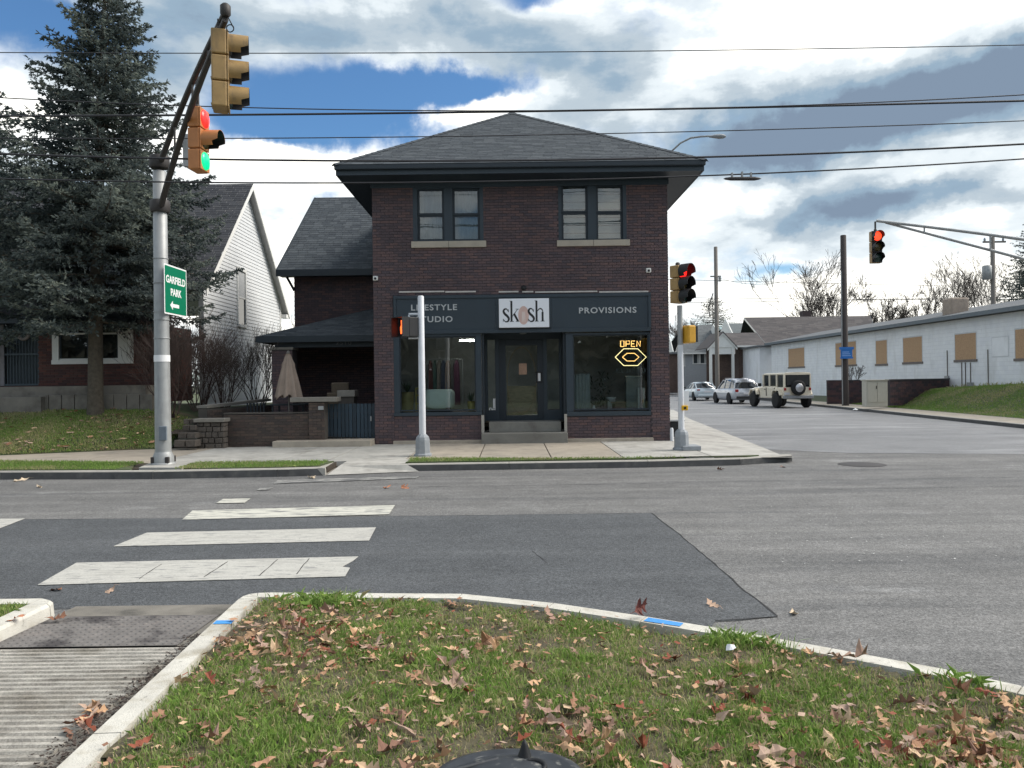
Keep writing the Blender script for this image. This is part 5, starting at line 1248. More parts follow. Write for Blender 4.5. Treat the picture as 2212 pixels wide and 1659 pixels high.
# ------------------------------------------------------------------ traffic signals
def signal(loc, yaw, lit, label, housing, sect=.355, visors=(1, 1, 1), backside=False, hang=None, black_face=False, vis_mat=None):
    """three-section head looking along its local +X, origin at its bottom"""
    t = empty('traffic_signal', (0, 0, 0), label, 'traffic signal'); w, d = .34, .20
    for i, (name, mm, off) in enumerate((('lens', m_lens_grn, m_lens_off_g), ('lens', m_lens_off_y, m_lens_off_y), ('lens', m_lens_red, m_lens_off))):
        z0 = i * sect
        MB().box(-d, 0, -w / 2, w / 2, z0 + .006, z0 + sect - .006).build('housing', housing, t, bevel=.02)
        MB().box(0.001, .022, -w / 2 + .004, w / 2 - .004, z0 + .01, z0 + sect - .01).build('section_door', m_black if black_face else housing, t, bevel=.008)
        MB().box(-d - .012, -d - .001, -w / 2 + .05, w / 2 - .05, z0 + .05, z0 + .06).build('latch', housing, t)
        on = lit[i]; lm = {None: off, 'g': m_lens_grn, 'r': m_lens_red, 'h': m_lens_hot}[on]
        MB().lathe([(.15, .0), (.14, .02), (.09, .038), (0, .045)], (.022, 0, z0 + sect / 2), (1, 0, 0), 24).build('lens', lm, t)
        if visors[i]:
            L_ = .28 if visors[i] == 1 else visors[i]; mb = MB(); n = 22; V = []
            for j, xx in enumerate((.02, L_)):
                for k in range(n + 1):
                    a = -.25 * math.pi + 1.5 * math.pi * k / n; r_ = .165 - (.0 if j == 0 else .004)
                    for rr in (r_, r_ - .006): V.append((xx + (0 if j == 0 else (.0 if math.sin(a) > -.2 else -.10)), rr * math.cos(a), z0 + sect / 2 + rr * math.sin(a)))
            m2 = 2 * (n + 1)
            F = [(2 * k, 2 * k + 2, m2 + 2 * k + 2, m2 + 2 * k) for k in range(n)]; Fi = [(2 * k + 1, m2 + 2 * k + 1, m2 + 2 * k + 3, 2 * k + 3) for k in range(n)]
            mb.add(V, F, 0, True); mb.add(V, Fi, 1, True); mb.add(V, [(m2 + 2 * k, m2 + 2 * k + 2, m2 + 2 * k + 3, m2 + 2 * k + 1) for k in range(n)], 0)
            mb.build('visor', [vis_mat or housing, m_black], t)
    MB().lathe([(.05, 0), (.05, .06), (.03, .08)], (-d / 2, 0, 3 * sect - .005), n=12).build('cap_fitting', m_darksteel, t)
    if hang: MB().box(-d / 2 - .025, -d / 2 + .025, -.02, .02, 3 * sect + .06, 3 * sect + hang).build('hanger', m_darksteel, t)
    t.location = loc; t.rotation_euler = (0, 0, yaw); return t
# left mast
mast = empty('signal_mast', (MASTB[0], MASTB[1], KZ), 'galvanised mast with twin arms reaching out over the street', 'signal mast')
mx, my = MASTB[0], MASTB[1] - .02; mt = at(343, 371, my)
MB().lathe([(.23, 0), (.23, .05), (.155, .06), (.152, .3), (.138, 3), (.125, mt[2] - KZ), (.06, mt[2] - KZ + .03)], (mx, my, KZ), n=28).build('pole', m_galv, mast)
for k in range(4):
    a = k * math.pi / 2 + .785; MB().box(mx + .2 * math.cos(a) - .035, mx + .2 * math.cos(a) + .035, my + .2 * math.sin(a) - .035, my + .2 * math.sin(a) + .035, KZ + .05, KZ + .17).build('anchor_bolt', m_darksteel, mast, bevel=.01)
MB().lathe([(.20, 0), (.20, .12), (.165, .2), (.156, .22)], (mx, my, KZ + .04), n=24).build('base_flange', m_galv, mast)
zb = at(350, 775, my)[2]; MB().lathe([(.150, 0), (.150, .13)], (mx, my, zb - .06), n=28).build('white_band', m_signwhite, mast)
hp = at(352, 935, my - .15); MB().box(hp[0] - .075, hp[0] + .075, my - .17, my - .12, hp[2] - .15, hp[2] + .13).build('hand_hole_cover', mat('blue grey cover', (0.16, .19, .22), .5), mast, bevel=.01)
for y_ in (613, 675, 560, 692, 732):
    zz = at(345, y_, my)[2]; r_ = .15 if y_ > 600 else .142; MB().lathe([(r_, 0), (r_ + .004, .01), (r_, .02)], (mx, my, zz), n=24).build('strap', m_galv, mast)
tip = Vector(at(487, 26, 10.35)); lo1 = Vector((mx + .10, my - .14, at(348, 350, my)[2])); lo2 = Vector((mx + .10, my - .16, at(352, 446, my)[2]))
def arm(p, q, bow, r0, r1, parent, name, m_=m_darksteel, n=14):
    pts = []; 
    for i in range(n + 1):
        t = i / n; v = p.lerp(q, t); v.z += bow * math.sin(math.pi * t); pts.append(v)
    return MB().tube(pts, [r0 + (r1 - r0) * i / n for i in range(n + 1)], 12).build(name, m_, parent)
arm(lo1, tip, .10, .055, .04, mast, 'upper_arm'); arm(lo2, tip + Vector((0, 0, -.10)), .18, .06, .04, mast, 'lower_arm')
for tt in (.28, .58, .8):
    a = lo1.lerp(tip, tt) + Vector((0, 0, .10 * math.sin(math.pi * tt))); b = lo2.lerp(tip + Vector((0, 0, -.1)), tt) + Vector((0, 0, .18 * math.sin(math.pi * tt)))
    MB().tube([a, b], .018, 6).build('arm_brace', m_darksteel, mast)
MB().lathe([(.17, 0), (.19, .04), (.19, .2), (.17, .24)], (mx, my, lo2.z - .12), n=20).build('arm_clamp', m_darksteel, mast); MB().lathe([(.17, 0), (.19, .04), (.19, .2), (.17, .24)], (mx, my, lo1.z - .12), n=20).build('arm_clamp', m_darksteel, mast)
MB().lathe([(.05, 0), (.07, .03), (.07, .14), (.04, .17)], tuple(tip + Vector((0, 0, -.06))), n=12).build('arm_tip', m_darksteel, mast)
pts = [tip + Vector((.06 + .05 * math.cos(t), .0, -.22 + .05 * math.sin(t))) for t in np.linspace(0, 6.2, 14)]; MB().tube([tip] + pts, .008, 5).build('cable_loop', m_wire, mast)
s1 = at(488, 240, 10.6); H1 = at(493, 72, 10.6)[2] - s1[2]
signal((s1[0] + .03, 10.6, s1[2]), R(17), (None, None, None), 'mustard signal seen from its side at the tip of the left mast arm', m_yel, sect=H1 / 3, hang=.18)
s2 = at(441, 371, 12.9); H2 = at(441, 235, 12.9)[2] - s2[2]
signal((s2[0] + .0, 12.9, s2[2]), R(-3), ('g', None, 'r'), 'orange signal showing red and green half way along the left mast arm', m_orange, sect=H2 / 3, visors=(0, 1.0 * .30, 0), hang=.55)
b_ = at(403, 320, 14.4); MB().box(b_[0] - .05, b_[0] + .05, 14.35, 14.45, b_[2] - .35, b_[2] + .25).build('detector_box', m_galv, label='grey detector box clamped on the left mast arm beside the orange signal', cat='detector')
# green sign on the mast, looking to +X
sg0, sg1 = Vector(at(345, 622, my - .17)), Vector(at(389, 636, my + .92)); sx = mx + .17
y0s, y1s = my - .25, my + .78; zt_ = at(344, 568, y0s)[2]; zb_ = at(344, 677, y0s)[2]
gs = empty('park_sign', (sx, (y0s + y1s) / 2, zb_), 'green park direction sign with white border and arrow strapped to the left mast', 'sign')
MB().box(-.004, 0, -(y1s - y0s) / 2, (y1s - y0s) / 2, 0, zt_ - zb_)
W_, H_ = y1s - y0s, zt_ - zb_
def gsb(mb, u0, u1, v0, v1, x0, x1): mb.box(sx + x0, sx + x1, y0s + u0, y0s + u1, zb_ + v0, zb_ + v1); return mb
gsb(MB(), 0, W_, 0, H_, 0, .004).build('sign_border', m_signwhite, gs, bevel=0); gsb(MB(), .03, W_ - .03, .03, H_ - .03, .0045, .0065).build('sign_face', m_green, gs)
ROT_SIDE = Matrix(((0, 0, 1), (1, 0, 0), (0, 1, 0)))
text_mesh('GARFIELD', .2, m_signwhite, 'lettering', gs, (sx + .008, y0s + W_ / 2, zb_ + H_ * .70), ROT_SIDE, .001, 1.0, W_ * .86, bold=.006)
text_mesh('PARK', .2, m_signwhite, 'lettering', gs, (sx + .008, y0s + W_ / 2, zb_ + H_ * .45), ROT_SIDE, .001, 1.0, W_ * .48, bold=.006)
ar = [(.36, 0), (.20, .09), (.20, .035), (-.18, .035), (-.18, -.035), (.20, -.035), (.20, -.09)]
MB().extr([(sx + .0068, y0s + W_ / 2 - a * .75, zb_ + H_ * .19 + b) for a, b in ar], (.002, 0, 0)).build('arrow', m_signwhite, gs)
MB().box(mx, sx - .001, my - .02, my + .02, zb_ + .15, zb_ + .18).box(mx, sx - .001, my - .02, my + .02, zt_ - .18, zt_ - .15).build('sign_bracket', m_galv, gs)
# white pole with pedestrian signal
pb = G(912, 986, KZ); px_, py_ = pb[0], pb[1] + .12; ptz = at(911, 639, py_)[2]
wp = empty('pedestrian_signal_pole', (px_, py_, KZ), 'white pole on a grey cast base in front of the left shop window', 'pole')
MB().lathe([(.072, 0), (.066, ptz - KZ - .45 - .02), (.05, ptz - KZ - .45)], (px_, py_, KZ + .45), n=20).build('pole', m_polewhite, wp)
def cast_base(px_, py_, parent):
    mb = MB(); c8 = [(math.cos(k * math.pi / 4 + math.pi / 8), math.sin(k * math.pi / 4 + math.pi / 8)) for k in range(8)]
    lv = [(.20, 0), (.20, .04), (.165, .06), (.155, .34), (.14, .40), (.085, .46)]; V = [(px_ + r_ * a, py_ + r_ * b, KZ + z) for r_, z in lv for a, b in c8]
    mb.add(V, [(i * 8 + k, i * 8 + (k + 1) % 8, (i + 1) * 8 + (k + 1) % 8, (i + 1) * 8 + k) for i in range(5) for k in range(8)] + [tuple(range(40, 48))]); mb.build('base', m_cast, parent, bevel=.006)
cast_base(px_, py_, wp)
ps_c = at(882, 704, py_); pt_ = empty('pedestrian_signal', ps_c, 'black pedestrian signal with lit orange hand left of the white pole', 'pedestrian signal')
zt_, zb_ = at(882, 681, py_)[2], at(882, 729, py_)[2]
MB().tube([(px_, py_, zt_ + .02), (ps_c[0] + .02, py_, zt_ + .02), (ps_c[0] + .02, py_, zt_ - .04)], .028, 8).build('upper_bracket', m_polewhite, pt_)
MB().tube([(px_, py_, zb_ - .01), (ps_c[0] + .0, py_, zb_ - .01)], .024, 8).build('lower_bracket', m_polewhite, pt_)
ya = R(215 + 8); fx, fy = Vector((math.cos(ya), math.sin(ya), 0)), Vector((-math.sin(ya), math.cos(ya), 0)); cc = Vector((ps_c[0], py_, (zt_ + zb_) / 2 - .02)); hh = (zt_ - zb_) / 2 - .03
MB().obox(cc, fx, fy, (0, 0, 1), -.13, .12, -.20, .20, -hh, hh).build('housing', m_black, pt_, bevel=.015)
MB().obox(cc, fx, fy, (0, 0, 1), .121, .30, -.20, -.19, -hh, hh).obox(cc, fx, fy, (0, 0, 1), .121, .30, .19, .20, -hh, hh).obox(cc, fx, fy, (0, 0, 1), .121, .30, -.19, .19, hh - .01, hh).build('hood', m_black, pt_)
hd = [(-.09, -.12), (.07, -.12), (.10, -.02), (.13, .03), (.155, .06), (.135, .08), (.09, .045), (.085, .12), (.06, .12), (.055, .055), (.045, .155), (.015, .155), (.012, .055), (.0, .165), (-.03, .165), (-.03, .055), (-.045, .13), (-.075, .13), (-.07, .04), (-.10, .0)]
MB().extr([cc + fx * .123 + fy * (a * 1.15) + Vector((0, 0, b * 1.15)) for a, b in hd], fx * .006).build('lit_hand', mat('lit orange hand', (.5, .1, .02), .4, emit=(1, .10, .02), estr=1.7, var=0), pt_)
# right corner signal
rb = G(1478, 972, KZ); qx, qy = at(1472, 940, rb[1])[0], rb[1]
rp = empty('signal_post', (qx, qy, KZ), 'white painted post with signal head on top at the shop corner', 'signal post'); zt_ = at(1468, 660, qy)[2]; zw = at(1470, 745, qy)[2]
MB().lathe([(.066, 0), (.062, zw - KZ - .45)], (qx, qy, KZ + .45), n=18).build('pole', m_polewhite, rp); MB().lathe([(.06, 0), (.058, zt_ - zw)], (qx, qy, zw), n=18).build('upper_pole', m_galv, rp); cast_base(qx, qy, rp)
fp = G(1492, 976, KZ); MB().box(qx - .02, qx + .38, qy - .22, qy + .3, KZ + .001, KZ + .10).build('footing', m_cast, rp, bevel=.01)
Hs = at(1478, 573, qy)[2] - zt_
signal((qx + .05, qy, zt_ + .05), R(-48), (None, None, 'r'), 'mustard signal showing red on the white post beside the shop corner', m_yel, sect=(Hs - .05) / 3, visors=(.26, .26, .26), vis_mat=m_black)
pc = at(1483, 722, qy); t = empty('pedestrian_signal', pc, 'amber pedestrian signal housing on the post by the shop corner', 'pedestrian signal')
MB().obox((pc[0] + .03, qy, pc[2]), (math.cos(.35), math.sin(.35), 0), (-math.sin(.35), math.cos(.35), 0), (0, 0, 1), -.09, .10, -.17, .17, -.20, .19).build('housing', m_amber, t, bevel=.03)
MB().obox((pc[0] + .03, qy, pc[2]), (math.cos(.35), math.sin(.35), 0), (-math.sin(.35), math.cos(.35), 0), (0, 0, 1), .101, .15, -.16, .16, -.18, .17).build('front_visor', m_black, t)
wsn = at(1482, 860, qy - .05); MB().box(wsn[0] - .055, wsn[0] + .06, qy - .075, qy - .068, wsn[2] - .17, wsn[2] + .16).build('instruction_sign', m_signwhite, label='small white instruction sign above the push button on the corner post', cat='sign')
bt = at(1478.5, 881, qy - .06); t = empty('push_button', bt, 'yellow crossing push button on the corner post', 'push button')
MB().box(bt[0] - .07, bt[0] + .07, qy - .12, qy - .065, bt[2] - .055, bt[2] + .055).build('button_box', mat('yellow box', (0.75, .42, .01), .45), t, bevel=.015); MB().lathe([(.03, 0), (.025, .02)], (bt[0], qy - .12, bt[2]), (0, -1, 0), 12).build('button', m_black, t)
# black bin and white stub
bn = at(1456, 925, 20.2); t = empty('litter_bin', (bn[0], 20.2, .1), 'low black box standing behind the shop corner', 'box')
MB().box(bn[0] - .12, bn[0] + .24, 20.1, 20.5, at(1456, 935, 20.2)[2] - .1, at(1456, 910, 20.2)[2]).build('box_body', m_black, t, bevel=.02); MB().box(bn[0] - .14, bn[0] + .26, 20.08, 20.52, at(1456, 910, 20.2)[2] + .001, at(1456, 910, 20.2)[2] + .03).build('lid', m_galv, t)
wb = at(1453, 950, 19.4); MB().lathe([(.045, 0), (.045, .32), (.03, .36)], (wb[0], 19.5, .12), n=12).build('white_stub_post', m_polewhite, label='short white stub post at the foot of the shop corner', cat='post')

# right mast arm with its signal
ra = Vector(at(1893, 477, 25.0)); rbase = Vector((19.6, 22.6, 0)); z_up = at(2212, 523, 23.9)[2]
rm = empty('signal_mast', (19.6, 22.6, .14), 'far signal mast whose truss arm reaches in from the right', 'signal mast')
MB().lathe([(.2, 0), (.14, .1), (.12, 6.4)], (19.6, 22.6, .14), n=18).build('pole', m_galv, rm)
up1 = Vector(at(2230, 524, 24.0)); lo_ = Vector(at(2230, 565, 24.0)); 
dirn = (up1 - ra).normalized(); dl = (lo_ - ra).normalized(); tt = (19.6 - ra.x) / dirn.x; tl = (19.6 - ra.x) / dl.x
arm(ra + dirn * tt, ra, .06, .06, .045, rm, 'upper_arm', m_galv); arm(ra + dl * tl, ra + Vector((.3, 0, -.06)), .0, .055, .04, rm, 'lower_arm', m_galv)
for f in (.18, .42): a = ra + dirn * tt * f; b = ra + dl * tl * f; MB().tube([a + Vector((0, 0, .06)), b], .025, 6).build('arm_brace', m_galv, rm)
hs = at(1898, 567, 25.0); Hh = at(1898, 497, 25.0)[2] - hs[2]
signal((hs[0], 25.1, hs[2]), R(-90), (None, None, 'h'), 'red traffic signal hanging from the truss arm over the side street', m_yel, sect=Hh / 3, hang=.32, visors=(.22, .22, .22), black_face=True, vis_mat=m_black)

# ------------------------------------------------------------------ poles, street light
def pole(x, ytop, Y, X, r_, m_, label, base=.1, extra=None):
    t = empty('utility_pole', (X, Y, base), label, 'utility pole'); zt_ = at(x, ytop, Y)[2]
    MB().lathe([(r_, 0), (r_ * .8, zt_ - base - .02), (r_ * .6, zt_ - base)], (X, Y, base), n=14).build('pole', m_, t); return t, zt_
PYY = 42.0; pX = at(1824, 700, PYY)[0]
p1, z1_ = pole(1820, 508, PYY, pX, .19, m_wood, 'bare dark wooden pole carrying the blue sign', .14)
z = at(1826, 800, PYY)[2]; MB().tube([(pX - .19, PYY - .1, .2), (pX - .17, PYY - .1, z1_ - 2)], .03, 6).build('conduit', m_galv, p1)
bs = at(1828, 762, PYY - .25); t = empty('blue_sign', bs, 'blue street sign plate on the dark wooden pole', 'sign'); m_blue = mat('blue sign sheet', (0.02, 0.16, 0.50), .45, var=.03)
a, b = at(1816, 762, PYY - .25)[0], at(1841, 762, PYY - .25)[0]; z0_, z1b = at(1828, 775, PYY)[2], at(1828, 750, PYY)[2]; hh = (z1b - z0_)
MB().box(a, b, PYY - .26, PYY - .25, z0_, z1b).build('sign_plate', m_blue, t); MB().box(a - .08, b + .08, PYY - .275, PYY - .262, z1b - .14, z1b).build('sign_plate', m_blue, t); MB().box(a - .04, b + .04, PYY - .275, PYY - .262, z0_, z0_ + .08).build('sign_plate', m_blue, t)
for i in range(3): MB().box(a + .08, b - .08 - .05 * i, PYY - .268, PYY - .262, z0_ + .14 + i * .10, z0_ + .18 + i * .10).build('sign_line', mat('pale blue print', (.25, .42, .75), .5, var=0), t)
p2, z2_ = pole(1544, 533, 66, at(1548, 700, 66)[0], .19, m_wood_lt, 'grey utility pole far down the side street', .14)
x = at(1548, 700, 66)[0]
MB().box(x - .5, x + .25, 65.9, 66.0, z2_ - 2.6, z2_ - 2.5).build('cross_arm', m_wood_lt, p2); MB().lathe([(.12, 0), (.12, .5)], (x + .3, 65.9, z2_ - 3.0), n=10).build('transformer', m_galv, p2)
MB().tube([(x - .3, 65.9, z2_ - 4), (x - .7, 65.9, z2_ - 5.2), (x - .6, 65.9, z2_ - 6)], .05, 5).build('bracket', m_darksteel, p2)
p3, z3_ = pole(2147, 512, 46, at(2145, 600, 46)[0], .15, m_wood_lt, 'grey utility pole with transformer behind the white building', 1.0)
x = at(2145, 600, 46)[0]; zz = at(2140, 590, 46)[2]; MB().lathe([(.0, 0), (.26, .02), (.26, .8), (.2, .85)], (x - .42, 45.9, zz - .4), n=14).build('transformer', m_galv, p3)
MB().box(x - .6, x + .75, 45.9, 46.0, z3_ - .35, z3_ - .25).build('cross_arm', m_wood_lt, p3)
for dx in (-.5, .6): MB().lathe([(.05, 0), (.07, .1), (.03, .2)], (x + dx, 45.95, z3_ - .25), n=8).build('insulator', m_cast, p3)
# street light behind the shop roof
LY = 29.0; lx = 4.9; t = empty('street_light', (lx, 31.0, .1), 'cobra head street light arching from behind the shop roof', 'street light')
MB().lathe([(.11, 0), (.08, 9.6)], (lx + .05, 31.0, .1), n=12).build('pole', m_galv, t)
pts = [Vector(at(px__, py__, D)) for px__, py__, D in ((1395, 395, 30.9), (1425, 355, 30.3), (1445, 332, 30), (1470, 309, 29.6), (1492, 298, 29.3), (1515, 295, 29.1), (1535, 294, 29))]
MB().tube([Vector((lx + .05, 31, 9.0))] + pts, .035, 8).build('arm', m_galv, t)
hc = Vector(at(1549, 295, 29)); mb = MB(); V = []; n = 12
for i, (dx, hw, up_, dn_) in enumerate(((-.30, .05, .03, -.03), (-.12, .11, .07, -.05), (.1, .15, .09, -.08), (.25, .12, .07, -.07), (.33, .04, .02, -.03))):
    for k in range(n): a = 2 * math.pi * k / n; V.append((hc.x + dx, hc.y + hw * math.cos(a), hc.z + (up_ if math.sin(a) > 0 else -dn_) * math.sin(a)))
mb.add(V, [(i * n + k, i * n + (k + 1) % n, (i + 1) * n + (k + 1) % n, (i + 1) * n + k) for i in range(4) for k in range(n)], smooth=True).build('lamp_head', m_cast, t)

# ------------------------------------------------------------------ overhead wires
def wire(pts, D0, D1, r_, label, mm=m_wire, name='overhead_wire', ext=.22):
    """pts: survey points from left to right; depth runs from D0 to D1"""
    P = []; xs_ = [p[0] for p in pts]
    for p in pts: t = (p[0] - 0) / 2212; P.append(Vector(at(p[0], p[1], D0 + (D1 - D0) * t)))
    L_ = P[0] + (P[0] - P[1]) * ext * 3; 
    A = np.array([tuple(p) for p in P]); deg = 2 if len(pts) > 2 else 1
    cz = np.polyfit(A[:, 0], A[:, 2], deg); cy = np.polyfit(A[:, 0], A[:, 1], 1)
    X_ = np.linspace(A[0, 0] - 6, A[-1, 0] + 6, 48)
    q = [(float(x), float(np.polyval(cy, x)), float(np.polyval(cz, x))) for x in X_]
    return MB().tube(q, r_, 5).build(name, mm, label=label, cat='cable')
wire([(0, 112), (540, 118), (1106, 112.5), (1600, 106), (2212, 98)], 14, 14.5, .009, 'topmost thin overhead wire crossing the whole street')
wire([(0, 251), (560, 247), (1106, 242.5), (1600, 232), (2212, 218)], 14.2, 14.7, .021, 'thick cable passing just at the tip of the shop roof')
wire([(560, 233), (1106, 240), (1600, 231), (2212, 205)], 14.4, 14.4, .011, 'thin wire entwined with the thick cable at the shop roof tip')
wire([(0, 298), (860, 298.5), (1300, 288), (1700, 277), (2212, 262)], 13.8, 14.2, .010, 'thin wire crossing in front of the shop roof slope')
wire([(0, 334), (360, 340), (730, 347), (1106, 349), (1600, 337), (2212, 311)], 13.6, 14.2, .019, 'thick cable at the height of the shop eave')
wire([(0, 387), (560, 393), (1106, 391), (1560, 379), (1700, 374), (2212, 342)], 13.4, 14, .014, 'lowest cable carrying the splice box in front of the shop')
sp = Vector(at(1603, 380, 13.8)); t = empty('cable_splice', sp, 'dark splice box clipped to the lowest overhead cable', 'splice box')
MB().lathe([(.0, -.34), (.02, -.30), (.034, -.2), (.036, .22), (.02, .3), (0, .35)], tuple(sp + Vector((0, 0, -.05))), (1, 0, -.01), 12).build('splice_body', m_darksteel, t)
for dx in (-.18, .0, .16): MB().box(sp.x + dx - .015, sp.x + dx + .015, sp.y - .02, sp.y + .02, sp.z - .02, sp.z + .075 - abs(dx) * .1).build('clip', m_galv, t)
for (a, b, r_, lab) in (((1395, 602), (2480, 625), .02, 'faint far wire from the utility pole towards the dark pole'), ((1395, 642), (2480, 648), .02, 'faint low wire over the white building'), ((1395, 655), (2480, 634), .02, 'second faint low wire over the white building')):
    wire([a, ((a[0] + b[0]) / 2, (a[1] + b[1]) / 2 + 2), b], 64, 64, r_, lab)
_a, _b = Vector((at(1548, 700, 66)[0] - .4, 65.95, z2_ - 2.5)), Vector((pX, PYY, z1_ - 1.6)); tag(MB().tube([_a.lerp(_b, i / 12) - Vector((0, 0, .9 * math.sin(math.pi * i / 12))) for i in range(13)], .014, 5).build('overhead_wire', m_wire), 'thin wire slung between the far utility pole and the dark pole', 'cable')
# ------------------------------------------------------------------ white block building on the right
Y0w, Y1w = 26.0, 68.0
zroof = at(2212, 671, WX * 1662 / 1106)[2]
wb_ = empty('block_building', (WX, 40, 1.0), 'long white painted block building with boarded windows and low grey roof', 'building')
def WY_(x):                                             # depth at which column x meets the wall plane
    a, _ = ray(x, 760); return WX / a
def wrect(x0, y0, x1, y1):
    Ya, Yb = WY_(x0), WY_(x1); xc, D = (x0 + x1) / 2, (Ya + Yb) / 2
    return (Yb, Ya, at(xc, y1, D)[2], at(xc, y0, D)[2])
wins = [wrect(1703, 752, 1738, 793), wrect(1805, 739, 1850, 789), wrect(1892, 735, 1917, 787), wrect(1951, 728, 1993, 783), wrect(2063, 720, 2110, 778), wrect(2193, 709, 2245, 775)]
# wall runs with u from far (left in view) to near
ul = lambda Y: Y1w - Y
whole = [(ul(b), ul(a), c - 0.3, d - 0.3) for (a, b, c, d) in wins]
whole = [(min(p, q), max(p, q), c, d) for (p, q, c, d) in whole]
courses(wb_, (WX, Y1w, 0.3), (0, -1, 0), Y1w - Y0w, zroof - 0.3, whole, 0.40, 0.194, 0.009, m_wblock, m_wblock_i, m_wjoint, proud=.005, limit=300, name='block')
MB().box(WX + .01, WX + 9, Y1w, Y1w + .15, .3, zroof).box(WX + .01, WX + 9, Y0w - .15, Y0w, .3, zroof).box(WX + 8.9, WX + 9, Y0w, Y1w, .3, zroof).build('wall', m_wblock_i, wb_)
m_roofgrey = mat('grey rolled roof', (0.105, 0.115, 0.125), .9, var=.15, vscale=3, stain=[((.16, .165, .165), 1.2, .5, .8)])
zf_ = zroof + .02
MB().extr([(WX - .5, Y0w - .6, zf_), (WX - .5, Y0w - .6, zf_ + .18), (WX + 4.5, Y0w - .6, zf_ + 1.15), (WX + 9.4, Y0w - .6, zf_ + .18), (WX + 9.4, Y0w - .6, zf_)], (0, Y1w - Y0w + 1.0, 0)).build('roof', m_roofgrey, wb_)
MB().box(WX - .53, WX - .503, Y0w - .6, Y1w + .4, zf_ - .02, zf_ + .17).build('fascia', mat('dull blue fascia', (0.13, .155, .175), .7, var=.1), wb_)
for k, (ya, yb, za, zb_) in enumerate(wins):
    ya, yb = min(ya, yb), max(ya, yb)
    wv = empty('window', (WX, (ya + yb) / 2, za)); wv.parent = wb_; wv.location -= wb_.location
    MB().box(WX - .012, WX + .05, ya + .03, yb - .03, za + .03, zb_ - .02).build('boarding', m_osb, wv)
    t_ = .07; mb = MB(); mb.box(WX - .02, WX + .04, ya - t_ * .3, ya + .03, za, zb_).box(WX - .02, WX + .04, yb - .03, yb + t_ * .3, za, zb_).box(WX - .02, WX + .04, ya, yb, zb_ - .02, zb_ + .05)
    mb.build('window_frame', m_wjoint, wv)
    MB().box(WX - .05, WX + .04, ya - .06, yb + .06, za - .09, za + .03).build('sill', mat('grey brown sill', (.17, .15, .14), .9), wv)
for (x0, y0, x1, y1) in ((2151, 800 - 17, 2178, 765), (2125 + 17, 726, 2182, 770)):
    pass
q = wrect(2143, 727, 2180, 771); MB().box(WX - .016, WX - .009, min(q[0], q[1]), max(q[0], q[1]), q[2], q[3]).build('patched_panel', m_wjoint, wb_); MB().box(WX - .022, WX - .0165, min(q[0], q[1]) + .04, max(q[0], q[1]) - .04, q[2] + .04, q[3] - .04).build('patched_panel', m_wblock, wb_)
q = wrect(2149, 760, 2152, 838)
for x, y0_, y1_ in ((2068 + 10, 783, 838), (2086, 783, 838), (2097, 783, 842), (2147 - 10 - 2, 755, 842), (2047, 757, 836)):
    D = WY_(x); MB().tube([(WX - .03, D, at(x, y1_, D)[2]), (WX - .03, D, at(x, y0_, D)[2])], .022, 6).build('pipe', m_wood_lt, wb_)
q = wrect(2045, 808, 2051, 836); MB().box(WX - .12, WX - .03, min(q[0:2]), min(q[0:2]) + .3, at(2048, 826, WY_(2048))[2], at(2048, 812, WY_(2048))[2]).build('meter_box', m_galv, wb_)
q = WY_(2100); MB().box(WX - .2, WX - .03, q - .15, q + .15, at(2100, 836, q)[2], at(2100, 826, q)[2]).build('meter_box', m_galv, wb_)
# chimney on its roof
ch = at(2067, 672, 41.5); MB().box(ch[0] - .48, ch[0] + .50, 41.2, 42.1, zf_ + .3, at(2067, 644, 41.5)[2]).build('chimney', mat('pale chimney', (.33, .27, .22), .9, var=.15, vscale=6, bump=.4), wb_, bevel=.08)
# lower white end facing the viewer
mb = MB(); e0, e1 = at(1641, 780, 69)[0], WX - .0; MB().box(e0, e1 + 1, 69, 76, .3, at(1665, 750, 69)[2]).build('annex_wall', m_wblock_i, wb_)
MB().box(e0 - .3, e1 + 1.2, 68.7, 76.3, at(1665, 750, 69)[2], at(1665, 746, 69)[2]).build('annex_roof', m_roofgrey, wb_)

# retaining walls of dark red brick, cabinet
def ret_wall(pts, z0, z1, label):
    t = empty('retaining_wall', (pts[0][0], pts[0][1], z0), label, 'wall')
    for (a, b) in zip(pts[:-1], pts[1:]):
        v = Vector((b[0] - a[0], b[1] - a[1], 0)); L_ = v.length; ud = v.normalized(); 
        if ud.cross(Vector((0, 0, 1))).dot(Vector((-a[0], -a[1], 0))) < 0: a, b, ud = b, a, -ud
        courses(t, (a[0], a[1], z0), tuple(ud), L_, z1 - z0, [], .30, .12, .014, m_red, mat('maroon retaining brick', (.07, .04, .045), .9, rnd='island', rvar=((.075, .045, .05), (.055, .038, .045), (.09, .05, .05), (.045, .036, .042))), m_mortar, limit=0, back_t=.25)
        nr_ = ud.cross(Vector((0, 0, 1))); MB().obox((a[0], a[1], z1), ud, nr_, (0, 0, 1), 0, L_, -.28, .04, .0, .06).build('coping', mat('dark coping', (.06, .058, .065), .8), t)
A1 = at(1923, 860, 38.0); B1 = at(2045, 850, 38.5)
zt_ = at(1985, 821, 38.2)[2]; ret_wall([(A1[0], 38.0), (WX - .1, 40.3)], .25, zt_, 'dark red brick retaining wall right of the cream cabinet')
A1 = at(1789, 866, 44.5); B1 = at(1873, 866, 44.0); zt_ = at(1830, 823, 44.3)[2]
ret_wall([(A1[0], 44.6), (B1[0], 44.2)], .15, zt_, 'dark red brick retaining wall behind the wooden pole'); 
ct = at(1872, 872, 37.0)[0], at(1918, 872, 37.0)[0]; zt_ = at(1895, 822, 37.0)[2]; zb_ = at(1895, 872, 37.)[2]
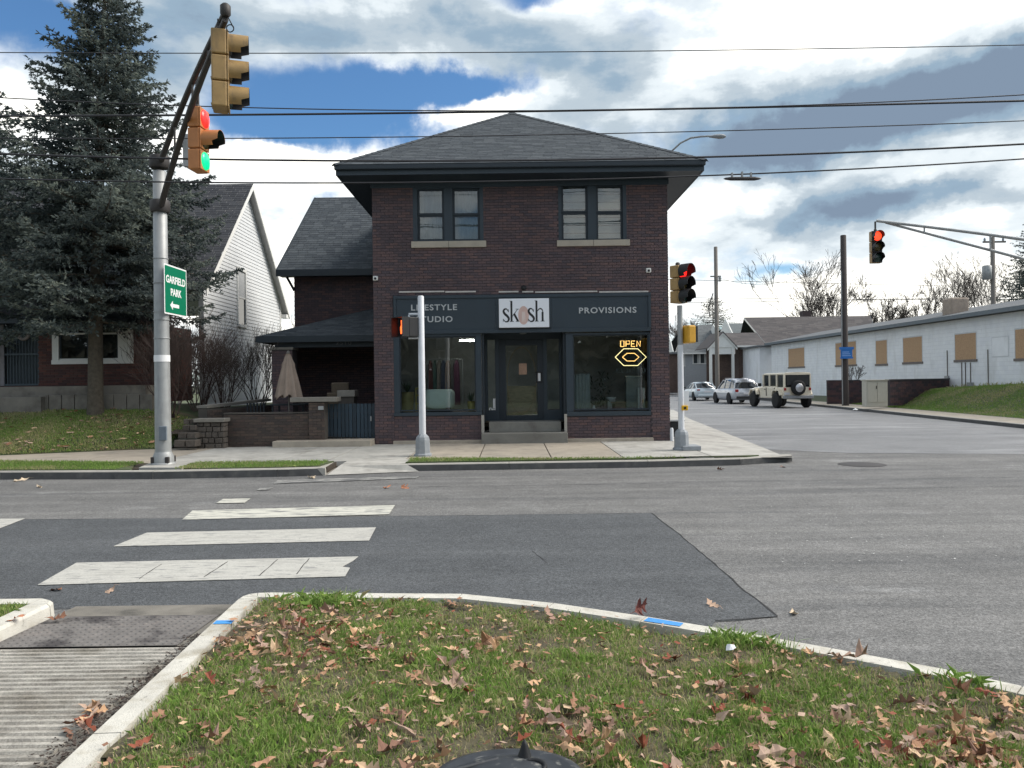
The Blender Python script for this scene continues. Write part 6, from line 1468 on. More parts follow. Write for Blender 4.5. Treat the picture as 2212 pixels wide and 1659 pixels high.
t = empty('utility_cabinet', ((ct[0] + ct[1]) / 2, 37, zb_), 'cream utility cabinet between the brick retaining walls', 'cabinet'); m_cream = mat('cream enamel', (.47, .45, .38), .6, var=.05)
MB().box(ct[0], ct[1], 37, 37.5, zb_ - .15, zt_).build('cabinet_body', m_cream, t, bevel=.02); MB().box(ct[0] + .05, (ct[0] + ct[1]) / 2 - .01, 36.975, 36.999, zb_ + .08, zt_ - .08).build('door', m_cream, t, bevel=.008); MB().box((ct[0] + ct[1]) / 2 + .01, ct[1] - .05, 36.975, 36.999, zb_ + .08, zt_ - .08).build('door', m_cream, t, bevel=.008)
MB().box((ct[0] + ct[1]) / 2 - .06, (ct[0] + ct[1]) / 2 - .03, 36.95, 36.975, (zb_ + zt_) / 2 + .15, (zb_ + zt_) / 2 + .3).build('handle', m_darksteel, t); MB().box(ct[0] - .04, ct[1] + .04, 36.94, 37.54, zt_, zt_ + .04).build('lid', m_cream, t, bevel=.01)

# ------------------------------------------------------------------ houses down the side street
def far_house(nm_label, D, wall_px, roof_ridge, roof_eave, m_wall, m_roof, depth=8, wins_=(), trim=None, gable_left=True):
    """side-gabled house standing at depth D; wall_px x0,x1,ytop,ybase; ridge and eave given as x0,x1,y"""
    t = empty('house', at((wall_px[0] + wall_px[1]) / 2, wall_px[3], D), nm_label, 'building')
    a, b = at(wall_px[0], wall_px[2], D)[0], at(wall_px[1], wall_px[2], D)[0]; zt = at((wall_px[0] + wall_px[1]) / 2, wall_px[2], D)[2]
    mb = MB(); holes = []
    rects = [(at(w[0], (w[1] + w[3]) / 2, D)[0], at(w[2], (w[1] + w[3]) / 2, D)[0], at((w[0] + w[2]) / 2, w[3], D)[2], at((w[0] + w[2]) / 2, w[1], D)[2]) for w in wins_]
    xs_ = sorted({a, b, *[r_[i] for r_ in rects for i in (0, 1)]}); zs_ = sorted({.2, zt, *[r_[i] for r_ in rects for i in (2, 3)]})
    for i in range(len(xs_) - 1):
        for j in range(len(zs_) - 1):
            xc, zc = (xs_[i] + xs_[i + 1]) / 2, (zs_[j] + zs_[j + 1]) / 2
            if not any(r_[0] < xc < r_[1] and r_[2] < zc < r_[3] for r_ in rects): mb.box(xs_[i], xs_[i + 1], D, D + .2, zs_[j], zs_[j + 1])
    mb.box(a, a + .2, D + .2, D + depth, .2, zt).box(b - .2, b, D + .2, D + depth, .2, zt)
    mb.build('wall', m_wall, t)
    for r_ in rects:
        w = empty('window', (r_[0], D, r_[2])); w.parent = t; w.location -= t.location; n = max(1, round((r_[1] - r_[0]) / .9)); q = MB(); f = .09
        q.box(r_[0] - f, r_[1] + f, D - .04, D + .02, r_[3] - .02, r_[3] + f).box(r_[0] - f, r_[1] + f, D - .06, D + .02, r_[2] - f, r_[2] + .02)
        for i in range(n + 1): x = r_[0] + (r_[1] - r_[0]) * i / n; q.box(x - f * .6, x + f * .6, D - .035, D + .04, r_[2] + .02, r_[3] - .02)
        q.build('window_frame', m_whitetrim, w); MB().box(r_[0], r_[1], D + .05, D + .06, r_[2], r_[3]).build('pane', mat('dull pane', (.05, .06, .065), .1, spec=.8), w)
        for i in range(n):
            x = r_[0] + (r_[1] - r_[0]) * (i + .62) / n; MB().box(x, x + (r_[1] - r_[0]) / n * .3, D + .03, D + .045, r_[2] + .03, r_[3] - .03).build('curtain', m_curtain, w)
    re0, re1 = at(roof_eave[0], roof_eave[2], D - .5), at(roof_eave[1], roof_eave[2], D - .5)
    rg0, rg1 = at(roof_ridge[0], roof_ridge[2], D + depth / 2), at(roof_ridge[1], roof_ridge[2], D + depth / 2)
    zr_ = (rg0[2] + rg1[2]) / 2; zee = (re0[2] + re1[2]) / 2
    A, B, C_, D_ = (re0[0], D - .5, zee), (re1[0], D - .5, zee), (rg1[0], D + depth / 2, zr_), (rg0[0], D + depth / 2, zr_)
    shingles(t, A, B, C_, D_, m_roof, course=.25, tab=.8); shingles(t, (B[0], D + depth + .5, zee), (A[0], D + depth + .5, zee), D_, C_, m_roof, course=.5, tab=1.2)
    for p, q in ((A, D_), (B, C_)):
        p, q = Vector(p), Vector(q); MB().extr([p + Vector((0, -.01, 0)), q + Vector((0, -.01, 0)), q + Vector((0, -.01, -.22)), p + Vector((0, -.01, -.22))], (.0, -.05, 0)).build('rake_board', m_whitetrim, t)
    MB().box(re0[0], re1[0], D - .56, D - .501, zee - .16, zee).build('fascia', m_whitetrim, t)
    g = at(roof_ridge[0], roof_ridge[2], D)[0]
    MB().extr([(a + .0, D + .3, zt), (a + .0, D + depth, zt), (a + .0, D + depth / 2, zr_ - .1)], (.1, 0, 0)).build('gable_wall', m_whitetrim, t)
    return t
m_brownbrick = mat('brown far brick', (.10, .068, .055), .9, var=.2, vscale=2.2, stain=[((.07, .05, .045), (3, 3, 20), .5, .6)])
hA = far_house('brown brick bungalow with white double window behind the parked cars', 78, (1594, 1662, 741, 815), (1607, 1880, 684), (1655, 1900, 742), m_brownbrick, m_shing_brown, 9)
hB = far_house('brick cottage with small gabled porch roof and white windows beyond the utility pole', 74, (1596, 1652, 746, 815), (1562, 1634, 719), (1590, 1655, 746), m_brownbrick, m_shing_brown, 5, wins_=((1608, 753, 1645, 781),))
# white gable over the cottage porch
t = hB; D = 73.3; tri = [at(1561, 717, D), at(1592, 750, D), at(1528, 752, D)]
MB().extr([at(1561, 722, D), at(1589, 750, D), at(1533, 750, D)], (0, .4, 0)).build('porch_gable', m_whitetrim, t)
for a, b in ((tri[0], tri[1]), (tri[0], tri[2])):
    a, b = Vector(a), Vector(b); MB().extr([a, b, b + Vector((0, 0, -.25)), a + Vector((0, 0, -.25))], (0, -.12, 0)).build('rake_board', m_whitetrim, t)
    MB().extr([a + Vector((0, -.2, .05)), b + Vector((0, -.2, .05)), b + Vector((0, -.2, -.05)), a + Vector((0, -.2, -.05))], (0, 5, 0)).build('porch_roof', mat('brown grey roof', (.10, .088, .085), .9), t)
for x in (1536, 1584): a = at(x - 2.5, 780, D)[0]; b = at(x + 2.5, 780, D)[0]; MB().box(a, b, D, D + .3, .3, at(x, 750, D)[2]).build('porch_column', m_whitetrim, t)
a, b = at(1533, 780, D)[0], at(1589, 780, D)[0]; MB().box(a, b, D + .1, D + .2, at(1561, 765, D)[2], at(1561, 750, D)[2]).build('porch_fascia', m_whitetrim, t); MB().box(a, b, D + 1.2, D + 1.3, .3, at(1561, 750, D)[2]).build('porch_back', m_brownbrick, t); MB().box(a, b, D, D + .3, .3, 1.1).build('porch_parapet', m_brownbrick, t)
hC = far_house('grey roofed bungalow with white windows farthest along the street', 92, (1455, 1532, 759, 815), (1478, 1545, 702), (1458, 1540, 762), mat('pale grey clapboard', (.36, .38, .40), .8, var=.1), mat('mid grey far shingle', (.13, .14, .145), .9, rnd='island', rvar=.15), 8, wins_=((1470, 765, 1479, 790), (1497, 764, 1527, 785)))
hD = far_house('tall grey house roof showing above the cottage', 90, (1560, 1640, 735, 815), (1575, 1640, 698), (1540, 1640, 745), mat('grey far wall', (.27, .29, .30), .8), mat('pale grey far shingle', (.15, .17, .175), .9, rnd='island', rvar=.12), 8)
mb = MB().box(at(1735, 680, 84)[0], at(1752, 680, 84)[0], 84, 85, at(1743, 690, 84)[2], at(1743, 671, 84)[2]); mb.build('chimney', mat('dark far chimney', (.06, .045, .045), .9), hA)
for lab, x0, x1, D in (('low brown brick wall far down the side street behind the corner post', 1452, 1500, 84),):
    t = empty('house', at(1470, 800, D), 'small red brick outbuilding far down the side street', 'building'); MB().box(at(x0 - 20, 800, D)[0], at(1466, 800, D)[0], D, D + 5, .2, at(1460, 765, D)[2]).build('wall', m_brownbrick, t); MB().box(at(x0 - 22, 800, D)[0], at(1468, 800, D)[0], D - .3, D + 5, at(1460, 765, D)[2], at(1460, 761, D)[2]).build('roof', m_roofgrey, t)

# ------------------------------------------------------------------ cars (local axes: x forward, y left, z up)
m_tyre = mat('tyre', (.012, .012, .013), .85, var=.2); m_rim = mat('alloy rim', (.5, .5, .52), .35, metal=.7, var=.05)
m_cglass = mat('car glass', (.02, .025, .03), .06, spec=.9, var=0); m_red_l = mat('red tail lamp', (.30, .015, .015), .3, var=0); m_plate = mat('licence plate', (.6, .6, .62), .5)
m_bl = mat('black trim', (.015, .016, .018), .6)
def wheel(t, x, y, r_, w, s):
    wv = empty('wheel', (x, y, r_)); wv.parent = t
    MB().lathe([(r_ * .62, 0), (r_ * .95, .0), (r_, w * .12), (r_, w * .88), (r_ * .95, w), (r_ * .62, w)], (x, y - (w if s < 0 else 0) + (0 if s < 0 else 0), r_), (0, 1, 0), 26).build('tyre', m_tyre, wv)
    yo = y + (w * .80 if s > 0 else -w * .80 - .012); mb = MB().lathe([(.0, 0), (r_ * .64, .0), (r_ * .64, .012), (0, .012)], (x, yo, r_), (0, 1, 0), 24); mb.build('wheel_disc', m_bl, wv)
    mb = MB(); yo2 = yo + (.014 if s > 0 else -.014)
    for k in range(5):
        a = k * 1.2566; u = Vector((math.cos(a), 0, math.sin(a))); v = Vector((-math.sin(a), 0, math.cos(a))); mb.obox((x, yo2, r_), u, v, (0, 1, 0), .02, r_ * .62, -.045, .045, -.006, .012)
    mb.lathe([(r_ * .60, 0), (r_ * .66, 0), (r_ * .66, .02), (r_ * .60, .02)], (x, yo2 - .01, r_), (0, 1, 0), 24).build('rim', m_rim, wv)
def body_loft(secs, mb, mi=0, smooth=True, closed=True):
    """sections along x: (x, [(y, z)...half profile from bottom centre to top centre])"""
    n = len(secs[0][1]); V = []
    for x, pr in secs:
        V += [(x, y, z) for y, z in pr] + [(x, -y, z) for y, z in reversed(pr)]
    m2 = 2 * n; F = []
    for i in range(len(secs) - 1):
        for k in range(m2): F.append((i * m2 + k, (i + 1) * m2 + k, (i + 1) * m2 + (k + 1) % m2, i * m2 + (k + 1) % m2))
    F += [tuple(range(m2)), tuple(range((len(secs) - 1) * m2 + m2 - 1, (len(secs) - 1) * m2 - 1, -1))]
    mb.add(V, F, mi, smooth); return mb
def car(kind, paint, label, loc, yaw):
    t = empty('parked_car', (0, 0, 0), label, 'car')
    if kind == 'suv':
        L_, W, Ht, r_, wb1, wb2, gr = 4.55, .92, 1.66, .355, 1.36, -1.32, .22
        low = [(-2.25, .50, .98, .80), (-2.18, .34, 1.02, .88), (-1.9, .26, 1.04, .915), (-1.0, .24, 1.03, .92), (0, .24, 1.02, .92), (.9, .24, 1.00, .92), (1.5, .25, .97, .91), (2.0, .28, .90, .86), (2.22, .36, .78, .74), (2.28, .45, .66, .62)]
        top = [(-2.14, 1.02, .80), (-1.95, 1.42, .70), (-1.75, 1.60, .66), (-1.0, 1.66, .66), (0.0, 1.66, .66), (.35, 1.60, .65), (1.15, 1.02, .78)]
    else:
        L_, W, Ht, r_, wb1, wb2, gr = 4.6, .89, 1.43, .325, 1.40, -1.35, .2
        low = [(-2.28, .48, .90, .76), (-2.2, .32, .96, .84), (-1.9, .24, .98, .88), (-1.0, .22, .94, .89), (0, .22, .92, .89), (.9, .22, .90, .89), (1.5, .24, .86, .87), (2.0, .28, .78, .82), (2.25, .36, .68, .70), (2.3, .42, .60, .60)]
        top = [(-1.85, .97, .74), (-1.1, 1.34, .62), (-.7, 1.42, .60), (0.0, 1.43, .60), (.3, 1.38, .60), (1.2, .92, .74)]
    mb = MB(); body_loft([(x, [(0, zb), (w * .82, zb), (w * .98, zb + .12), (w, (zb + zt) * .52), (w * .985, zt - .10), (w * .90, zt), (0, zt + .015)]) for x, zb, zt, w in low], mb)
    mb.build('body', paint, t)
    mb = MB(); body_loft([(x, [(0, .9), (.80, .9), (.80, .94), (w + (.80 - w) * .5 if z > 1.1 else w, (z + .94) / 2), (w, z - .05), (w * .86, z), (0, z + .02)]) for x, z, w in top], mb); mb.build('cabin', m_cglass, t)
    # roof skin, pillars
    rp_ = [q for q in top if q[1] > Ht - .28]
    mb = MB(); body_loft([(x, [(0, z - .01), (w * .9, z - .02), (w * 1.0, z - .06), (w * 1.015, z - .03), (w * .87, z + .012), (0, z + .034)]) for x, z, w in rp_], mb); mb.build('roof', paint, t)
    fr_ = top[-1]; rr_ = top[0]; rf = rp_[-1]; rb_ = rp_[0]
    for s in (1, -1):
        for (p, q) in (((fr_[0], s * fr_[2] * 1.01, fr_[1]), (rf[0], s * rf[2] * 1.01, rf[1] - .03)), ((rr_[0], s * rr_[2] * 1.02, rr_[1]), (rb_[0], s * rb_[2] * 1.02, rb_[1] - .03)), ((-.15, s * .82, .98), (-.2, s * .665, Ht - .05)), ((-1.1, s * .82, .98), (-1.2, s * .665, Ht - .06))):
            MB().tube([p, q], .035 if abs(p[0]) > 1 else .025, 6).build('pillar', paint, t)
        MB().box(2.0, 2.2, s * .66 - .1, s * .66 + .1, .66, .76).build('headlight', m_rim, t, bevel=.02)
        MB().box(low[0][0] - .02, low[0][0] + .14, s * .70 - .12, s * .70 + .10, .80, .98 if kind == 'suv' else .90).build('tail_lamp', m_red_l, t, bevel=.02)
        MB().box(.85, 1.02, s * 1.02 - .09, s * 1.02 + .03 * s, .96, 1.08).build('mirror', m_bl, t, bevel=.03)
        for x in (.2, -.75): MB().box(x - .08, x + .06, s * (W + .005) - .012, s * (W + .005) + .012, .82, .85).build('door_handle', paint, t)
        for x in (wb1, wb2): 
            mb = MB(); pts = [(x + (r_ + .04) * math.cos(a), s * (W - .005), r_ + (r_ + .04) * math.sin(a)) for a in np.linspace(-.25, math.pi + .25, 16)]; mb.tube(pts, .035, 6).build('wheel_arch', m_bl, t)
            MB().lathe([(r_ + .03, 0), (r_ + .03, .03)], (x, s * (W - .012) - .015, r_), (0, 1, 0), 24).build('wheel_well', m_bl, t)
            wheel(t, x, s * (W - .02) - (.0), r_, .20, s) if s < 0 else wheel(t, x, s * (W - .18), r_, .20, s)
    MB().box(low[0][0] - .06, low[0][0] + .1, -.72, .72, .36, .52).build('bumper', m_bl if kind == 'suv' else paint, t, bevel=.03)
    MB().box(low[0][0] - .035, low[0][0] - .0, -.26, .26, .66, .78).build('licence_plate', m_plate, t)
    if kind == 'suv':
        MB().box(-2.22, -2.05, -.62, .62, 1.60, 1.64).build('rear_spoiler', paint, t, bevel=.01)
        for s in (1, -1): MB().tube([(-1.5, s * .6, 1.71), (.2, s * .6, 1.71)], .016, 6).build('roof_rail', m_rim, t)
    t.location = loc; t.rotation_euler = (0, 0, yaw); return t
def jeep(loc, yaw):
    P_ = mat('sand car paint', (.72, .65, .52), .4, coat=.4, var=.03)
    t = empty('parked_car', (0, 0, 0), 'boxy sand coloured off-roader with spare wheel, nearest of the parked cars', 'car')
    mb = MB(); zb, zt, w = .52, 1.08, .78
    body_loft([(-1.95, [(0, zb), (w, zb), (w + .01, zt - .05), (w, zt), (0, zt)]), (.75, [(0, zb), (w, zb), (w + .01, zt - .05), (w, zt), (0, zt)]), (.8, [(0, zb), (.72, zb), (.73, zt - .04), (.68, zt + .02), (0, zt + .05)]), (1.95, [(0, zb + .1), (.55, zb + .1), (.60, 1.0), (.52, 1.06), (0, 1.09)]), (2.0, [(0, zb + .1), (.53, zb + .1), (.58, .98), (.5, 1.03), (0, 1.06)])], mb, smooth=False); mb.build('body', P_, t, bevel=.02)
    MB().box(-1.95, .45, -.70, .70, 1.09, 1.76).build('cabin', m_cglass, t, bevel=.03)
    body_loft([(-1.99, [(0, 1.72), (.72, 1.72), (.74, 1.78), (.68, 1.84), (0, 1.86)]), (.42, [(0, 1.72), (.70, 1.72), (.72, 1.77), (.66, 1.82), (0, 1.84)])], MB(), smooth=False).build('roof', P_, t, bevel=.02)
    for s in (1, -1):
        for x0, x1 in ((-2.0, -1.86), (-1.18, -1.06), (-.36, -.24), (.38, .50)): MB().box(x0, x1, s * .72 - .03, s * .72 + .03, 1.08, 1.76).build('pillar', P_, t)
        MB().box(-1.0, .4, s * .725 - .03, s * .725 + .025, 1.08, 1.14).build('door_sill', P_, t)
        for x in (.45, -.5): MB().box(x - .5, x - .46, s * .80 - .01, s * .80 + .012, .62, 1.06).build('door_seam', m_bl, t); MB().box(x - .38, x - .24, s * .805 - .012, s * .805 + .012, .95, .99).build('door_handle', m_bl, t)
        for x, L_ in ((1.38, 1.0), (-1.32, 1.0)):
            MB().extr([(x - .52, s * .76, .70), (x - .36, s * .76, .98), (x + .34, s * .76, .98), (x + .54, s * .76, .66), (x + .46, s * .76, .62), (x + .30, s * .76, .90), (x - .32, s * .76, .90), (x - .44, s * .76, .66)], (0, s * .17, 0)).build('fender', P_, t, bevel=.01)
            MB().lathe([(.43, 0), (.43, .04)], (x, s * .775 - .02, .47), (0, 1, 0), 24).build('wheel_well', m_bl, t)
            wheel(t, x, s * .72 if s > 0 else s * .72, .40, .23, s)
        MB().box(-2.0, -1.97, s * .70 - .06, s * .70 + .06, .92, 1.05).build('tail_lamp', m_red_l, t, bevel=.01); MB().box(.42, .60, s * .92 - .08, s * .92 + .08, 1.12, 1.30).build('mirror', m_bl, t, bevel=.02)
        MB().lathe([(.1, 0), (.1, .04), (0, .06)], (1.99, s * .42, .90), (1, 0, 0), 14).build('headlight', m_rim, t)
        MB().box(-.9, .85, s * .80 - .04, s * .80 + .06, .42, .50).build('side_step', m_bl, t, bevel=.02)
    MB().box(-2.12, -1.97, -.84, .84, .50, .66).build('bumper', mat('grey bumper', (.25, .26, .27), .6), t, bevel=.02); MB().box(2.05, 2.2, -.75, .75, .52, .70).build('bumper', m_bl, t, bevel=.02)
    MB().box(-1.99, -1.955, -.62, .62, 1.2, 1.70).build('rear_window', m_bl, t)
    MB().lathe([(.0, 0), (.20, 0), (.24, .02), (.34, .02), (.38, .05), (.385, .2), (.34, .24), (0, .24)], (-2.27, .04, 1.05), (1, 0, 0), 26).build('spare_wheel', m_tyre, t); MB().lathe([(0, 0), (.2, 0), (.22, .02)], (-2.29, .04, 1.05), (1, 0, 0), 20).build('spare_rim', m_rim, t)
    MB().box(-2.01, -1.985, .46, .76, .70, .82).build('licence_plate', m_plate, t)
    t.location = loc; t.rotation_euler = (0, 0, yaw); return t
jy = 45.0; jx = at(1720, 800, 42.8)[0] - .15
JJ = jeep((jx - .1, jy - .2, 0), R(90 + 8)); JJ.scale = (1.05, 1.05, 1.08)
car('suv', mat('silver car paint', (.52, .54, .58), .3, metal=.3, coat=.5, var=.02), 'silver sport utility car parked in the middle of the row', (at(1602, 800, 51.0)[0] + .0, 52.6, 0), R(90 + 4))
car('sedan', mat('pale blue silver paint', (.55, .62, .66), .3, metal=.2, coat=.5, var=.02), 'pale silver saloon car farthest along the parked row', (at(1518, 800, 60)[0] + .0, 61, 0), R(90 + 1))

# ------------------------------------------------------------------ trees
def spruce(base, H_, R_, label, seed, r_trunk=.19, zlow=2.6, dens=1.0, extra_wide=0, taper=1.0, prof=None, whorl=(4, 7), lean=.05, gap=(.20, .34)):
    rg = np.random.default_rng(seed); t = empty('spruce_tree', base, label, 'tree'); bx, by, bz = base
    MB().tube([(bx, by, bz - .2), (bx, by, bz + .4), (bx + .03, by, bz + 2.5), (bx + lean * .5, by, bz + H_ * .6), (bx + lean, by, bz + H_)], [r_trunk * 1.25, r_trunk, r_trunk * .9, r_trunk * .55, .02], 12).build('trunk', m_bark, t)
    br = MB(); tw_p, tw_d, tw_len, tw_tone = [], [], [], []
    z = zlow
    while z < H_ - .15:
        f = (z - zlow) / (H_ - zlow)
        Rz = (R_ * float(np.interp(f, *prof)) if prof else R_ * ((1 - f) ** taper) * (1.0 if f > .12 else .82 + 1.5 * f)) + .12
        nb = int(rg.integers(*whorl)); a0 = rg.uniform(0, 6.28)
        for k in range(nb):
            a = a0 + k * 6.283 / nb + rg.normal(0, .22); L_ = Rz * rg.uniform(.62, 1.10); u = np.array((math.cos(a), math.sin(a), 0.0))
            rise = .30 - .40 * (1 - f); pts = []; n = max(4, int(L_ / .22))
            for i in range(n + 1):
                s = i / n; p = np.array((bx + lean * z / H_, by, bz + z)) + u * L_ * s + np.array((0, 0, L_ * (rise * s - .22 * s * s + .26 * s ** 4))); pts.append(p)
            br.tube([tuple(p) for p in pts], [max(.006, .035 * (1 - i / n) * (L_ / 3 + .3)) for i in range(n + 1)], 4, cap=False)
            side = np.array((-u[1], u[0], 0)); tone0 = rg.uniform(.15, .75)
            m2 = max(6, int(L_ / .065 * dens))
            for j in range(m2):
                s = .16 + .84 * (j + rg.uniform(0, 1)) / m2; ii = min(n - 1, int(s * n)); p = pts[ii] + (pts[ii + 1] - pts[ii]) * (s * n - ii)
                sg = 1 if j % 2 else -1; l = (L_ * .34 * (1 - s) ** .7 + .16) * rg.uniform(.6, 1.15)
                d = side * sg * rg.uniform(.6, 1.) + u * rg.uniform(.45, .95) + np.array((0, 0, rg.uniform(-.45, .18))); d /= np.linalg.norm(d)
                tw_p.append(p); tw_d.append(d); tw_len.append(l); tw_tone.append(tone0 + rg.normal(0, .16))
        z += rg.uniform(*gap) * (1 - .35 * f)
    br.build('branches', m_bark, t)
    P_, D_, L_, T_ = map(np.array, (tw_p, tw_d, tw_len, tw_tone))
    # needles: tufts strung along each twig
    V, F, A = [], [], []; off = 0
    for q in range(1, 7):
        s = (q - rg.uniform(0, .9, len(P_))) / 6; keep = L_ * 6 > (q - 1) * .22 * 3
        p = P_ + D_ * (L_ * s)[:, None] + np.array((0, 0, -1.0)) * (.20 * (L_ * s) ** 2)[:, None] + rg.normal(0, .012, (len(P_), 3))
        for rep in range(4):
            d = D_ + rg.normal(0, .45, D_.shape); d /= np.linalg.norm(d, axis=1)[:, None]
            sd_ = np.cross(d, rg.normal(0, 1, D_.shape)); sd_ /= np.linalg.norm(sd_, axis=1)[:, None]
            ln = rg.uniform(.07, .14, len(P_))[:, None]; wd = rg.uniform(.011, .023, len(P_))[:, None]
            tri = np.stack([p - sd_ * wd * .6, p + sd_ * wd * .6, p + d * ln * .6 + sd_ * wd, p + d * ln, p + d * ln * .6 - sd_ * wd], 1)[keep]
            V.append(tri.reshape(-1, 3)); m_ = len(tri); A.append(np.repeat(np.clip(T_[keep] + rg.normal(0, .12, m_), 0, 1), 5)); off += m_ * 5
    V = np.concatenate(V); A = np.concatenate(A); F = np.arange(len(V)).reshape(-1, 5)
    np_mesh('crown', V, F, m_needle, t, attr=A); return t
sb_ = at(208, 872, 20.5)
SPR = spruce((sb_[0] - .02, 20.5, lawn_z(sb_[0], 20.5) - .02), 12.6, 4.0, 'tall blue grey spruce with bare lower trunk in front of the brick house', 11, zlow=2.5, dens=1.0, whorl=(9, 13), lean=.45, gap=(.33, .46), prof=([0, .1, .21, .33, .45, .57, .69, .78, .9, 1], [.72, .84, .82, .72, .58, .45, .32, .235, .13, .04]))
p = at(-75, 860, 22.5); spruce((p[0], 22.5, 1.1), 9.9, 3.4, 'second spruce reaching in from the left edge', 12, zlow=1.6, dens=.8, whorl=(6, 9), taper=.6)
p = at(2243, 800, 52); spruce((p[0], 52, .3), 12.6, 4.6, 'dark conifer behind the right end of the white building', 13, zlow=1.2, dens=.5, taper=.85)
p = at(1541, 800, 100); 
t = spruce((p[0], 100, .3), 12.0, 5.0, 'spreading conifer far down the street behind the utility pole', 14, zlow=6.5, dens=.22, taper=.7)

def bare(base, H_, label, seed, stems=1, spread=.5, r0=.16, depth=6, mm=None, name='bare_tree', cat='tree', ang=.45, ratio=.74, thin=.0035):
    rd = random.Random(seed); t = empty(name, base, label, cat); V = []; F = []
    Vt = []; trunk = MB()
    def seg(p, q, ra, rb_):
        d = (q - p); dn = d.normalized(); a = dn.cross(Vector((.3, .5, .8))).normalized(); b = dn.cross(a); k = len(V)
        for (c, r_) in ((p, ra), (q, rb_)):
            for j in range(3):
                w = j * 2.0944; V.append(tuple(c + (a * math.cos(w) + b * math.sin(w)) * r_))
        for j in range(3): F.append((k + j, k + (j + 1) % 3, k + 3 + (j + 1) % 3, k + 3 + j))
    def grow(p, d, l, r_, lev):
        q = p + d * l; mid = p.lerp(q, .5) + Vector((rd.gauss(0, .04), rd.gauss(0, .04), 0)) * l
        r2 = max(thin, r_ * .72)
        if lev == 0 and stems == 1: trunk.tube([p, mid, q], [r_, (r_ + r2) / 2, r2], 8)
        else: seg(p, mid, r_, (r_ + r2) / 2); seg(mid, q, (r_ + r2) / 2, r2)
        if lev >= depth: return
        n = 3 if lev < 2 or rd.random() < .45 else 2
        for i in range(n):
            a = rd.uniform(0, 6.283); tilt = rd.gauss(ang, .16); ax = d.cross(Vector((math.cos(a), math.sin(a), .3))).normalized()
            nd_ = (Matrix.Rotation(tilt, 3, ax) @ d); nd_.z += .10; nd_.normalize()
            grow(q if i < 2 else mid, nd_, l * ratio * rd.uniform(.75, 1.15), r2 * rd.uniform(.62, .85), lev + 1)
    b = Vector(base)
    if stems == 1: grow(b, Vector((rd.gauss(0, .03), 0, 1)).normalized(), H_ * .26, r0, 0)
    else:
        for i in range(stems):
            a = rd.uniform(0, 6.283); d = Vector((math.cos(a) * spread * rd.uniform(.3, 1), math.sin(a) * spread * rd.uniform(.3, 1), 1)).normalized(); grow(b + Vector((math.cos(a), math.sin(a), 0)) * .12, d, H_ * .26, r0, 0)
    if trunk.v: trunk.build('trunk', m_twig if mm is None else mm, t)
    np_mesh('crown', np.array(V), np.array(F), mm or m_twig, t); return t
# shrubs between the houses
for (x, y, D, H_, st, lab, sd_, mm) in ((372, 862, 20.8, 2.8, 12, 'dense bare shrub right of the signal mast', 21, m_twig_red), (430, 850, 22.5, 2.7, 11, 'tall bare shrub against the white gable wall', 22, m_twig_red),
                                 (480, 848, 23.0, 2.4, 10, 'reddish bare shrub in the middle of the side yard', 23, m_twig_red), (556, 848, 22.6, 2.7, 10, 'fan shaped bare shrub left of the porch pier', 24, m_twig)):
    p = at(x, y, D); bare((p[0], D, .85), H_, lab, sd_, stems=st, spread=.55, r0=.022, depth=5, mm=mm, name='bare_shrub', cat='shrub', ang=.30, ratio=.82, thin=.0035)
# far bare trees on the right
for (x, D, H_, lab, sd_, r0) in ((1775, 92, 15.5, 'broad bare tree behind the brown roof left of the dark pole', 31, .28), (1852, 98, 14.5, 'bare tree just right of the dark pole', 32, .26), (2120, 70, 11.2, 'bare tree right of the pale chimney', 33, .22),
                            (1930, 105, 12.5, 'small bare tree beyond the white building roof', 34, .2), (2000, 105, 12.0, 'bare tree left of the pale chimney', 35, .2), (2190, 80, 12.0, 'bare tree beside the conifer at the right edge', 36, .2),
                            (1470, 120, 11.0, 'bare tree at the far end of the side street', 37, .2), (690, 60, 7.2, 'small bare tree behind the gap beside the shop wing', 38, .12), (1500, 130, 10.0, 'faint bare tree beyond the far bungalow', 39, .2)):
    p = at(x, 800, D); bare((p[0], D, 0), H_, lab, sd_, r0=r0, depth=8, ang=.40, thin=.0002 * D, ratio=.80)
p = at(1848 + 32, 812, 39.5)
bare((at(1852, 800, 43)[0] + .8, 45.2, 1.2), 1.5, 'small bare shrub over the retaining wall behind the wooden pole', 41, stems=6, spread=.7, r0=.02, depth=4, name='bare_shrub', cat='shrub', ang=.35, ratio=.8, thin=.006)
# wooded skyline far off closes the streets
V = []; F = []; rg = np.random.default_rng(5)
for (cx, cy, sx_, h, nn) in ((-60, 150, 60, 7, 9000), (20, 190, 70, 7, 9000), (70, 160, 60, 8, 7000), (-45, 60, 18, 5, 4000)):
    P_ = np.stack([rg.uniform(-1, 1, nn) * sx_ + cx, rg.normal(0, 3, nn) + cy, rg.uniform(0, 1, nn) ** 1.3 * h * (1 + .25 * np.sin(rg.uniform(-1, 1, nn) * 9))], 1)
    d = rg.normal(0, 1, (nn, 3)) * (.25, .25, .6); d[:, 2] = abs(d[:, 2]) + .3; s = rg.normal(0, .12, (nn, 3)); V.append(np.stack([P_ - s, P_ + s, P_ + d * 1.5], 1).reshape(-1, 3))
V = np.concatenate(V); np_mesh('distant_trees', V, np.arange(len(V)).reshape(-1, 3), mat('distant twig mass', (.075, .07, .068), .95, var=.2), None, kind='stuff', label='distant leafless woods closing the horizon')
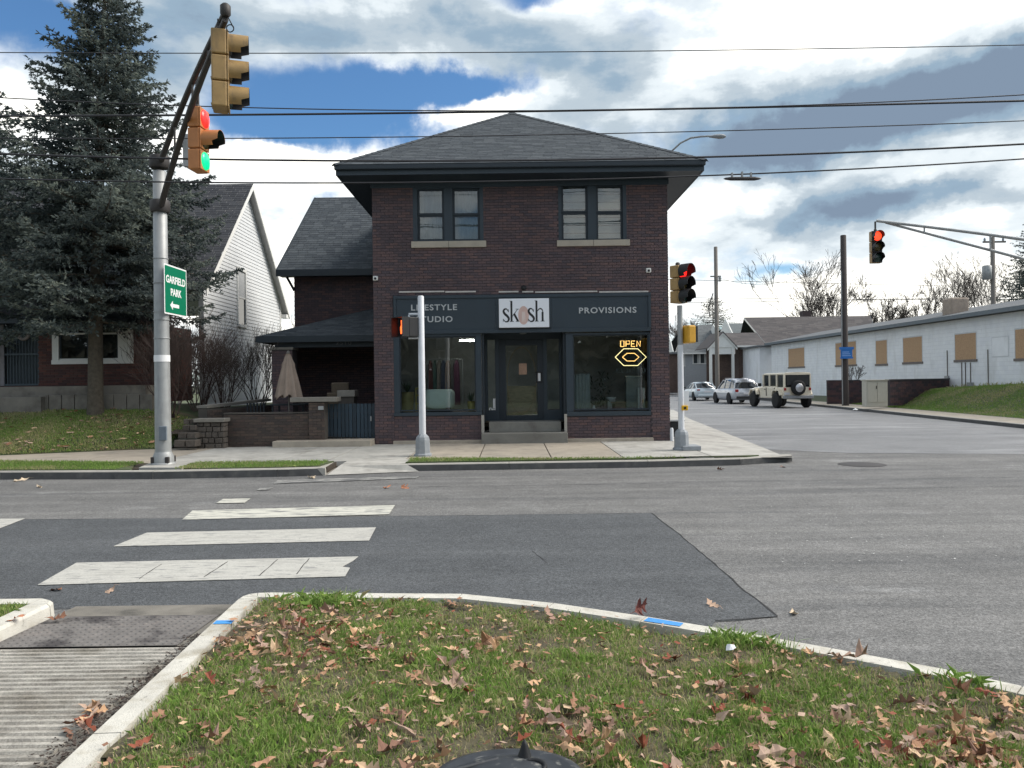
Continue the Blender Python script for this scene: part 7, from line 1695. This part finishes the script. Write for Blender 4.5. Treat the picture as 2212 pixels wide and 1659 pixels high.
# trees and houses across the street behind the viewer, seen only as reflections in the shop glass
V = []; nn = 15000
P_ = np.stack([rg.uniform(-45, 45, nn), rg.normal(-24, 2.5, nn), rg.uniform(0, 1, nn) ** 1.2 * (6.0 + 1.2 * np.sin(rg.uniform(-45, 45, nn) * .3))], 1)
d = rg.normal(0, .5, (nn, 3)); s = rg.normal(0, .30, (nn, 3)); V = np.stack([P_ - s, P_ + s, P_ + d * 1.6], 1).reshape(-1, 3)
np_mesh('woods', V, np.arange(len(V)).reshape(-1, 3), mat('dark wood mass', (.06, .06, .045), .95, var=.3), None, kind='stuff', label='dark row of evergreen woods across the park')
# ------------------------------------------------------------------ the near verge, its kerb, the ribbed ramp
NZ = .12
kp = [(60, 1700), (525, 1277), (1000, 1280), (1200, 1300), (1400, 1329), (1600, 1361), (1800, 1397), (2050, 1443), (2212, 1478), (2500, 1545)]
KP = [Vector(G(x, y, NZ)) for x, y in kp]
KP[0] = KP[1] + (KP[0] - KP[1]).normalized() * 9.0
c0, c1_ = KP[1] + (KP[0] - KP[1]).normalized() * .22, KP[1] + (KP[2] - KP[1]).normalized() * .22
path = [KP[0]] + [KP[0].lerp(c0, i / 4) for i in range(1, 4)] + [c0 * (1 - s) * (1 - s) + KP[1] * 2 * s * (1 - s) + c1_ * s * s for s in (0, .25, .5, .75, 1)] + KP[2:]
path = [Vector((p.x, p.y, 0)) for p in path]
KW = .155
kr_ = kerb([(p.x, p.y) for p in path], KW, NZ, m_kerb_near, 'near_kerb', 'pale concrete kerb around the near grass verge', side=-1, seg=2.2)
kr_.name = 'kerb'
inner = []
for i, p in enumerate(path):
    d = (path[min(i + 1, len(path) - 1)] - path[max(i - 1, 0)]).normalized(); inner.append(p + Vector((d.y, -d.x, 0)) * (KW - .004))
VP = [(p.x, p.y) for p in inner] + [(9, inner[-1].y - 2), (9, -6), (inner[0].x, -6)]
# relief mesh of the verge clipped to the outline
def inside(x, y, poly):
    c = False; j = len(poly) - 1
    for i in range(len(poly)):
        xi, yi = poly[i]; xj, yj = poly[j]
        if (yi > y) != (yj > y) and x < (xj - xi) * (y - yi) / (yj - yi) + xi: c = not c
        j = i
    return c
def inside_np(X, Y, poly):
    c = np.zeros(len(X), bool); j = len(poly) - 1
    for i in range(len(poly)):
        xi, yi = poly[i]; xj, yj = poly[j]
        if yi != yj:
            c ^= ((yi > Y) != (yj > Y)) & (X < (xj - xi) * (Y - yi) / (yj - yi) + xi)
        j = i
    return c
def dist_edge(X, Y, poly):
    d = np.full(len(X), 9.0)
    for i in range(len(poly) - 4):
        ax, ay = poly[i]; bx_, by_ = poly[i + 1]; L2 = (bx_ - ax) ** 2 + (by_ - ay) ** 2
        t = np.clip(((X - ax) * (bx_ - ax) + (Y - ay) * (by_ - ay)) / max(L2, 1e-9), 0, 1); d = np.minimum(d, np.hypot(X - ax - t * (bx_ - ax), Y - ay - t * (by_ - ay)))
    return d
def nz_(x, y, s, seed=0.0): return mnoise.noise(Vector((x * s + seed, y * s - seed, seed)))
def verge_z(x, y): return NZ - .025 + .030 * nz_(x, y, 1.3) + .014 * nz_(x, y, 5, 3.3)
st = .06; xs_ = np.arange(-3.2, 9, st); ys_ = np.arange(1.2, 6.2, st); idx = {}; V = []; F = []
XX, YY = np.meshgrid(xs_, ys_, indexing='ij'); ins = inside_np(XX.ravel(), YY.ravel(), VP).reshape(XX.shape)
for i in range(len(xs_)):
    for j in range(len(ys_)):
        if ins[i, j]: idx[i, j] = len(V); V.append((xs_[i], ys_[j], verge_z(xs_[i], ys_[j])))
for i in range(len(xs_) - 1):
    for j in range(len(ys_) - 1):
        q = [(i, j), (i + 1, j), (i + 1, j + 1), (i, j + 1)]
        if all(k in idx for k in q): F.append(tuple(idx[k] for k in q))
m_verge = mat('verge soil and thatch', (0.085, 0.075, 0.042), .95, var=.35, vscale=25, stain=[((.085, .060, .040), 2.2, .46, .7), ((.03, .026, .018), 9, .5, .68)], bump=1, bscale=60)
verge = MB().add(V, F, smooth=True).build('grass_verge', m_verge, kind='structure', label='near grass verge strewn with oak leaves')
P = [(x, y, NZ - .06) for x, y in VP]; MB().add(P, [tuple(range(len(P)))]).build('verge_soil', m_soil, kind='structure', label='dark soil under the near verge')
MB().add([(-60, -60, .05), (60, -60, .05), (60, 1.3, .05), (-60, 1.3, .05)], [(0, 1, 2, 3)]).build('park_ground', m_turf, kind='structure', label='park grass behind the viewer')

LDX, LDY = -.01, 2.98
def blades(X, Y, Z, hgt, wid, tone, name, parent, m_, seed=1, lean=.55):
    rg = np.random.default_rng(seed); n = len(X); a = rg.uniform(0, 6.283, n); l = rg.uniform(.1, lean, n) + (rg.random(n) < .18) * rg.uniform(.3, 1.0, n)
    dx, dy = np.cos(a), np.sin(a); b = a + rg.normal(1.57, .4, n); sx_, sy_ = np.cos(b) * wid / 2, np.sin(b) * wid / 2
    h = hgt
    P0 = np.stack([X, Y, Z], 1); s = np.stack([sx_, sy_, np.zeros(n)], 1)
    P1 = P0 + np.stack([dx * h * l * .35, dy * h * l * .35, h * .55], 1); P2 = P0 + np.stack([dx * h * l * 1.15, dy * h * l * 1.15, h * (1 - .35 * l)], 1)
    V = np.stack([P0 - s, P0 + s, P1 + s * .8, P2, P1 - s * .8], 1).reshape(-1, 3)
    return np_mesh(name, V, np.arange(len(V)).reshape(-1, 5), m_, parent, attr=np.repeat(tone, 5), kind='stuff')
m_grass = mat('grass blades', (.06, .1, .03), .7, spec=.3, tone=((.54, .47, .28), (.32, .38, .13), (.24, .37, .09), (.18, .31, .065), (.38, .52, .13)), var=.08, vscale=3, trans=.35)
def scatter(n, x0, x1, y0, y1, poly):
    X = rng.uniform(x0, x1, n); Y = rng.uniform(y0, y1, n); k = inside_np(X, Y, poly); return X[k], Y[k]
X, Y = scatter(330000, -3.1, 6.0, 2.3, 6.0, VP)
vis = (abs(X) < Y * .72 + .25); X, Y = X[vis], Y[vis]
cl = np.array([nz_(x, y, 1.1, 7.7) * .6 + nz_(x, y, 3.7, 1.1) * .55 + nz_(x, y, 9, 4) * .3 for x, y in zip(X, Y)])
de = dist_edge(X, Y, VP)
out = ((X - LDX) / .29) ** 2 + ((Y - LDY) / .24) ** 2 > 1; X, Y, cl, de = X[out], Y[out], cl[out], de[out]
pbl = np.clip(.74 + cl * 1.15, .08, 1) * np.clip(de / .10, .12, 1); kk = rng.random(len(X)) < pbl; X, Y, cl, de = X[kk], Y[kk], cl[kk], de[kk]
Z = NZ - .03 + np.array([.030 * nz_(x, y, 1.3) + .014 * nz_(x, y, 5, 3.3) for x, y in zip(X, Y)])
hg = rng.uniform(.022, .060, len(X)) * (1 + .8 * np.clip(cl, -.5, .8))
tone = np.clip(.42 + cl * .55 + rng.normal(0, .24, len(X)) - (rng.random(len(X)) < .24) * .5, 0, 1)
blades(X, Y, Z, hg, rng.uniform(.0022, .0048, len(X)), tone, 'grass', None, m_grass, 3).update({} ) if False else None
gr = blades(X, Y, Z, hg, rng.uniform(.0022, .0048, len(X)), tone, 'grass', None, m_grass, 3); tag(gr, 'short green and straw coloured grass of the near verge')
# taller tufts
ts = []
for (x, y, r_, n) in ((1690, 1375, .10, 900), (2140, 1452, .12, 900), (700, 1283, .16, 900), (1580, 1372, .08, 400), (1880, 1398, .08, 500)):
    p = G(x, y + 12, NZ); a = rng.normal(0, r_, (n, 2)); ts.append(np.stack([p[0] + a[:, 0], p[1] + a[:, 1] * .6], 1))
ts = np.concatenate(ts); k = inside_np(ts[:, 0], ts[:, 1], VP); ts = ts[k]
tf = blades(ts[:, 0], ts[:, 1], np.full(len(ts), NZ - .02), rng.uniform(.05, .12, len(ts)), rng.uniform(.003, .005, len(ts)), np.clip(rng.normal(.6, .25, len(ts)), 0, 1), 'grass_tufts', None, m_grass, 5, .8); tag(tf, 'taller grass tufts along the near kerb')
# far strips of grass and the lawn get real blades too
def strip_blades(n, x0, x1, y0, y1, cond, zf, h, name, label, seed, tmean=.42, w=.006):
    X = rng.uniform(x0, x1, n); Y = rng.uniform(y0, y1, n); k = cond(X, Y); X, Y = X[k], Y[k]
    c_ = np.array([nz_(x, y, .8, 2.2) for x, y in zip(X, Y)]); o = blades(X, Y, zf(X, Y), rng.uniform(h * .4, h, len(X)), np.full(len(X), w), np.clip(tmean + c_ * .5 + rng.normal(0, .2, len(X)), 0, 1), name, None, m_grass, seed); tag(o, label)
kx = np.array([p[0] for p in k1] + [p[0] for p in k2]); ky = np.array([p[1] for p in k1] + [p[1] for p in k2]); fxp = np.array([p[0] for p in fr_pts]); fyp = np.array([p[1] for p in fr_pts])
def in_strip(X, Y):
    lo = np.interp(X, kx, ky) + .17; hi = np.interp(X, fxp, fyp) - .01
    drive = (X > G(717, 999, KZ)[0] - .1) & (X < x_j[0] + .12); pad = (X > G(296, 1005, KZ)[0]) & (X < G(411, 1005, KZ)[0])
    return (Y > lo) & (Y < hi) & ~drive & ~pad
strip_blades(90000, -14, G(1655, 990, KZ)[0], 13.5, 16.6, in_strip, lambda X, Y: np.full(len(X), KZ + .01), .07, 'grass', 'low grass of the strips between far kerb and sidewalk', 8, .45)
bkx = np.array([p[0] for p in bk_pts]); bky = np.array([p[1] for p in bk_pts])
def in_lawn(X, Y): return (Y > np.interp(X, bkx, bky) + .02)
def lz(X, Y): return np.array([lawn_z(x, y) for x, y in zip(X, Y)])
strip_blades(70000, -15, -8.65, 16.5, 21, in_lawn, lz, .08, 'grass', 'darker grass of the sloping lawn at the brick house', 9, .26, .009)
def in_bank(X, Y):
    return (X > np.array([rk(y) + 1.8 for y in Y])) & (X < WX)
def bz_(X, Y):
    x0 = np.array([rk(y) + 1.75 for y in Y]); s = np.clip((X - x0) / (WX + .3 - x0) * 1.55, 0, 1); s = s * s * (3 - 2 * s); return .13 + (np.interp(Y, [19, 33, 41, 43, 120], [1.35, 1.25, .95, .35, .25]) - .13) * s
strip_blades(60000, 18, WX, 24, 46, in_bank, bz_, .11, 'grass', 'grass of the bank below the white building', 10, .40, .016)
X, Y = rng.uniform(20.5, WX - .02, 900), rng.uniform(26, 42, 900); X = WX - abs(rng.normal(0, .15, 900))
o = blades(X, Y, bz_(X, Y) - .02, rng.uniform(.12, .35, 900), np.full(900, .02), np.clip(rng.normal(.15, .12, 900), 0, 1), 'weeds', None, m_grass, 12, .6); tag(o, 'dry weeds along the foot of the white building')
# red-brown litter edge along the near corner
# ------------------------------------------------------------------ oak leaves
LC = ((.49, .30, .17), (.40, .23, .14), (.55, .39, .25), (.30, .16, .10), (.36, .25, .19), (.23, .07, .04), (.50, .32, .19), (.32, .20, .15), (.41, .29, .22), (.20, .11, .075))
m_leaf = mat('dry oak leaf', (.4, .25, .15), .75, rnd='object', rvar=LC, var=.14, vscale=40, spec=.3)
m_leaf_i = mat('dry oak leaf pieces', (.4, .25, .15), .75, rnd='island', rvar=LC, var=.14, vscale=40, spec=.3)
def leaf_shape(seed):
    rd = random.Random(seed * 7 + 1); L_ = [2, 3, 3][seed % 3]; edge = [(0, .02)]
    for i in range(L_):
        t0 = .14 + .80 * i / L_; dt = .80 / L_; w = (.22 if i == 0 else (.36 if i < L_ - 1 or L_ == 2 else .26)) * rd.uniform(.85, 1.15)
        edge += [(t0, .07 + .02 * rd.random()), (t0 + dt * .30, w * .72), (t0 + dt * .62, w), (t0 + dt * .74, w * .66)]
    edge += [(.95, .05)]
    cur = rd.uniform(-.1, .7); cup = rd.uniform(.2, 1.4) if seed % 3 else rd.uniform(2.2, 3.6); tw = rd.uniform(-1.4, 1.4); ph = rd.uniform(0, 6)
    def z(x, y): return cur * (x - .5) ** 2 + cup * y * y + tw * y * (x - .5) + .035 * math.sin(11 * x + ph) + .05 * math.sin(8 * y + ph)
    V = []; F = []
    for x, w in edge:
        w2 = w * rd.uniform(.8, 1.15); x2 = x + rd.uniform(-.02, .03)
        V += [(x, w, z(x, w)), (x * .98, 0, z(x, 0) - .012), (x2, -w2, z(x2, -w2))]
    for i in range(len(edge) - 1): a = 3 * i; F += [(a, a + 1, a + 4, a + 3), (a + 1, a + 2, a + 5, a + 4)]
    k = len(V); V.append((1.03, 0, z(1.03, 0))); a = 3 * (len(edge) - 1); F += [(a, a + 1, k), (a + 1, a + 2, k)]
    V += [(-.22, .008, .02), (-.22, -.008, .02), (.02, -.012, z(0, 0)), (.02, .012, z(0, 0))]; F.append((k + 1, k + 2, k + 3, k + 4))
    return np.array(V) - np.array((.45, 0, z(.5, 0))), F
SHP = [leaf_shape(s) for s in range(9)]
PM = []
for i, (V, F) in enumerate(SHP):
    me = bpy.data.meshes.new('leaf'); me.from_pydata(V.tolist(), [], F); me.materials.append(m_leaf); me.update(); PM.append(me)
cand = []
def leafy(x, y):
    return .5 + .75 * nz_(x, y, .9, 5.5) + .45 * nz_(x, y, 2.6, 9.1)
tries = 0
while len(cand) < 1100 and tries < 60000:
    tries += 1; y = random.uniform(2.6, 5.9); x = random.uniform(-y * .7 - .1, y * .7 + .2)
    if not inside(x, y, VP) or ((x - LDX) / .40) ** 2 + ((y - LDY) / .30) ** 2 < 1: continue
    near = (5.4 - y) / 2.6
    if random.random() < max(0, leafy(x, y)) ** 1.6 * (.30 + .8 * max(0, near)): cand.append((x, y))
def px_print(x, y, z=NZ): return (1106 + 1662 * x / y, 823 + 1662 * (CAMZ - z) / y)
cand.sort(key=lambda c: c[1])
big = cand[:0]; parts = []; rest = []
for i, c in enumerate(cand): (parts if i % 4 == 0 and len(parts) < 290 else rest).append(c)
rest = [c for c in rest if random.random() < .55]
def leaf_mat(s, lift):
    e = Matrix.Rotation(random.uniform(0, 6.283), 4, 'Z') @ Matrix.Rotation(random.gauss(0, .42), 4, 'X') @ Matrix.Rotation(random.gauss(0, .34), 4, 'Y')
    if random.random() < .4: e = e @ Matrix.Rotation(math.pi, 4, 'X')
    return e @ Matrix.Diagonal((s * 1.1, s * random.uniform(.55, .95), s, 1))
for (x, y) in parts:
    s = random.uniform(.095, .155); o = link('leaf', random.choice(PM), verge, Vector((0, 0, 0))); z_ = verge_z(x, y) + random.uniform(.025, .042)
    o.matrix_basis = Matrix.Translation(Vector((x, y, z_)) - WO[verge]) @ leaf_mat(s, 0)
Vs, Fs = [], []; off = 0; fl = []
for (x, y) in rest:
    V, F = SHP[random.randrange(len(SHP))]; s = random.uniform(.045, .115); M_ = np.array(leaf_mat(s, 0))[:3, :3]; W_ = V @ M_.T + np.array((x, y, verge_z(x, y) + random.uniform(.012, .05)))
    Vs += W_.tolist(); Fs += [tuple(i + off for i in f) for f in F]; off += len(V)
me = bpy.data.meshes.new('leaf_litter'); me.from_pydata(Vs, [], Fs); me.materials.append(m_leaf_i); me.update(); o = link('leaf_litter', me, None); tag(o, 'smaller fallen oak leaves scattered between the grass blades', kind='stuff')
# crumbs of broken leaf between the blades
n = 5500; X, Y = scatter(n * 3, -3, 5, 2.5, 6, VP); X, Y = X[:n], Y[:n]; kk = np.array([random.random() < leafy(x, y) + .1 for x, y in zip(X, Y)]); X, Y = X[kk], Y[kk]; n = len(X)
C_ = np.stack([X, Y, NZ + rng.uniform(-.015, .025, n)], 1); a = rng.normal(0, 1, (n, 3)) * (.011, .011, .004); b = rng.normal(0, 1, (n, 3)) * (.011, .011, .004)
V = np.stack([C_ - a, C_ + b, C_ + a, C_ - b * 1.1], 1).reshape(-1, 3); o = np_mesh('leaf_crumbs', V, np.arange(len(V)).reshape(-1, 4), m_leaf_i, None, kind='stuff', label='brown crumbs of broken leaves in the near verge')
n = 1300; X, Y = rng.uniform(-15, -8.7, n), rng.uniform(16.6, 21, n); kk = in_lawn(X, Y) & (rng.random(n) < np.where(X > -11.2, 1, .35)); X, Y = X[kk], Y[kk]; n = len(X)
C_ = np.stack([X, Y, lz(X, Y) + rng.uniform(.02, .07, n)], 1); a = rng.normal(0, 1, (n, 3)) * (.035, .035, .012); b = rng.normal(0, 1, (n, 3)) * (.03, .03, .012)
V = np.stack([C_ - a, C_ + b, C_ + a, C_ - b], 1).reshape(-1, 3); np_mesh('leaf_litter', V, np.arange(len(V)).reshape(-1, 4), m_leaf_i, None, kind='stuff', label='fallen leaves on the sloping lawn of the brick house')
# leaves that lie by themselves on road and pavement
singles = [((1376, 1338), .17, NZ, 'dark red oak leaf standing up at the near kerb edge', 5), ((1543, 1310), .13, .004, 'curled tan leaf on the dark patch near the kerb', 0), ((1714, 1326), .12, 0, 'flat tan leaf on the road just past the crack corner', 2), ((235, 1280), .14, .004, 'tan leaf below the nearest crosswalk bar', 0),
           ((118, 1276), .12, .004, 'small brown leaf at the left end of the crosswalk', 3), ((833, 1055), .22, 0, 'orange brown leaf on the road left of its neighbour', 1), ((876, 1055), .19, 0, 'orange brown leaf on the road in front of the white pole', 1), ((1558, 1016), .14, 0, 'small dark leaf by the far kerb near the corner', 3),
           ((30, 1340), .13, .12, 'orange leaf lying on the left kerb end', 1), ((118, 1342), .14, .03, 'red brown leaves beside the left kerb end', 3), ((45, 1038), .3, .01, 'pale crumpled leaf by the far kerb at left', 2), ((85, 1054), .16, 0, 'tiny pale leaf on the road at far left', 2), ((1580, 1408), .10, NZ, 'white crumpled scrap of paper in the verge', 9), ((1848, 888), .4, 0, 'white scrap lying behind the sand coloured car', 9),
           ((1690, 1010), .12, 0, 'small brown leaf near the tip of the far kerb', 3), ((672, 1033), .2, .0, 'pale leaf in the gutter by the driveway', 2)]
LM = [mat('single leaf %s' % n_, c_, .75, var=.14, vscale=40) for n_, c_ in zip('abcdefghij', ((.50, .34, .24), (.45, .19, .10), (.60, .48, .34), (.20, .09, .05), (.4, .3, .2), (.13, .03, .02), (.4, .2, .1), (.3, .2, .1), (.4, .3, .2), (.75, .76, .78)))]
for (xy, s, z_, lab, ci) in singles:
    p = G(xy[0], xy[1], z_); V, F = SHP[random.randrange(9)]
    if ci == 9: V = np.array([(0, 0, .35)] + [(.42 * math.cos(k_ * .7) * random.uniform(.6, 1), .42 * math.sin(k_ * .7) * random.uniform(.6, 1), random.uniform(0, .25)) for k_ in range(9)]); F = [(0, k_ + 1, (k_ + 1) % 9 + 1) for k_ in range(9)]
    if 1:
      me = bpy.data.meshes.new('fallen_leaf'); me.from_pydata((V * s).tolist(), [], F); me.materials.append(LM[ci]); me.update()
    o = link('fallen_leaf' if ci != 9 else 'paper_scrap', me, None, Vector((p[0], p[1], z_ + .012 + (.06 if ci == 5 else 0)))); o.rotation_euler = (random.gauss(0, .25) + (1.1 if ci == 5 else 0), random.gauss(0, .2), random.uniform(0, 6.28)); tag(o, lab, 'leaf' if ci != 9 else 'litter')

# ------------------------------------------------------------------ ramp, tactile plate, left kerb piece
rl = path[0].x; cx_r = path[4].x
def RX(Y): # left edge of the near kerb at depth Y
    a, b = path[0], path[5]; return a.x + (b.x - a.x) * (Y - a.y) / (b.y - a.y)
yf = G(300, 1312, 0)[1]; yt0 = G(200, 1330, .02)[1]; yt1 = G(200, 1394, .045)[1]
xl = -3.42
def rz(Y): return float(np.interp(Y, [1.0, 3.0, yf], [.105, .095, .008]))
ramp = empty('kerb_ramp', (-2.7, 4.3, .05), kind='structure', label='ribbed concrete ramp with a band of raised domes')
m_ramp = mat('ramp concrete', (.36, .34, .30), .9, var=.2, vscale=9, grain=[(120, .8, 1.2)], mottle=(6, .16), stain=[((.15, .13, .10), 1.6, .48, .70), ((.12, .105, .085), (1.2, 14, 1), .55, .7)], bump=.4, bscale=120)
m_ramp_d = mat('stained ramp concrete', (.19, .175, .15), .9, var=.2, vscale=6, stain=[((.08, .075, .065), 3.0, .5, .7)], bump=.4, bscale=120)
mb = MB(); ys2 = [1.0, 3.0, 3.6, 4.2, yt1]; V = []
for Y in ys2: V += [(-5.2 if Y < 0 else xl, Y, rz(Y) - .012), (RX(Y) - .002, Y, rz(Y) - .012)]
mb.add(V, [(2 * i, 2 * i + 1, 2 * i + 3, 2 * i + 2) for i in range(len(ys2) - 1)]).build('ramp_bed', m_ramp_d, ramp)
Y = 2.4; k = 0
mb = MB()
while Y < yt1 - .03:
    z0, z1 = rz(Y), rz(Y + .04); x1 = RX(Y) - .09 + .03 * math.sin(Y * 3)
    mb.add([(xl, Y, z0 - .013), (x1, Y, z0 - .013), (x1, Y + .008, z0), (xl, Y + .008, z0), (xl, Y + .036, z1), (x1, Y + .036, z1), (x1, Y + .046, z1 - .013), (xl, Y + .046, z1 - .013)], [(0, 1, 2, 3), (3, 2, 5, 4), (4, 5, 6, 7), (1, 6, 5, 2)])
    Y += .066
mb.build('rib', m_ramp, ramp, kind='stuff')
m_tact = mat('brown tactile plate', (.15, .14, .132), .9, var=.2, vscale=10, stain=[((.05, .045, .045), 2.2, .52, .62), ((.20, .18, .165), 6, .55, .75)], bump=.3)
tx0, tx1 = xl + .0, RX(yt1) - .15
MB().add([(tx0, yt1 + .004, rz(yt1)), (tx1, yt1 + .004, rz(yt1)), (tx1 + .0, yt0, rz(yt0)), (tx0, yt0, rz(yt0))], [(0, 1, 2, 3)]).build('tactile_plate', m_tact, ramp)
MB().add([(tx1, yt1 + .002, rz(yt1) - .004), (RX(yt1) - .002, yt1 + .002, rz(yt1) - .004), (RX(yt0) - .002, yt0 + .0, rz(yt0) - .004), (tx1, yt0, rz(yt0) - .004)], [(0, 1, 2, 3)]).build('ramp_margin', m_ramp_d, ramp)
mb = MB(); x = tx0 + .03
while x < tx1 - .02:
    y = yt1 + .035
    while y < yt0 - .02: mb.lathe([(.016, 0), (.013, .004), (.009, .006)], (x, y, rz(y)), n=6); y += .058
    x += .058
mb.build('dome', m_tact, ramp, kind='stuff')
MB().add([(xl, yt0 + .002, rz(yt0)), (RX(yt0) - .002, yt0 + .002, rz(yt0)), (RX(yf) + .02, yf + .02, .0085), (xl, yf + .02, .0085)], [(0, 1, 2, 3)]).build('ramp_lip', m_ramp_d, ramp)
# left kerb end
lc = Vector(G(140, 1291, .12)); lx_ = xl
kerb([(-7, lc.y + .02), (lx_ - .16, lc.y + .02), (lx_ - .04, lc.y - .05), (lx_, lc.y - .16), (lx_, 4.6), (lx_, 1.2)], .17, .12, m_kerb_near, 'kerb', 'rounded kerb end at the left of the ribbed ramp', side=-1, seg=2.5)
MB().add([(-7, 1.2, .10), (lx_ - .165, 1.2, .10), (lx_ - .165, lc.y - .16, .10), (-7, lc.y - .14, .10)], [(0, 1, 2, 3)]).build('grass_verge', m_verge, kind='structure', label='small grass corner left of the ramp')
X, Y = rng.uniform(-5.2, lx_ - .17, 16000), rng.uniform(4.2, lc.y - .15, 16000); o = blades(X, Y, np.full(len(X), .1), rng.uniform(.02, .06, len(X)), np.full(len(X), .004), np.clip(rng.normal(.4, .25, len(X)), 0, 1), 'grass', None, m_grass, 15); tag(o, 'grass of the corner left of the ribbed ramp')
# blue survey marks on the kerbs
m_bluep = mat('blue spray paint', (.06, .27, .62), .8, var=.15, vscale=30)
def kerb_mark(path_, Y0_, Y1_, xoff0, xoff1, z, label):
    MB().add([(RX(Y0_) + xoff0, Y0_, z), (RX(Y0_) + xoff1, Y0_ , z), (RX(Y1_) + xoff1, Y1_, z), (RX(Y1_) + xoff0, Y1_, z)], [(0, 1, 2, 3)]).build('blue_mark', m_bluep, kind='structure', label=label)
yb0 = G(450, 1349, NZ)[1]; kerb_mark(None, yb0, yb0 + .075, .03, .152, NZ + .004, 'blue survey paint across the near kerb beside the ramp')
pa, pb_ = G(1406, 1331, NZ), G(1482, 1343, NZ); dv = (Vector(pb_) - Vector(pa)).normalized(); nn_ = Vector((dv.y, -dv.x, 0)) * .05
mb = MB(); V = [Vector(pa) + nn_ * .9 + Vector((0, 0, .004)), Vector(pa) + nn_ * 2.6 + Vector((0, 0, .004)), Vector(pb_) + nn_ * 2.4 + Vector((0, 0, .004)), Vector(pb_) + nn_ * .9 + Vector((0, 0, .004))]; mb.add(V, [(0, 1, 2, 3)]).build('blue_mark', m_bluep, kind='structure', label='blue survey paint along the near kerb')
yb = G(8, 1365, .12)[1]; MB().add([(lx_ - .15, yb - .07, .124), (lx_ - .035, yb - .07, .124), (lx_ - .035, yb + .06, .124), (lx_ - .15, yb + .06, .124)], [(0, 1, 2, 3)]).build('blue_mark', m_bluep, kind='structure', label='blue survey paint on the left kerb end')
# dark dirt and leaves in the ramp corner
n = 1800; Y = rng.uniform(2.6, 5.2, n); X = np.array([RX(y) for y in Y]) - abs(rng.normal(0, .07, n)) - .01; C_ = np.stack([X, Y, np.array([rz(y) for y in Y]) + .004 + rng.uniform(0, .012, n)], 1)
a = rng.normal(0, 1, (n, 3)) * (.006, .006, .002); b = rng.normal(0, 1, (n, 3)) * (.006, .006, .002); V = np.stack([C_ - a, C_ + b, C_ + a, C_ - b], 1).reshape(-1, 3)
np_mesh('dirt_crumbs', V, np.arange(len(V)).reshape(-1, 4), mat('dark dirt', (.045, .032, .026), .95, rnd='island', rvar=.5), None, kind='stuff', label='dark dirt crumbs along the near kerb face')
for (x, y, n, lab) in ((185, 1548, 7, 'a'), (160, 1580, 5, 'b')):
    for i in range(n):
        p = G(x + random.gauss(0, 22), y + random.gauss(0, 8), .07); V, F = SHP[random.randrange(9)]; me = PM[random.randrange(9)]; o = link('leaf', me, ramp, Vector((0, 0, 0))); o.matrix_basis = Matrix.Translation(Vector((p[0], p[1], rz(p[1]) + .02)) - WO[ramp]) @ leaf_mat(.10, 0)
# ------------------------------------------------------------------ black lid in the leaves
LD = Vector((LDX, LDY + .17, .14)); lid = empty('black_lid', (LD.x, LD.y, .10), 'worn black plastic lid with a pointed knob lying in the leaves', 'lid')
m_lid = mat('scuffed black plastic', (.030, .034, .040), .5, var=.25, vscale=14, stain=[((.22, .22, .20), 16, .58, .72)])
kx_, ky_, kz_ = LD.x - .03, LD.y, .205
mb = MB(); n = 48; prof = [(.295, -.12), (.30, -.055), (.31, -.04), (.30, -.022), (.26, -.012), (.245, -.020), (.16, .004), (.09, .016), (.0, .02)]
V = []
for r_, h in prof:
    for k in range(n): a = 6.2832 * k / n; V.append((kx_ + (r_ * 1.0) * math.cos(a) * (1.0), ky_ - .17 + r_ * .8 * math.sin(a), kz_ + h + .02 * math.cos(a) * r_ ))
mb.add(V, [(i * n + k, i * n + (k + 1) % n, (i + 1) * n + (k + 1) % n, (i + 1) * n + k) for i in range(len(prof) - 1) for k in range(n)], smooth=True); mb.build('lid_body', m_lid, lid)
tp = Vector(at(1133, 1598, LD.y - .06)); MB().lathe([(.028, -.065), (.020, -.045), (.013, -.02), (.004, -.002), (0, 0)], (tp.x, tp.y, kz_ + .075), n=14).build('knob', m_black, lid)
MB().tube([(kx_ + .10 + .05 * math.cos(a), ky_ - .15 + .05 * math.sin(a), kz_ + .012) for a in np.linspace(-.6, 1.9, 8)], .009, 6).build('handle_slot', m_black, lid)
MB().tube([(kx_ - .28 + i * .035, ky_ - .18 + i * .014, kz_ - .004 + i * .0016) for i in range(8)], .012, 6).build('rib', m_lid, lid)
MB().tube([(kx_ - .10 + .03 * math.cos(a), ky_ - .2 + .02 * math.sin(a), kz_ + .01) for a in np.linspace(0, 6.2, 9)], .007, 5).build('vent', m_black, lid)

if __import__('os').environ.get('TRI'):
    tot = {}
    for o in bpy.data.objects:
        if o.type == 'MESH':
            n = sum(len(p.vertices) - 2 for p in o.data.polygons); tot[o.name] = tot.get(o.name, 0) + n
    print('TRIS', sum(tot.values()), sorted(tot.items(), key=lambda t: -t[1])[:14])
